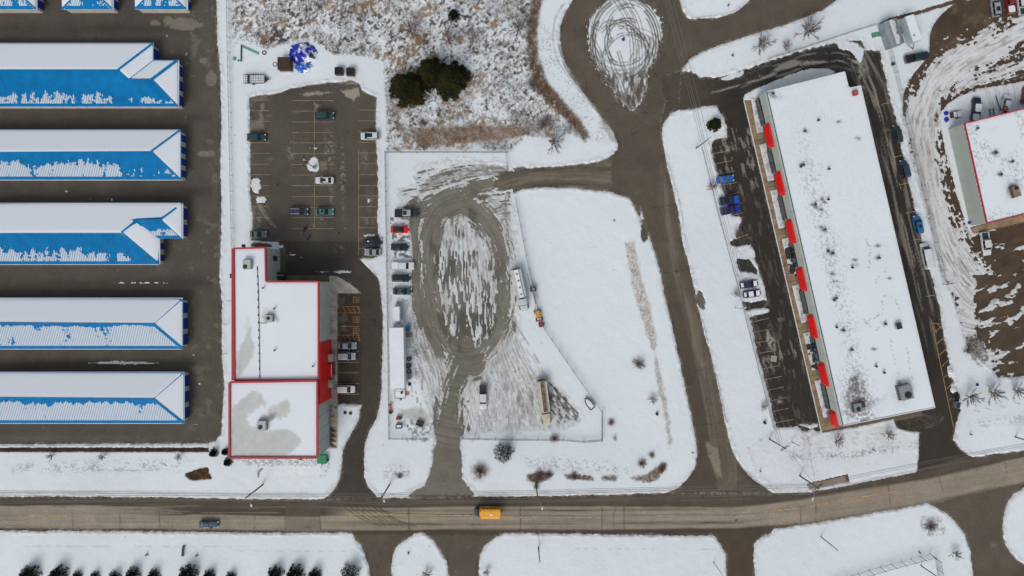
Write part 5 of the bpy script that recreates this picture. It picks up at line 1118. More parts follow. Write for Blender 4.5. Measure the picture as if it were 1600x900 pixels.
# plaza walk and planting beds
sw = [(1160, 152), (1283, 668), (1317, 664), (1192, 152)]
a0, a1 = Vector(P(1163, 157).xy), Vector(P(1284.5, 676).xy)
paved('plaza_walk', [(1162, 157), (1284.5, 674), (1309, 668), (1185, 157)], M['tan_conc'], 42, .12, .04)
g = MB()
for k in range(24): p0, p1 = a0.lerp(a1, k / 24 + .0004), a0.lerp(a1, (k + 1) / 24 - .0004); c_ = (p0 + p1) / 2; dd2 = p1 - p0; g.box((c_.x - .15, c_.y, .07), (dd2.length, .22, .22), M['trim'], math.atan2(dd2.y, dd2.x))
g.obj('plaza_kerb', kind='structure')
paved('plaza_south_walk', [(1286, 676), (1440, 647), (1438, 641), (1284, 669)], M['brown_curb'], 16, .1, .04)
beds = [((1176, 150), (1187, 208)), ((1191, 225), (1203, 268)) , ((1206, 297), (1223, 356)), ((1225, 372), (1238, 412)), ((1241, 446), (1256, 502)), ((1257, 518), (1272, 562)), ((1276, 594), (1292, 651))]
beds = [((1178, 155), (1187, 207)), ((1191, 226), (1204, 282)), ((1208, 298), (1221, 356)), ((1226, 373), (1239, 428)), ((1242, 446), (1256, 503)), ((1259, 520), (1273, 577)), ((1277, 594), (1291, 651))]
bl = ['snow filled planting bed, {} from the north along the plaza walk'.format(x) for x in ('first', 'second', 'third', 'fourth', 'fifth', 'sixth', 'seventh')]
for k, ((u0, v0), (u1, v1)) in enumerate(beds):
    A_, B_ = Vector(P(u0, v0).xy), Vector(P(u1, v1).xy); d_ = B_ - A_; c_ = (A_ + B_) / 2; L_ = d_.length; rz_ = math.atan2(d_.y, d_.x)
    bt = thing('planting_bed', (c_.x, c_.y, .1), bl[k], 'planting bed', rz_, 'planting beds along the plaza')
    g = MB(); W_ = 1.5; bare = k in (3, 5)
    g.box((0, 0, .1), (L_, W_, .22), M['dark'] if bare else M['concrete'], bev=.25); g.obj('soil', bt)
    pts = [(-L_ / 2, -W_ / 2, .21), (L_ / 2, -W_ / 2, .21), (L_ / 2, W_ / 2, .21), (-L_ / 2, W_ / 2, .21)]
    gx = np.linspace(-L_ / 2 - .1, L_ / 2 + .1, int(L_ / .2)); gy = np.linspace(W_ / 2 + .1, -W_ / 2 - .1, 10)
    xx, yy = np.meshgrid(gx.astype(np.float32), gy.astype(np.float32), indexing='ij')
    s_ = np.minimum(L_ / 2 - np.abs(xx), W_ / 2 - np.abs(yy)) + .12; nn = fbm(xx + k * 31, yy, .8, k, 4)
    f = np.where(bare & (xx > -L_ * .25), np.minimum(s_, (nn - .52) * 3), np.minimum(s_, (nn - .15) * 3))
    cov = np.empty(xx.shape + (3,), np.float32); cov[:] = (0.66, 0.68, 0.7); dk = sst(.55, .7, fbm(xx + k * 17, yy, 1.1, k + 2, 3))[..., None] * .45; cov = cov * (1 - dk) + .25 * dk
    o = grid_object('bed_snow', cellany(f > -.02), .21 + np.where(f > 0, .1 * np.tanh(f * 3), np.maximum(f, -.12)), cov, M['roofsnow'], None, xx, yy, bt)
    for j in range(6):
        g = MB()
        for q in range(22):
            a_ = rnd.uniform(0, 6.28); r_ = rnd.uniform(.1, .45); z_ = rnd.uniform(.2, .6); g.tube([(0, 0, .15), (r_ * math.cos(a_), r_ * math.sin(a_), z_)], .022, M['weedg'], 3, .01, False)
        g.obj('low_shrub', bt, (-L_ / 2 + (j + .5) * L_ / 6, rnd.uniform(-.2, .2), 0))
ac_unit((1411, 612), HP, (3.0, 3.4), .25, 'large grey rooftop unit near the south east corner of the plaza roof', (.2, -.6), 'grey_metal', hz=1.5)
ac_unit((1337, 636), HP, (1.9, 2.0), .2, 'small grey rooftop unit by the south west corner of the plaza roof', (0, -.3), 'cont_grey')
g = MB(); g.box((0, 0, .5), (1.2, 1.4, 1.0), M['redm'], bev=.1); g.box((0, 0, 1.04), (1.3, 1.5, .08), M['dark']); tag(g.obj('red_vent_box', None, P(1344, 631, HP), .2), 'dark red box beside the small grey unit on the plaza roof', 'roof box')
g = MB(); g.box((0, 0, .35), (1.2, 1.2, .7), M['redm'], bev=.15); g.box((0, 0, .72), (.8, .8, .06), M['pallet']); tag(g.obj('roof_hatch', None, P(1335, 146, HP), .2), 'reddish square hatch in the north east notch of the plaza roof', 'roof hatch')
g = MB(); g.box((0, 0, .4), (1.2, 1.4, .8), M['cont_grey'], bev=.1); g.box((0, 0, .84), (1.3, 1.5, .06), M['dark']); tag(g.obj('duct_box', None, P(1402, 509, HP), .3), 'small grey duct box east of the footprints on the plaza roof', 'roof box')
for i, (px, lb) in enumerate((((1256, 205.5), 'dark vent with snow melt beside it at the north end of the plaza roof'), ((1277.5, 188.5), 'lone small vent north east of the first roof melt spot'), ((1254, 258), 'twin dark vent beside the second awning, plaza roof'), ((1250, 261), 'low vent just west of the twin dark vent'), ((1294, 264.5), 'single black vent alone on clean plaza roof snow'),
        ((1293, 312), 'vent ringed by footprints in the upper middle of the plaza roof'), ((1273, 319.5), 'dark vent south west of the ringed vent'), ((1288, 359), 'dark vent on the plaza roof level with the third awning'), ((1293, 392), 'vent at the left of a close pair, middle of the plaza roof'), ((1300, 395.5), 'vent at the right of a close pair, middle of the plaza roof'), ((1330.5, 418), 'small vent beside a trail of footprints'), ((1372, 403), 'vent in a grey melt ring east of the plaza centre line'),
        ((1302, 469), 'dark vent of the pair below the fourth awning'), ((1305.5, 466), 'second dark vent of the pair below the fourth awning'), ((1317, 516), 'large dark vent left of centre in the lower plaza roof'), ((1306, 511), 'small vent up left of the large dark vent'), ((1382, 506), 'vent ringed with footprints in the lower plaza roof'), ((1367.5, 572), 'small black vent in the lower middle of the plaza roof'), ((1380, 582), 'flat oval vent in the lower middle of the plaza roof'), ((1330, 546), 'vent with a short streak of melt in the lower plaza roof'), ((1207, 147), 'black vent at the north west corner of the plaza roof'))):
    vent(px, HP, lb, .3)

# ---- building on the right with grey-green front
HR = 6.0
t = thing('industrial_building', (0, 0, 0), 'snow roofed building with red edge and grey green west wall at the right edge', 'building')
rr_ = [tuple(P(u, v, HR).xy) for u, v in [(1507, 193), (1720, 140), (1720, 305), (1542, 349)]]
g = MB(); g.prism(rr_, -.1, HR - .2, M['green_wall2']); g.obj('wall', t)
def rcov(x, y, s, cov):
    k = (H - HR) / H; uu_ = 800 + x * PPM / k; vv_ = 450 - y * PPM / k
    m_ = (sst(.56, .66, fbm(uu_, vv_, 2.2, 4, 3)) * sst(.35, .6, fbm(uu_, vv_, 30, 5, 3)) * .65)[..., None]; cov[:] = cov * (1 - m_) + .33 * m_
    for a, b, ra, rb in ((1554, 239, 6, 4), (1580, 253, 3, 2.5), (1562, 273, 5, 4), (1582, 296, 9, 11), (1526, 201, 3, 3)):
        q = ((uu_ - a) / ra) ** 2 + ((vv_ - b) / rb) ** 2; m_ = (np.exp(-q) * sst(.4, .55, fbm(uu_, vv_, 2.6, 6, 3) + .15 * np.exp(-q * 2)))[..., None]; cov[:] = cov * (1 - m_) + .07 * m_
snow_sheet('roof_snow', [(*p, HR - .2) for p in rr_], lambda x, y, s: s - .1, t, coverfn=rcov, thick=.1, step=.26, lift=.06)
parapet(rr_, HR - .22, t, M['red_cap'], .22, .42)
A, B = Vector(rr_[0]), Vector(rr_[3]); dd3 = (B - A); n3 = Vector((dd3.y, -dd3.x)).normalized()
if n3.x > 0: n3 = -n3
for k in range(9):
    c_ = A + dd3 * ((k + .5) / 9) + n3 * .06; g = MB(); g.box((0, 0, 0), (dd3.length / 9 - .008, .12, HR - .5), M['green_wall2']); g.obj('wall_panel', t, (c_.x, c_.y, HR / 2 - .2), math.atan2(dd3.y, dd3.x))
ac_unit((1583.5, 300), HR, (1.6, 2.6), .3, 'beige rooftop unit in a dark melt hole on the right hand roof', (0, .8), 'tan_conc')
vent((1580, 253), HR, 'small dark vent in the middle of the right hand roof', .3); vent((1562, 273), HR, 'vent in a melted spot just below the middle of the right hand roof', .35); vent((1554, 239), HR, 'vent in a grey melt patch at the upper right hand roof', .35); vent((1526, 201), HR, 'vent near the north west corner of the right hand roof', .25)
slab('south_walk', [(1517, 356), (1640, 325), (1644, 335), (1521, 363)], M['tan_conc'], 0, .12)
# ================================================================ VEHICLES
def hdg(a_px, b_px): return math.atan2(-(b_px[1] - a_px[1]), b_px[0] - a_px[0])   # direction on the map from pixel a to pixel b
def loft(g, st, ring, m):
    """st: list of (x, halfwidth, z0, ztop); ring: list of (fy, fz) 0..1"""
    n = len(ring); v = []
    for (x, w_, z0, z1) in st:
        for (fy, fz) in ring: v.append((x, fy * w_, z0 + fz * (z1 - z0)))
    fs = [[i * n + j, i * n + (j + 1) % n, (i + 1) * n + (j + 1) % n, (i + 1) * n + j] for i in range(len(st) - 1) for j in range(n)]
    fs += [list(range(n - 1, -1, -1)), list(range((len(st) - 1) * n, len(st) * n))]
    fs = [f[::-1] for f in fs]
    g.add(v, fs, m)
RING = [(-.9, 0), (-1, .25), (-1, .72), (-.93, .93), (-.72, 1), (0, 1.03), (.72, 1), (.93, .93), (1, .72), (1, .25), (.9, 0)]
_wheel = {}
def wheel(parent, x, y, r=.33, w_=.24):
    k = (r, w_)
    if k not in _wheel:
        g = MB(); g.cyl((0, 0, 0), r, w_, M['tire'], 14, 'y'); a = g.obj('wheel', parent, (x, y, r))
        g = MB(); g.cyl((0, 0, 0), r * .62, w_ + .02, M['rim'], 10, 'y'); b = g.obj('rim', a)
        _wheel[k] = (a.data, b.data); return a
    a = bpy.data.objects.new('wheel', _wheel[k][0]); C.objects.link(a); a.parent = parent; a.location = (x, y, r)
    b = bpy.data.objects.new('rim', _wheel[k][1]); C.objects.link(b); b.parent = a
    return a
def glasshouse(t, xb0, xb1, xt0, xt1, wb, wt, zb, zt, pm, roofm, gm=None):
    """rear..front along x; windows on four sides and a separate roof panel"""
    gm = gm or M['glass']
    B = [Vector((xb0, -wb, zb)), Vector((xb1, -wb, zb)), Vector((xb1, wb, zb)), Vector((xb0, wb, zb))]
    T = [Vector((xt0, -wt, zt)), Vector((xt1, -wt, zt)), Vector((xt1, wt, zt)), Vector((xt0, wt, zt))]
    for i, nm in enumerate(('side_window', 'windscreen', 'side_window', 'rear_window')):
        j = (i + 1) % 4; a, b, c_, d = B[i], B[j], T[j], T[i]; n = (b - a).cross(d - a).normalized() * .05
        g = MB(); g.add([a, b, c_, d, a - n, b - n, c_ - n, d - n], [[0, 1, 2, 3], [7, 6, 5, 4], [0, 4, 5, 1], [1, 5, 6, 2], [2, 6, 7, 3], [3, 7, 4, 0]], gm); g.obj(nm, t)
    for i in range(4): g = MB(); g.tube([B[i], T[i]], .05, pm, 4, cap=False); g.obj('pillar', t)
    if xt1 - xt0 > 1.3:
        for s_ in (-1, 1): g = MB(); g.tube([((xb0 + xb1) / 2, s_ * wb, zb), ((xt0 + xt1) / 2, s_ * wt, zt)], .045, pm, 4, cap=False); g.obj('pillar', t)
    g = MB(); m_ = .1; v = []
    for (e, z) in ((.03, zt - .02), (.0, zt + .03), (-.14, zt + .06)):
        for (x, y) in ((xt0 - e + .14, -wt - e), (xt1 + e - .14, -wt - e), (xt1 + e, -wt - e + .16), (xt1 + e, wt + e - .16), (xt1 + e - .14, wt + e), (xt0 - e + .14, wt + e), (xt0 - e, wt + e - .16), (xt0 - e, -wt - e + .16)): v.append((x, y, z))
    fs = [[r * 8 + i, r * 8 + (i + 1) % 8, (r + 1) * 8 + (i + 1) % 8, (r + 1) * 8 + i] for r in range(2) for i in range(8)] + [list(range(16, 24)), list(range(7, -1, -1))]
    g.add(v, fs, roofm); return g.obj('roof', t)
def lights(t, L, W, zf=.68, zr=.78):
    for s_ in (-1, 1):
        g = MB(); g.box((0, 0, 0), (.22, .38, .14), M['lamp'], s_ * .25, bev=.05); g.obj('headlight', t, (L / 2 - .16, s_ * (W / 2 - .3), zf))
        g = MB(); g.box((0, 0, 0), (.12, .3, .2), M['tail'], 0, bev=.04); g.obj('tail_light', t, (-L / 2 + .07, s_ * (W / 2 - .24), zr))
def mirrors(t, x, y, z, m):
    for s_ in (-1, 1): g = MB(); g.box((0, 0, 0), (.16, .24, .15), m, bev=.05); g.obj('wing_mirror', t, (x, s_ * y, z))
def car(px, ang, label, kind='sedan', col=(.02, .02, .025), roof=None, L=None, glass=None, snow=None, rack=False, hood=None, cat=None, group='cars parked in the lots'):
    """ang in degrees on the map (0 = nose to the right, 90 = nose up the picture)"""
    cn = 'paint_%d_%d_%d' % tuple(int(c * 999) for c in col); pm = paint(cn, col); rm = roof or pm
    L = L or {'sedan': 4.65, 'suv': 4.7, 'pickup': 5.9, 'van': 5.9}[kind]; W = {'sedan': 1.82, 'suv': 1.9, 'pickup': 1.98, 'van': 2.05}[kind]
    t = thing({'sedan': 'parked_car', 'suv': 'parked_suv', 'pickup': 'pickup_truck', 'van': 'cargo_van'}[kind], P(px[0], px[1], .5).xy.to_3d(), label, cat or {'sedan': 'car', 'suv': 'car', 'pickup': 'pickup truck', 'van': 'van'}[kind], math.radians(ang), group)
    g = MB(); h = L / 2; w_ = W / 2
    if kind == 'sedan':
        loft(g, [(-h, w_ * .74, .4, .72), (-h + .08, w_ * .86, .28, .86), (-h + .35, w_ * .96, .22, .95), (-h + .9, w_, .2, .97), (-.2, w_, .2, .95), (h - 1.5, w_, .2, .93), (h - .9, w_ * .98, .2, .86), (h - .35, w_ * .92, .22, .76), (h - .1, w_ * .78, .26, .66), (h, w_ * .62, .36, .58)], RING, pm); g.obj('body', t, smooth=False)
        ro = glasshouse(t, -h + .55, h - 1.25, -h + 1.25, h - 2.1, w_ * .9, w_ * .7, .93, 1.42, pm, rm, glass); zt = 1.46
    elif kind == 'suv':
        loft(g, [(-h, w_ * .84, .45, .9), (-h + .07, w_ * .92, .3, 1.0), (-h + .3, w_ * .98, .25, 1.04), (-.2, w_, .24, 1.04), (h - 1.3, w_, .24, 1.02), (h - .8, w_ * .98, .24, .98), (h - .25, w_ * .93, .26, .88), (h - .06, w_ * .8, .3, .76), (h, w_ * .66, .4, .66)], RING, pm); g.obj('body', t)
        ro = glasshouse(t, -h + .12, h - 1.05, -h + .42, h - 1.8, w_ * .9, w_ * .76, 1.0, 1.66, pm, rm, glass); zt = 1.7
    elif kind == 'pickup':
        cb = -h + 1.95
        loft(g, [(cb - .05, w_ * .96, .35, 1.08), (cb, w_, .32, 1.1), (h - 1.4, w_, .32, 1.1), (h - .7, w_ * .98, .32, 1.08), (h - .15, w_ * .94, .34, .98), (h - .03, w_ * .86, .38, .84), (h, w_ * .74, .42, .72)], RING, pm); g.obj('body', t)
        ro = glasshouse(t, cb, h - 1.35, cb + .15, h - 1.95, w_ * .9, w_ * .78, 1.08, 1.78, pm, rm, glass); zt = 1.82
        b = MB(); x0, x1 = -h + .05, cb - .08; bm_ = hood or pm
        b.box(((x0 + x1) / 2, 0, .62), (x1 - x0, W - .1, .3), M['dark'] if not snow else M['snow'])
        for s_ in (-1, 1): b.box(((x0 + x1) / 2, s_ * (w_ - .06), .78), (x1 - x0, .13, .72), pm)
        b.box((x1 - .04, 0, .78), (.08, W - .26, .68), pm); b.obj('cargo_bed', t)
        b = MB(); b.box((x0 + .04, 0, .78), (.08, W - .26, .66), pm); b.obj('tailgate', t)
        b = MB(); b.box((-h - .05, 0, .5), (.2, W * .86, .2), M['rim']); b.obj('bumper', t)
        if snow == 'bed':
            b = MB(); b.box(((x0 + x1) / 2, 0, .93), (x1 - x0 - .15, W - .3, .24), M['snow'], bev=.2); tag_ = b.obj('bed_snow', t)
        if snow == 'cover':
            b = MB(); b.box(((x0 + x1) / 2, 0, 1.16), (x1 - x0, W - .12, .06), M['black'], bev=.08); b.obj('bed_cover', t)
    else:
        loft(g, [(-h, w_ * .88, .4, 2.1), (-h + .06, w_ * .95, .3, 2.25), (-h + .3, w_, .28, 2.3), (h - 1.7, w_, .28, 2.3), (h - 1.45, w_ * .98, .28, 1.9), (h - .9, w_ * .96, .28, 1.15), (h - .25, w_ * .9, .3, 1.0), (h - .05, w_ * .8, .34, .8), (h, w_ * .66, .4, .68)], RING, pm); g.obj('body', t)
        b = MB(); x0, x1 = h - 1.62, h - .95; y_ = w_ * .78; b.add([(x0, -y_ * .92, 2.22), (x0, y_ * .92, 2.22), (x1, y_ * 1.05, 1.28), (x1, -y_ * 1.05, 1.28), (x0 - .06, -y_ * .92, 2.14), (x0 - .06, y_ * .92, 2.14), (x1 - .06, y_ * 1.05, 1.2), (x1 - .06, -y_ * 1.05, 1.2)], [[3, 2, 1, 0], [4, 5, 6, 7], [0, 1, 5, 4], [1, 2, 6, 5], [2, 3, 7, 6], [3, 0, 4, 7]], M['glass']); b.obj('windscreen', t)
        for s_ in (-1, 1): b = MB(); b.box((h - 1.9, s_ * (w_ + .0), 1.65), (1.0, .06, .6), M['glass']); b.obj('side_window', t)
        for s_ in (-1, 1): b = MB(); b.box((-.6, s_ * (w_ + .0), 1.65), (3.6, .05, .5), M['glass']); b.obj('side_window', t)
        zt = 2.34; ro = None
    wr = {'sedan': .32, 'suv': .36, 'pickup': .39, 'van': .37}[kind]
    for x in (-h + .85 + .2 * (kind == 'pickup'), h - .88):
        for s_ in (-1, 1): wheel(t, x, s_ * (w_ - .1), wr)
    lights(t, L, W, .66 if kind == 'sedan' else .82, .8 if kind == 'sedan' else .95)
    mirrors(t, h - (1.75 if kind != 'pickup' else 1.9), w_ + .08, 1.0 if kind == 'sedan' else 1.2, pm)
    if rack:
        for s_ in (-1, 1):
            b = MB(); b.tube([(-h + .5, s_ * .62, zt + .05), (h - 2.0, s_ * .62, zt + .05)], .03, M['rim'], 5); b.obj('roof_rail', t)
    if kind in ('sedan', 'suv') and glass == 'sun': pass
    if snow in ('roof', 'hood', 'all') :
        def sheet(nm, x0, x1, y_, z):
            gx = np.linspace(x0, x1, 14); gy = np.linspace(y_, -y_, 9); xx, yy = np.meshgrid(gx.astype(np.float32), gy.astype(np.float32), indexing='ij')
            s_ = np.minimum(np.minimum(xx - x0, x1 - xx), y_ - np.abs(yy)) + .02 + (fbm(xx + px[0], yy, .35, 3, 3) - .5) * .3
            cov = np.empty(xx.shape + (3,), np.float32); cov[:] = (.76, .79, .82)
            grid_object(nm, cellany(s_ > 0), z + np.where(s_ > 0, .05 * np.tanh(s_ * 8), -.05), cov, M['roofsnow'], None, xx, yy, t)
        if snow in ('roof', 'all'): sheet('roof_snow', -h + 1.2, h - 2.1, w_ * .7, zt + .01)
        if snow in ('hood', 'all'): sheet('hood_snow', h - 1.25, h - .35, w_ * .7, .97 if kind == 'sedan' else 1.08); sheet('rear_snow', -h + .2, -h + .9, w_ * .6, 1.05)
    return t
def sunroof(t, x, y, z, s_=(.8, .7)):
    g = MB(); g.box((0, 0, 0), (s_[0], s_[1], .03), M['glass'], bev=.06); g.obj('sunroof', t, (x, y, z))
TEAL = (.02, .055, .058); WH = (.62, .64, .64)
car((508, 181), 0, 'dark teal car parked right of the centre line near the top of the retail lot', 'suv', TEAL)
car((401.5, 215), 0, 'dark teal car backed against the west edge of the retail lot', 'suv', (.018, .05, .052))
t = car((578.5, 213), 180, 'white car with dark glass roof at the east edge of the retail lot', 'suv', WH); sunroof(t, .0, 0, 1.73, (1.5, 1.0))
t = car((507.5, 282), 180, 'white sedan alone in the middle of the retail lot just below the lamp post', 'sedan', WH); sunroof(t, -.1, 0, 1.48)
car((467.5, 331), 0, 'dark navy car with silver roof rails left of the green sedan', 'suv', (.03, .05, .07), roof=paint('navy', (.03, .03, .07)), rack=True)
t = car((507, 331), 0, 'teal green sedan parked nose right beside the navy car with roof rails', 'sedan', (.05, .16, .15)); sunroof(t, -.3, 0, 1.48, (.5, .8))
car((404, 366), 0, 'grey teal sedan parked just north of the hall building', 'sedan', (.1, .17, .18), L=4.2)
t = car((582.5, 379), 0, 'black car with white speck on its roof at the lower east lot edge', 'suv', (.012, .02, .03)); b = MB(); b.box((-.9, .2, 1.73), (.4, .35, .05), M['snow'], bev=.1); b.obj('roof_snow', t)
car((583, 394), 180, 'silver sedan at the lower east corner of the retail lot below the black car', 'sedan', (.28, .31, .31), L=4.3)
car((543, 540), 0, 'silver blue sedan with black rear in front of the hall', 'sedan', (.17, .24, .31), L=4.7); car((541.5, 556.5), 0, 'silver car between the silver blue sedan and the empty stalls by the hall', 'suv', (.3, .33, .35))
car((540.5, 608), 0, 'white car parked alone in front of the red hall entrance', 'suv', WH)
t = car((636, 333.5), 0, 'black and silver crew cab pickup at the head of the row beside the yard fence', 'pickup', (.02, .03, .045), roof=paint('silver', (.36, .38, .39)), L=6.0, snow='cover'); sunroof(t, -.35, 0, 1.86, (.9, 1.0))
car((625, 358.5), 0, 'bright red car with black roof beside the yard fence', 'sedan', (.65, .01, .015), roof=paint('blk', (.02, .015, .015)))
car((625, 386), 0, 'black sedan third in the row beside the yard fence', 'sedan', (.012, .02, .032), roof=paint('blk2', (.012, .018, .028)), L=4.5)
car((629.5, 415.5), 0, 'white pickup with snow filled bed beside the yard fence', 'pickup', (.66, .67, .66), snow='bed', L=5.8)
car((627, 434.5), 0, 'black sport utility car below the white pickup', 'suv', (.01, .014, .018), roof=paint('blk3', (.008, .012, .014)))
t = car((629, 455), 0, 'dark green grey sedan at the foot of the row beside the yard fence', 'sedan', (.045, .075, .08), L=4.8); sunroof(t, .1, 0, 1.48, (.6, .6))
car((755, 620.5), -90, 'white pickup with black bed cover parked in the trailer yard', 'pickup', (.6, .62, .64), L=6.0, snow='cover')
a = 9
car((1133, 280), 8, 'bright blue sedan in the plaza lot, northernmost of the blue ones', 'sedan', (.01, .12, .5), L=4.4, glass=M['glass_l']); car((1139, 313), 8, 'dark pickup with blue front in the plaza lot', 'pickup', (.015, .1, .45), L=4.9, roof=paint('dk', (.02, .03, .05)), snow='cover')
car((1141, 328), 11, 'navy pickup with grey bed beside the snow heap in the plaza lot', 'pickup', (.012, .03, .32), L=4.9, roof=paint('navy2', (.02, .02, .08)))
car((1170, 444), 8, 'dark navy car with snow on roof and windows in a snowy plaza stall', 'sedan', (.02, .035, .09), L=4.6, snow='hood'); car((1174.5, 459), 8, 'navy car with snow covered roof beside the bare stall of the plaza lot', 'sedan', (.02, .025, .16), L=4.5, snow='all')
car((1402, 209), 105, 'dark teal car along the snow strip, northernmost behind the plaza', 'sedan', (.02, .045, .055)); car((1412.5, 264), 105, 'dark blue grey car along the snow strip, second behind the plaza', 'suv', (.02, .05, .07))
t = car((1433, 351), 101, 'bright blue hatchback parked behind the plaza', 'suv', (.01, .14, .34), L=4.7); sunroof(t, -.5, 0, 1.73, (.9, .7))
car((1446, 400), 102, 'white van parked against the snow strip behind the plaza', 'van', (.62, .66, .68), L=6.6)
car((1539, 381), -82, 'white pickup parked by the south west corner of the grey green building', 'pickup', WH, L=5.9, hood=paint('blk4', (.02, .02, .02)))
car((1524, 171), 85, 'dark blue pickup topped with snow beside the building at the right', 'pickup', (.01, .014, .05), L=6.0, snow='bed', roof=M['snow'])
car((1571, 163), 80, 'snow covered white car with a red square on it beside the right hand building', 'suv', (.6, .64, .66), L=4.9, snow='roof'); 
g = MB(); g.box((0, 0, .05), (1.2, 1.2, .1), M['redm'], bev=.15); g.box((0, 0, .11), (.5, .5, .04), M['orange'], bev=.1); o = g.obj('red_tarp', None, P(1571, 169.5, 1.8), .5); tag(o, 'red square sheet lying on the snow covered car', 'sheet')
car((1602, 149), 80, 'dark red car cut off by the right edge of the picture', 'sedan', (.25, .03, .04))
t = car((1554, 11), 98, 'silver pickup standing on bare dirt, leftmost at the top right corner', 'suv', (.3, .33, .34), L=5.0); sunroof(t, -.9, 0, 1.73, (1.1, 1.0))
car((1577, 4), 98, 'dark red pickup at the top right corner', 'pickup', (.22, .02, .03), L=5.6, snow='bed'); car((1595, 7), 98, 'white pickup right of the dark red pickup at the top right corner', 'pickup', WH, L=5.6)
car((1432, 90), 12, 'black pickup with covered bed parked on snow below the trailers', 'pickup', (.012, .022, .035), L=6.1, snow='cover')
car((327, 819), 0, 'dark blue car driving along the main road at the left', 'sedan', (.008, .05, .1), L=4.8, glass=M['glass_l'])

# school minibus
t = thing('school_bus', P(766, 800, 1).xy.to_3d(), 'short yellow school bus driving left on the main road', 'bus', PI)
g = MB(); loft(g, [(-2.65, 1.15, .5, 2.75), (-2.6, 1.2, .45, 2.82), (2.5, 1.2, .45, 2.82), (2.6, 1.15, .5, 2.7)], [(-.97, 0), (-1, .3), (-1, .85), (-.9, .96), (-.6, 1), (.6, 1), (.9, .96), (1, .85), (1, .3), (.97, 0)], M['bus']); g.obj('body', t)
g = MB(); loft(g, [(2.55, 1.02, .4, 1.9), (2.9, 1.02, .4, 1.75), (3.2, .98, .4, 1.2), (3.8, .9, .42, 1.05), (3.95, .75, .46, .8)], RING, M['dark']); g.obj('cab', t)
g = MB(); g.add([(2.62, -.98, 1.95), (2.62, .98, 1.95), (3.2, .9, 1.28), (3.2, -.9, 1.28), (2.56, -.98, 1.9), (2.56, .98, 1.9), (3.1, .9, 1.2), (3.1, -.9, 1.2)], [[3, 2, 1, 0], [4, 5, 6, 7], [0, 1, 5, 4], [1, 2, 6, 5], [2, 3, 7, 6], [3, 0, 4, 7]], M['glass']); g.obj('windscreen', t)
for s_ in (-1, 1):
    for k in range(5): g = MB(); g.box((-2.1 + k * .95, s_ * 1.2, 1.95), (.72, .05, .6), M['glass']); g.obj('side_window', t)
    g = MB(); g.box((-.05, s_ * 1.215, 1.35), (4.9, .03, .07), M['black']); g.obj('rub_rail', t)
    for x in (-2.5, 2.4):
        g = MB(); g.box((x, s_ * .85, 2.83), (.16, .3, .1), M['tail'], bev=.03); g.obj('warning_light', t)
for x in (-1.7, 3.15):
    for s_ in (-1, 1): wheel(t, x, s_ * .98, .4)
g = MB(); g.box((-.35, .1, 2.87), (.62, .55, .08), M['trim'], bev=.06); g.obj('roof_hatch', t); lights(t, 7.6, 1.9, .8, .9); mirrors(t, 2.9, 1.25, 1.5, M['black'])

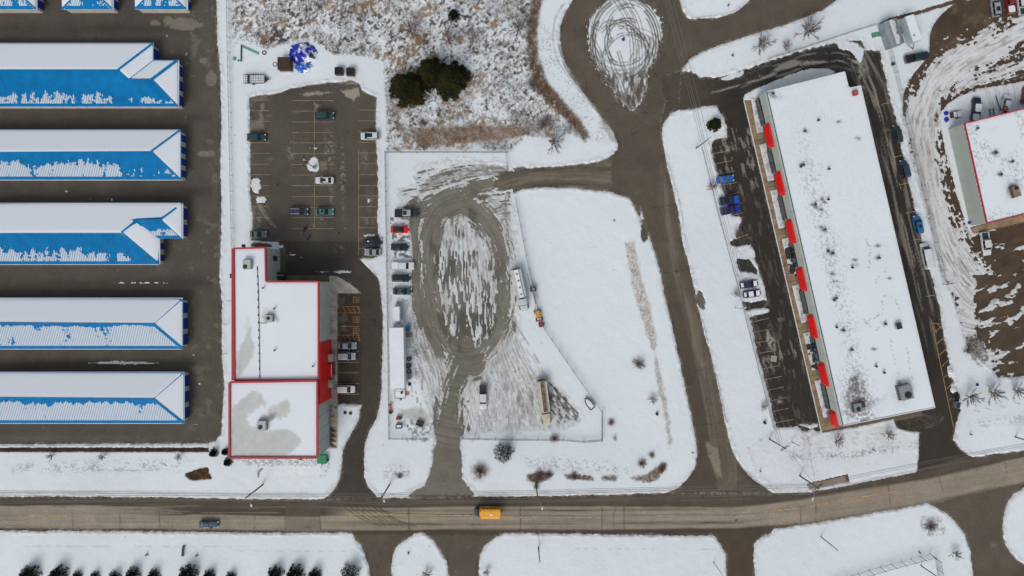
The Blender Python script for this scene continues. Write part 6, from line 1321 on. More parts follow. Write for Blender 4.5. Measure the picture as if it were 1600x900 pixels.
# tank trucks
def tank_truck(rear, front, label, body, deck, grp='tank trucks in the trailer yard'):
    a, b = P(*rear, 1.5).xy, P(*front, 1.5).xy; L = (b - a).length; rz = math.atan2((b - a).y, (b - a).x); c_ = (a + b) / 2
    t = thing('tank_truck', c_.to_3d(), label, 'tank truck', rz, grp); h = L / 2; cl = 3.1
    g = MB(); g.box((-.2, 0, .75), (L - .8, .8, .25), M['dark']); g.obj('chassis', t)
    g = MB(); loft(g, [(-h + .35, .8, 1.2, 2.7), (-h + .5, 1.05, .95, 2.95), (h - cl - .45, 1.05, .95, 2.95), (h - cl - .3, .8, 1.2, 2.7)], [(math.cos(x), .5 + .5 * math.sin(x)) for x in np.arange(-PI / 2, 1.5 * PI - .01, PI / 8)], body); g.obj('tank', t)
    for s_ in (-1, 1): g = MB(); g.box((-(cl) / 2, s_ * .98, 1.9), (L - cl - .9, .42, 1.5), body, bev=.1); g.obj('side_tray', t)
    g = MB(); g.box((-cl / 2, 0, 2.99), (L - cl - 1.0, .95, .06), deck); g.obj('walkway', t)
    for k in range(4): g = MB(); g.cyl((0, 0, .07), .26, .14, M['dark'] if deck is M['tankdirt'] else M['cont_grey'], 12); g.cyl((0, 0, .17), .13, .08, M['galv'], 8); g.obj('manhole', t, (-h + 1.6 + k * (L - cl - 2.8) / 3, 0, 3.0))
    g = MB(); 
    for s_ in (-1, 1): g.tube([(-h + .1, s_ * .7, .8), (-h + .1, s_ * .7, 3.0)], .05, M['dark'], 5)
    g.box((-h + .1, 0, 2.9), (.1, 2.3, .1), M['dark']); g.box((-h + .1, 0, 1.0), (.16, 2.4, .25), M['dark']); g.obj('rear_frame', t)
    g = MB(); loft(g, [(h - cl, 1.0, .8, 2.5), (h - cl + .1, 1.08, .6, 2.6), (h - 1.75, 1.08, .6, 2.58), (h - 1.55, 1.02, .6, 2.3)], RING, body); g.obj('cab', t)
    g = MB(); loft(g, [(h - 1.56, 1.0, .6, 1.62), (h - .5, .92, .6, 1.5), (h - .12, .8, .62, 1.25), (h, .66, .66, 1.05)], RING, body); g.obj('bonnet', t)
    g = MB(); g.add([(h - 1.72, -.9, 2.48), (h - 1.72, .9, 2.48), (h - 1.38, .94, 1.66), (h - 1.38, -.94, 1.66), (h - 1.8, -.9, 2.44), (h - 1.8, .9, 2.44), (h - 1.46, .94, 1.6), (h - 1.46, -.94, 1.6)], [[3, 2, 1, 0], [4, 5, 6, 7], [0, 1, 5, 4], [1, 2, 6, 5], [2, 3, 7, 6], [3, 0, 4, 7]], M['glass']); g.obj('windscreen', t)
    for x in (-h + 1.5, -h + 2.7, h - 1.0):
        for s_ in (-1, 1): wheel(t, x, s_ * 1.0, .5, .34)
    mirrors(t, h - 1.75, 1.35, 1.9, M['black']); lights(t, L, 1.9, .95, .9)
    for s_ in (-1, 1): g = MB(); g.tube([(h - cl - .12, s_ * .9, .8), (h - cl - .12, s_ * .9, 3.0)], .08, M['galv'], 6); g.obj('exhaust_stack', t)
    return t
tank_truck((846, 593), (855, 665), 'long cream tank truck with dark brown walkway parked nose down', M['cream'], M['tankdirt'])
tank_truck((805.5, 419), (820, 486), 'long white tank truck with snowy walkway beside the slanting fence', paint('wht', (.5, .54, .52), .5), M['snow'])

# box trailers
def box_trailer(px, size, rz, label, m, name='box_trailer', grp=None, roofm=None, hitch=1, hz=None, base=.6, ends=True):
    L, W, Hh = size; t = thing(name, P(px[0], px[1], Hh).xy.to_3d(), label, 'trailer', rz, grp)
    g = MB(); g.box((0, 0, base + (Hh - base) / 2), (L, W, Hh - base), m, bev=.12); g.obj('body', t)
    g = MB(); g.box((0, 0, Hh + .03), (L - .1, W - .1, .08), roofm or M['snow'], bev=.15); g.obj('roof', t)
    g = MB()
    for k in range(int(L / 1.2)):
        x = -L / 2 + (k + .5) * L / int(L / 1.2)
        for s_ in (-1, 1): g.box((x, s_ * (W / 2 + .01), base + (Hh - base) / 2), (.06, .04, Hh - base - .2), M['trim'])
    g.obj('side_rib', t, kind='stuff')
    nd = 2 if L > 6 else 1
    for k in range(nd):
        for s_ in (-1, 1): wheel(t, -L * .22 + k * .95, s_ * (W / 2 - .2), .4, .26)
    if hitch:
        g = MB()
        for s_ in (-1, 1): g.tube([(L / 2 - .05, s_ * W * .35, base - .05), (L / 2 + 1.2, 0, base - .05)], .06, M['dark'], 5)
        g.tube([(L / 2 + 1.0, 0, base), (L / 2 + 1.35, 0, base)], .09, M['dark'], 6); g.tube([(L / 2 + 1.05, .12, .05), (L / 2 + 1.05, .12, base + .4)], .05, M['galv'], 5); g.obj('hitch', t)
    g = MB()
    for s_ in (-1, 1): g.box((-L / 2 - .02, s_ * W * .245, base + (Hh - base) / 2), (.05, W * .47, Hh - base - .15), m)
    g.obj('door', t)['label'] = 'rear double doors'
    return t
t = box_trailer((620, 559.5), (15.0, 3.55, 3.9), PI / 2 + .02, 'long white box trailer parked along the yard fence', M['trailer_w'], 'site_trailer', base=.9, roofm=M['snow'])
t = box_trailer((619.3, 490.5), (3.7, 1.65, 2.2), PI / 2, 'small white box trailer north of the long one', M['trailer_w'], 'cargo_trailer', base=.5)
t = box_trailer((1427.2, 43.8), (6.6, 2.3, 3.1), -1.26, 'white box trailer with hitch beside the grey container', paint('gw', (.42, .47, .5), .5), 'box_trailer')
g = MB(); g.box((0, 0, .4), (.25, .25, .3), M['dark']); g.obj('roof_cap', t, (1.8, -.5, 2.9))
t = thing('shipping_container', P(1396.5, 51, 2.6).xy.to_3d(), 'grey steel container with an arched roof dusted with snow, left of the white trailer', 'container', -1.26)
g = MB(); g.box((0, 0, 1.25), (6.3, 3.6, 2.5), M['cont_grey']); g.obj('wall', t)
g = MB(); n = 9; v = []
for x in (-3.2, 3.2):
    for k in range(n): a_ = PI * k / (n - 1); v.append((x, 1.85 * math.cos(a_), 2.5 + .75 * math.sin(a_)))
g.add(v, [[k, k + 1, n + k + 1, n + k][::-1] for k in range(n - 1)] + [list(range(n)), list(range(n, 2 * n))[::-1]], M['cont_grey']); ro = g.obj('roof', t)
g = MB()
for k in range(20): g.tube([(-3.1 + k * .325, 1.86 * math.cos(a_), 2.5 + .77 * math.sin(a_)) for a_ in np.linspace(0, PI, 7)], .03, M['galv'], 3, cap=False)
g.obj('roof_rib', ro, kind='stuff')
gx = np.linspace(-3.1, 3.1, 40); gy = np.linspace(.7, -.6, 14); xx, yy = np.meshgrid(gx.astype(np.float32), gy.astype(np.float32), indexing='ij'); f = (fbm(xx, yy, .35, 3, 4, 0, 2) - .45) + .25 * (1 - np.abs(yy + 0) / .5); cov = np.empty(xx.shape + (3,), np.float32); cov[:] = .6
grid_object('roof_snow', cellany(f > 0), 2.5 + .76 * np.sqrt(np.maximum(0, 1 - (yy / 1.85) ** 2)) + np.where(f > 0, .05, -.05), cov, M['roofsnow'], None, xx, yy, ro)

# ================================================================ YARD CLUTTER
def crate(px, size, m, label, name='crate', cat='crate', rz=0, hz=.8, fill=None, grp=None):
    L, W = size; t = thing(name, P(px[0], px[1], hz).xy.to_3d(), label, cat, rz, grp)
    g = MB()
    for s_ in (-1, 1): g.box((0, s_ * (W / 2 - .04), hz / 2), (L, .08, hz), m); g.box((s_ * (L / 2 - .04), 0, hz / 2), (.08, W - .16, hz), m)
    g.box((0, 0, .1), (L - .16, W - .16, .12), m); g.obj('body', t)
    if fill is not None: g = MB(); g.box((0, 0, hz * .5), (L - .2, W - .2, hz * .7), fill, bev=.1); g.obj('contents', t)
    g = MB()
    for s_ in (-1, 1): g.box((0, s_ * (W / 2 - .04), hz + .03), (L + .06, .14, .06), m); g.box((s_ * (L / 2 - .04), 0, hz + .03), (.14, W - .2, .06), m)
    g.obj('rim', t); return t
def pallet(px, size, m, label, rz=0, hz=.4, cat='pallet', name='pallet'):
    L, W = size; t = thing(name, P(px[0], px[1], hz).xy.to_3d(), label, cat, rz)
    n = 6
    for k in range(n): g = MB(); g.box((-L / 2 + (k + .5) * L / n, 0, hz), (L / n - .05, W, .04), m); g.obj('slat', t)
    for k in range(3): g = MB(); g.box((0, (k - 1) * (W / 2 - .08), hz / 2 - .01), (L, .1, hz - .04), m); g.obj('bearer', t)
    return t
def lump(px, r, m, label, name, cat, hz=.6, seed=1, rz=0, ry=None, kind=None):
    """irregular draped heap"""
    n, k = 20, 8; v = [(0, 0, hz)]; ry = ry or r
    for i in range(1, k + 1):
        for j in range(n):
            a_ = 2 * PI * j / n; q = i / k; nn = float(fbm(np.array([math.cos(a_) * q * 2 + seed * 7]), np.array([math.sin(a_) * q * 2]), .55, seed, 3)[0])
            v.append((r * q * math.cos(a_) * (.8 + .5 * (nn - .3)), ry * q * math.sin(a_) * (.8 + .5 * (nn - .3)), max(0, hz * (1 - q ** 3) * (.45 + 1.1 * nn))))
    fs = [[0, 1 + j, 1 + (j + 1) % n] for j in range(n)] + [[1 + (i - 1) * n + j, 1 + i * n + j, 1 + i * n + (j + 1) % n, 1 + (i - 1) * n + (j + 1) % n] for i in range(1, k) for j in range(n)]
    g = MB(); g.add(v, fs, m); return tag(g.obj(name, None, P(px[0], px[1], 0), rz), label, cat)
crate((637, 514), (1.0, 1.2), M['bluem'], 'blue open crate beside the long white trailer', fill=M['bluem'], hz=1.0)
pallet((639, 523.5), (1.5, 1.1), M['pallet'], 'reddish brown slatted pallet beside the long white trailer', hz=.5)
t = thing('wire_cage', P(638, 537, .5).xy.to_3d(), 'grey wire cage beside the long white trailer', 'cage')
for k in range(5): g = MB(); g.tube([(-.6 + k * .3, -1, 0), (-.6 + k * .3, -1, 1), (-.6 + k * .3, 1, 1), (-.6 + k * .3, 1, 0)], .03, M['galv'], 4); g.obj('hoop', t)
for s_ in (-1, 1): g = MB(); g.tube([(-.6, s_, 1), (.6, s_, 1)], .03, M['galv'], 4); g.obj('rail', t)
def tyre(px, label, r=.42, n=1, m='tire'):
    t = thing('tyre_stack' if n > 1 else 'tyre', P(px[0], px[1], 0), label, 'tyre')
    for k in range(n):
        g = MB(); v = []; N, K = 14, 7
        for i in range(N):
            for j in range(K): a_, b_ = 2 * PI * i / N, 2 * PI * j / K; v.append(((r + .14 * math.cos(b_)) * math.cos(a_), (r + .14 * math.cos(b_)) * math.sin(a_), .13 + .12 * math.sin(b_) + k * .25))
        g.add(v, [[i * K + j, ((i + 1) % N) * K + j, ((i + 1) % N) * K + (j + 1) % K, i * K + (j + 1) % K] for i in range(N) for j in range(K)], M[m]); g.obj('tyre', t)
    return t
tyre((639.5, 560.5), 'pair of dark tyres stacked, nearest the wire cage', n=2); tyre((638.5, 571.5), 'stack of black tyres by the middle of the long trailer', .5, 3); tyre((639.5, 580), 'tyre stack by the lower part of the long trailer', n=2)
tyre((413.3, 82.5), 'lone black tyre lying on snow south of the brush field', .45)
crate((640, 588), (.9, 1.3), M['cont_grey'], 'grey metal crate beside the lower end of the long trailer', fill=M['galv'])
lump((640, 600), .6, M['dark'], 'small dark heap near the lower end of the long trailer', 'scrap_heap', 'scrap', .5, 3)
t = thing('flatbed_trailer', P(625, 615, .6).xy.to_3d(), 'square steel framed flat trailer with a snowy deck south of the long trailer', 'trailer')
g = MB(); g.box((0, 0, .6), (2.5, 2.2, .1), M['snow']); g.obj('deck', t)
g = MB()
for s_ in (-1, 1): g.box((0, s_ * 1.15, .65), (2.7, .12, .16), M['galv']); g.box((s_ * 1.3, 0, .65), (.12, 2.2, .16), M['galv'])
g.box((0, .65, .68), (2.5, .08, .08), M['galv']); g.obj('frame', t)
for s_ in (-1, 1): wheel(t, 0, s_ * 1.25, .3, .2)
lump((628.5, 613), .45, M['black'], 'black covered heap on the square flat trailer', 'covered_heap', 'heap', 1.3, 5)
pallet((636.5, 615), (.9, .9), M['orange'], 'small orange pallet right of the square flat trailer', hz=.35)
lump((626.5, 624), .3, M['black'], 'small black sack on snow below the square flat trailer', 'sack', 'sack', .4, 7)
t = thing('wood_splitter', P(610, 638, .6).xy.to_3d(), 'narrow red machine with a dark wheel end by the yard fence', 'machine', -PI / 2 + .05)
g = MB(); g.box((0, 0, .7), (2.0, .3, .3), M['redm'], bev=.05); g.obj('beam', t); g = MB(); g.box((-1.0, 0, .75), (.3, .9, .3), M['redm']); g.obj('crosshead', t); g = MB(); g.box((1.1, 0, .6), (.6, .6, .6), M['black'], bev=.1); g.obj('engine', t)
for s_ in (-1, 1): wheel(t, .9, s_ * .4, .28, .16)
t = thing('compressor', P(623.5, 653.5, .5).xy.to_3d(), 'small pink red machine with black drum in the yard', 'machine')
g = MB(); g.box((-.35, 0, .5), (.7, .8, .8), M['redm'], bev=.12); g.obj('housing', t); g = MB(); g.cyl((.35, 0, .5), .35, .9, M['black'], 12); g.obj('drum', t)
g = MB(); g.tube([(-.35, -.6, .2), (-.35, .7, .9)], .05, M['redm'], 5); g.obj('handle', t)
crate((623, 666.5), (1.5, 1.0), M['black'], 'black bin filled with snow near the yard corner', 'bin', 'bin', fill=M['snow'], hz=.9)
t = thing('steel_rack', P(629, 662, .5).xy.to_3d(), 'grey steel rack beside the black bin', 'rack')
for y in (-.7, 0, .7): g = MB(); g.tube([(-1.1, y + .6, .1), (.6, y + .6, .1), (.6, y - .3, .7)], .05, M['galv'], 5); g.obj('rail', t)
crate((656, 662), (1.8, 1.2), M['brown_box'], 'dark maroon open bin tilted on the yard snow', 'bin', 'bin', rz=-.35, hz=.9, fill=M['black'])
lump((637, 666), .3, M['dark'], 'small dark lump right of the black bin', 'sack', 'sack', .3, 9)
# boom, loader and red box by the slanting fence
t = thing('boom_lift', P(841, 492, .8).xy.to_3d(), 'yellow and red machine with a long steel boom along the slanting fence', 'machine', math.radians(103))
g = MB(); g.box((.2, 0, .8), (1.6, 1.4, 1.0), M['yellow'], bev=.15); g.obj('bonnet', t); g = MB(); g.box((-1.0, 0, .8), (1.3, 1.2, .9), M['redm'], bev=.1); g.obj('turntable', t)
for y in (-.3, .3): g = MB(); g.box((-1.0, y, 1.28), (.4, .35, .06), M['snow'], bev=.05); g.obj('snow_patch', t)
g = MB(); g.tube([(1.0, .5, 1.2), (3.0, 0, 1.4), (1.0, -.5, 1.2)], .07, M['galv'], 5); g.obj('fork', t)
g = MB(); g.box((5.2, 0, 1.5), (4.6, .3, .35), M['galv'], bev=.04); g.obj('boom', t); g = MB(); g.box((8.8, .35, 1.5), (4.2, .12, .15), M['dark']); g.obj('jib', t)
g = MB(); g.box((6.6, -.2, .9), (1.3, 1.5, .8), M['dark'], bev=.25); g.box((6.6, -.2, 1.35), (.6, .7, .1), M['snow'], bev=.1); g.obj('basket', t)
for x in (-1.2, .8):
    for s_ in (-1, 1): wheel(t, x, s_ * .75, .38, .28)
crate((846, 507.5), (1.3, 1.0), M['brown_box'], 'small dark red box at the foot of the boom machine', 'toolbox', 'box', rz=.2, hz=.7, fill=M['redm'])
# boat
t = thing('small_boat', P(920.5, 630.5, .5).xy.to_3d(), 'small boat with black gunwale full of snow inside the fence corner', 'boat', hdg((927, 639), (914, 622)))
g = MB(); prof = [(-1.5, .62), (-1.3, .72), (0, .76), (.8, .62), (1.4, .3), (1.75, .02)]; v = []; 
ringp = [(x, -w_) for x, w_ in prof] + [(x, w_) for x, w_ in prof[::-1]]
n = len(ringp); g.add([(x * .85, y * .6, .25) for x, y in ringp] + [(x, y, .85) for x, y in ringp], [[i, (i + 1) % n, n + (i + 1) % n, n + i] for i in range(n)] + [list(range(n - 1, -1, -1))], M['dark']); g.obj('hull', t)
g = MB(); g.tube([(x, y, .86) for x, y in ringp] + [(ringp[0][0], ringp[0][1], .86)], .11, M['black'], 5, cap=False); g.obj('gunwale', t)
g = MB(); g.add([(x * .93, y * .88, .72) for x, y in ringp] + [(0, 0, .86)], [[i, (i + 1) % n, n] for i in range(n)], M['snow']); g.obj('snow_fill', t)
# things by the retail lot
t = thing('tool_shed', P(443.5, 99, 2.2).xy.to_3d(), 'rusty brown square shed beside the blue tarpaulins', 'shed')
g = MB(); g.box((0, 0, 1.1), (3.0, 2.9, 2.2), M['brown_box']); g.obj('wall', t); g = MB()
for k in range(9): g.box((-1.5 + (k + .5) * 3.2 / 9 - .1, 0, 2.24), (.3, 3.1, .08), M['brown_box'])
g.box((0, 0, 2.18), (3.2, 3.1, .06), M['brown_box']); g.obj('roof', t); g = MB(); g.box((1.53, 0, 1), (.06, .9, 1.9), M['dark']); g.obj('door', t)
tyre((430, 101), 'grey ring leaning by the west wall of the brown shed', .5, 1, 'galv')
g = MB(); g.box((0, 0, .3), (3.0, .3, .3), M['trim'], bev=.05); g.box((-1, .5, .3), (.12, .8, .1), M['galv']); tag(g.obj('wooden_skid', None, P(448, 113.5, 0)), 'pale low skid on snow just south of the brown shed', 'skid')
lump((473.5, 84), 4.1, M['tarp_snow'], 'large blue tarpaulin covered heap with snow in its folds', 'tarp_heap', 'tarpaulin', 1.5, 2, ry=3.2)
g = MB(); v = []; N = 26
for k in range(N):
    a_ = 2 * PI * k / N; rr3 = 1 + .12 * math.sin(k * 2.7) + .06 * math.cos(k * 5.1)
    for (q, z) in ((1.0, .02), (.9, .5), (.76, .85)): v.append((3.5 * rr3 * q * math.cos(a_), 2.7 * rr3 * q * math.sin(a_), z))
g.add(v, [[k * 3 + j, ((k + 1) % N) * 3 + j, ((k + 1) % N) * 3 + j + 1, k * 3 + j + 1] for k in range(N) for j in range(2)], M['tarp'])
tag(g.obj('tarp_skirt', None, P(473.5, 83.5, 0)), 'bright blue tarpaulin edge gathered round the large covered heap', 'tarpaulin')
lump((475, 106), 2.6, M['tarp_snow_l'], 'smaller light blue tarpaulin heap below the large one', 'tarp_heap', 'tarpaulin', 1.1, 6, ry=1.6)
crate((486, 87), (.7, .8), M['black'], 'small black box on the large blue tarpaulin', 'box', 'box', hz=1.6)
for i, (a_, b_, lb) in enumerate(((529, 110.5, 'maroon open topped bin north of the lot, left of two'), (547, 111.5, 'maroon open topped bin north of the lot, right of two'))): crate((a_, b_), (1.9, 1.8), M['brown_box'], lb, 'waste_bin', 'bin', hz=1.4, fill=M['black'], grp='maroon bins north of the retail lot')
t = thing('mesh_trailer', P(397, 123.5, .8).xy.to_3d(), 'wire sided utility trailer on snow north west of the retail lot', 'trailer')
g = MB(); g.box((0, 0, .55), (5.0, 2.2, .1), M['snow']); g.obj('deck', t)
g = MB()
for k in range(9):
    x = -2.5 + k * 5 / 8; g.tube([(x, -1.1, .6), (x, -1.1, 1.3), (x, 1.1, 1.3), (x, 1.1, .6)], .035, M['dark'], 4)
for y in (-1.1, -.55, 0, .55, 1.1): g.tube([(-2.5, y, 1.3), (2.5, y, 1.3)], .035, M['dark'], 4)
for y in (-1.1, 1.1):
    for z in (.6, .95): g.tube([(-2.5, y, z), (2.5, y, z)], .035, M['dark'], 4)
g.obj('mesh_cage', t, kind='stuff')
g = MB(); g.add([(2.5, -1.0, .6), (2.5, 1.0, .6), (3.7, 0, .6), (2.5, -1.0, .72), (2.5, 1.0, .72), (3.7, 0, .72)], [[0, 2, 1], [3, 4, 5][::-1], [0, 1, 4, 3], [1, 2, 5, 4], [2, 0, 3, 5]], M['dark']); g.tube([(3.6, 0, .65), (4.2, 0, .65)], .06, M['dark'], 5); g.obj('hitch', t)
g = MB(); g.box((-1.45, 0, .75), (.45, 2.0, .3), M['dark']); g.obj('cross_box', t)
for s_ in (-1, 1): wheel(t, -.3, s_ * 1.2, .33, .2)
for k, (a_, b_) in enumerate((((378, 71), (404, 83)), ((379, 73.5), (404, 85)))):
    g = MB(); g.tube([P(*a_, .3), P(*b_, .3)], .12, M['teal'], 6); tag(g.obj('teal_pipe'), ('upper' if k == 0 else 'lower') + ' of the two long teal pipes lying on the snow', 'pipe')
g = MB(); g.tube([P(377, 70, .4), P(376.5, 96, .4)], .16, M['dark'], 6); tag(g.obj('steel_beam'), 'dark straight beam lying north to south at the west end of the teal pipes', 'beam')
lump((367, 92), .7, M['teal'], 'small heap of teal netting at the edge of the brush', 'netting', 'netting', .4, 4); lump((373, 95), .45, M['teal'], 'smaller teal scrap right of the netting heap', 'netting', 'netting', .3, 8)
# bins, posts and bits round the hall
t = thing('dumpster', P(503, 717.5, 1.2).xy.to_3d(), 'green waste dumpster at the south east corner of the hall', 'dumpster')
g = MB(); g.box((0, 0, .75), (2.2, 2.0, 1.5), M['green'], taper=1.05); g.obj('body', t); g = MB()
for s_ in (-1, 1): g.box((s_ * .53, 0, 1.54), (1.04, 2.0, .08), M['green'], bev=.08)
g.obj('lid', t)
lump((513, 718), .35, M['dark'], 'small dark heap right of the green dumpster', 'rubbish', 'rubbish', .5, 3)
t = thing('person_lift_cart', P(519, 654, .8).xy.to_3d(), 'small yellow machine on the walk beside the hall wall', 'machine')
g = MB(); g.box((0, 0, .5), (.9, .7, .6), M['yellow'], bev=.12); g.obj('body', t); g = MB(); g.tube([(.2, -.6, .3), (.3, .7, .9)], .06, M['yellow'], 5); g.obj('handle', t); wheel(t, -.3, .4, .18, .1); wheel(t, -.3, -.4, .18, .1)
for u_, v_, lb in ((539.5, 644.5, 'left of two round dark manhole covers on the snowy island'), (548, 645.5, 'right of two round dark manhole covers on the snowy island')):
    g = MB(); g.cyl((0, 0, .2), .42, .16, M['black'], 14); g.cyl((0, 0, .29), .3, .03, M['dark'], 12); tag(g.obj('manhole_cover', None, P(u_, v_, 0)), lb, 'manhole')
for u_, v_, m, lb in ((518, 634, 'redm', 'small red bollard on the hall walk, upper of two'), (518.5, 641, 'redm', 'small red bollard on the hall walk, lower of two'), (525.5, 636, 'black', 'short black bollard at the kerb beside the red bollards')):
    g = MB(); g.cyl((0, 0, .45), .13, .9, M[m], 8); g.cyl((0, 0, .93), .1, .06, M[m], 8); tag(g.obj('bollard', None, P(u_, v_, .1)), lb, 'bollard')
for u_, v_, lb in ((361.5, 470, 'north'), (357, 506, 'middle'), (355, 552, 'south')):
    g = MB(); g.tube([(0, 0, 0), (0, 0, 1.6)], .05, M['galv'], 6); g.tube([(0, 0, 1.5), (-.8, 0, 1.7)], .04, M['galv'], 5); g.box((-.1, 0, 1.62), (.3, .16, .12), M['dark']); tag(g.obj('short_post', None, P(u_, v_, 0)), lb + 'ernmost of the short posts west of the hall' if lb != 'middle' else 'middle one of the short posts west of the hall', 'post')
pallet((1209, 560.5), (1.5, 1.5), paint('pale', (.42, .4, .28), .8), 'pale square pallet lying on the black plaza lot', rz=-.1, hz=.15)
# right hand clutter
t = thing('utility_trailer', P(1494, 179, .6).xy.to_3d(), 'small trailer with a red end and snowy bed near the blue tarpaulin', 'trailer', .12)
g = MB(); g.box((.25, 0, .55), (2.0, 1.5, .1), M['snow']); g.obj('bed', t); g = MB(); g.box((-1.1, 0, .65), (.6, 1.5, .5), M['brown_box'], bev=.1); g.obj('toolbox', t)
for s_ in (-1, 1): g = MB(); g.box((.25, s_ * .78, .7), (2.0, .07, .3), M['brown_box']); g.obj('side_rail', t); wheel(t, .2, s_ * .9, .3, .2)
g = MB(); g.box((.25, 0, .66), (.08, 1.45, .12), M['redm']); g.obj('divider', t)
lump((1478, 177), .7, M['tarp'], 'blue plastic heap, upper of the pair left of the small trailer', 'tarp_heap', 'tarpaulin', .5, 3); lump((1478.5, 187), .75, M['tarp'], 'blue plastic heap, lower of the pair left of the small trailer', 'tarp_heap', 'tarpaulin', .5, 6)
lump((1514, 348), .45, M['tarp'], 'small blue drum at the south west corner of the grey green wall', 'blue_drum', 'drum', .8, 2); lump((1526, 601), .45, M['tarp'], 'small blue object on snow south of the dirt yard', 'blue_drum', 'drum', .6, 5)
t = thing('ladder_rack', P(1551, 177, .5).xy.to_3d(), 'pair of grey steel rails lying beside the snow covered car', 'rack', math.radians(98))
for s_ in (-1, 1): g = MB(); g.box((0, s_ * .5, .3), (2.6, .12, .3), M['galv']); g.obj('rail', t)
for k in range(4): g = MB(); g.box((-1 + k * .66, 0, .3), (.08, .9, .08), M['galv']); g.obj('rung', t)
g = MB(); p_ = [P(1556, 150, .8), P(1560, 163, .8), P(1567, 177, .8)]; g.tube(p_, .12, M['dark'], 6); tag(g.obj('long_pipe'), 'dark slanting pipe left of the snow covered car', 'pipe')
pallet((1369, 54), (2.4, 1.3), M['green'], 'green panel partly under snow left of the grey container', rz=.2, hz=.12, cat='panel', name='green_panel')
crate((1396.5, 99.5), (.6, .6), M['dark'], 'small dark box on the snow strip fence line behind the plaza', 'box', 'box', hz=.8)
for (a_, b_, r_, lb) in ((1485, 580, .8, 'rounded snow topped rock at the plaza lane edge, upper'), (1490, 609, .9, 'rounded snow topped rock at the plaza lane edge, lower')): lump((a_, b_), r_, M['snow'], lb, 'snow_topped_rock', 'rock', .6, 4)
crate((1497, 633), (1.2, 1.6), M['cont_grey'], 'grey metal cabinet at the south end of the lane behind the plaza', 'cabinet', 'cabinet', rz=-.25, hz=1.2, fill=M['dark'])
lump((1493, 620), 1.1, M['black'], 'black heap of brush beside the grey cabinet', 'brush_heap', 'heap', .8, 8, ry=1.6)
# bench south of the road
t = thing('park_bench', P(287, 861, .4).xy.to_3d(), 'dark bench standing on the snowy verge south of the main road', 'bench', PI / 2 - .1)
for k in range(4): g = MB(); g.box((0, .05 + k * .13, .45), (2.6, .1, .05), M['dark']); g.obj('slat', t)
for k in range(2): g = MB(); g.box((0, -.12, .6 + k * .16), (2.6, .05, .12), M['dark']); g.obj('back_slat', t)
for s_ in (-1.15, 1.15): g = MB(); g.box((s_, .15, .22), (.1, .6, .44), M['black']); g.obj('leg', t)
# hydrants and small posts, one per dark dot seen on clean snow
for u_, v_, lb in ((973.5, 62.5, 'black hydrant in the middle of the roundabout island'), (1137.5, 9, 'dark marker post in the snow at the top beside the roundabout'), (1144, 87, 'small dark marker on the snow west of the two big bare trees'), (230, 866, 'small dark post in the verge left of the bench'), (308, 867, 'small dark stump in the verge right of the bench'), (638.5, 863.5, 'small grey marker on the narrow snow island south of the road'), (1026, 646.5, 'round black drum in the snow west of the side road'), (1194, 660, 'round black drum in snow by the south west of the plaza lot'), (1187, 735, 'short grey post on snow between the plaza and main road'), (1363, 702, 'short grey post near the brush south of the plaza'), (1515, 678, 'small dark post on the snowy corner right of the plaza exit'), (1435, 862, 'small marker on the snow above the bottom right fence')):
    big_ = 'drum' in lb or 'hydrant' in lb
    g = MB(); g.cyl((0, 0, .4), .34 if big_ else .13, .8, M['black' if big_ else 'dark'], 10)
    g.cyl((0, 0, .84), .26 if big_ else .17, .1, M['dark'], 10); tag(g.obj('marker_post' if not big_ else 'drum', None, P(u_, v_, 0)), lb, 'post' if not big_ else 'drum')

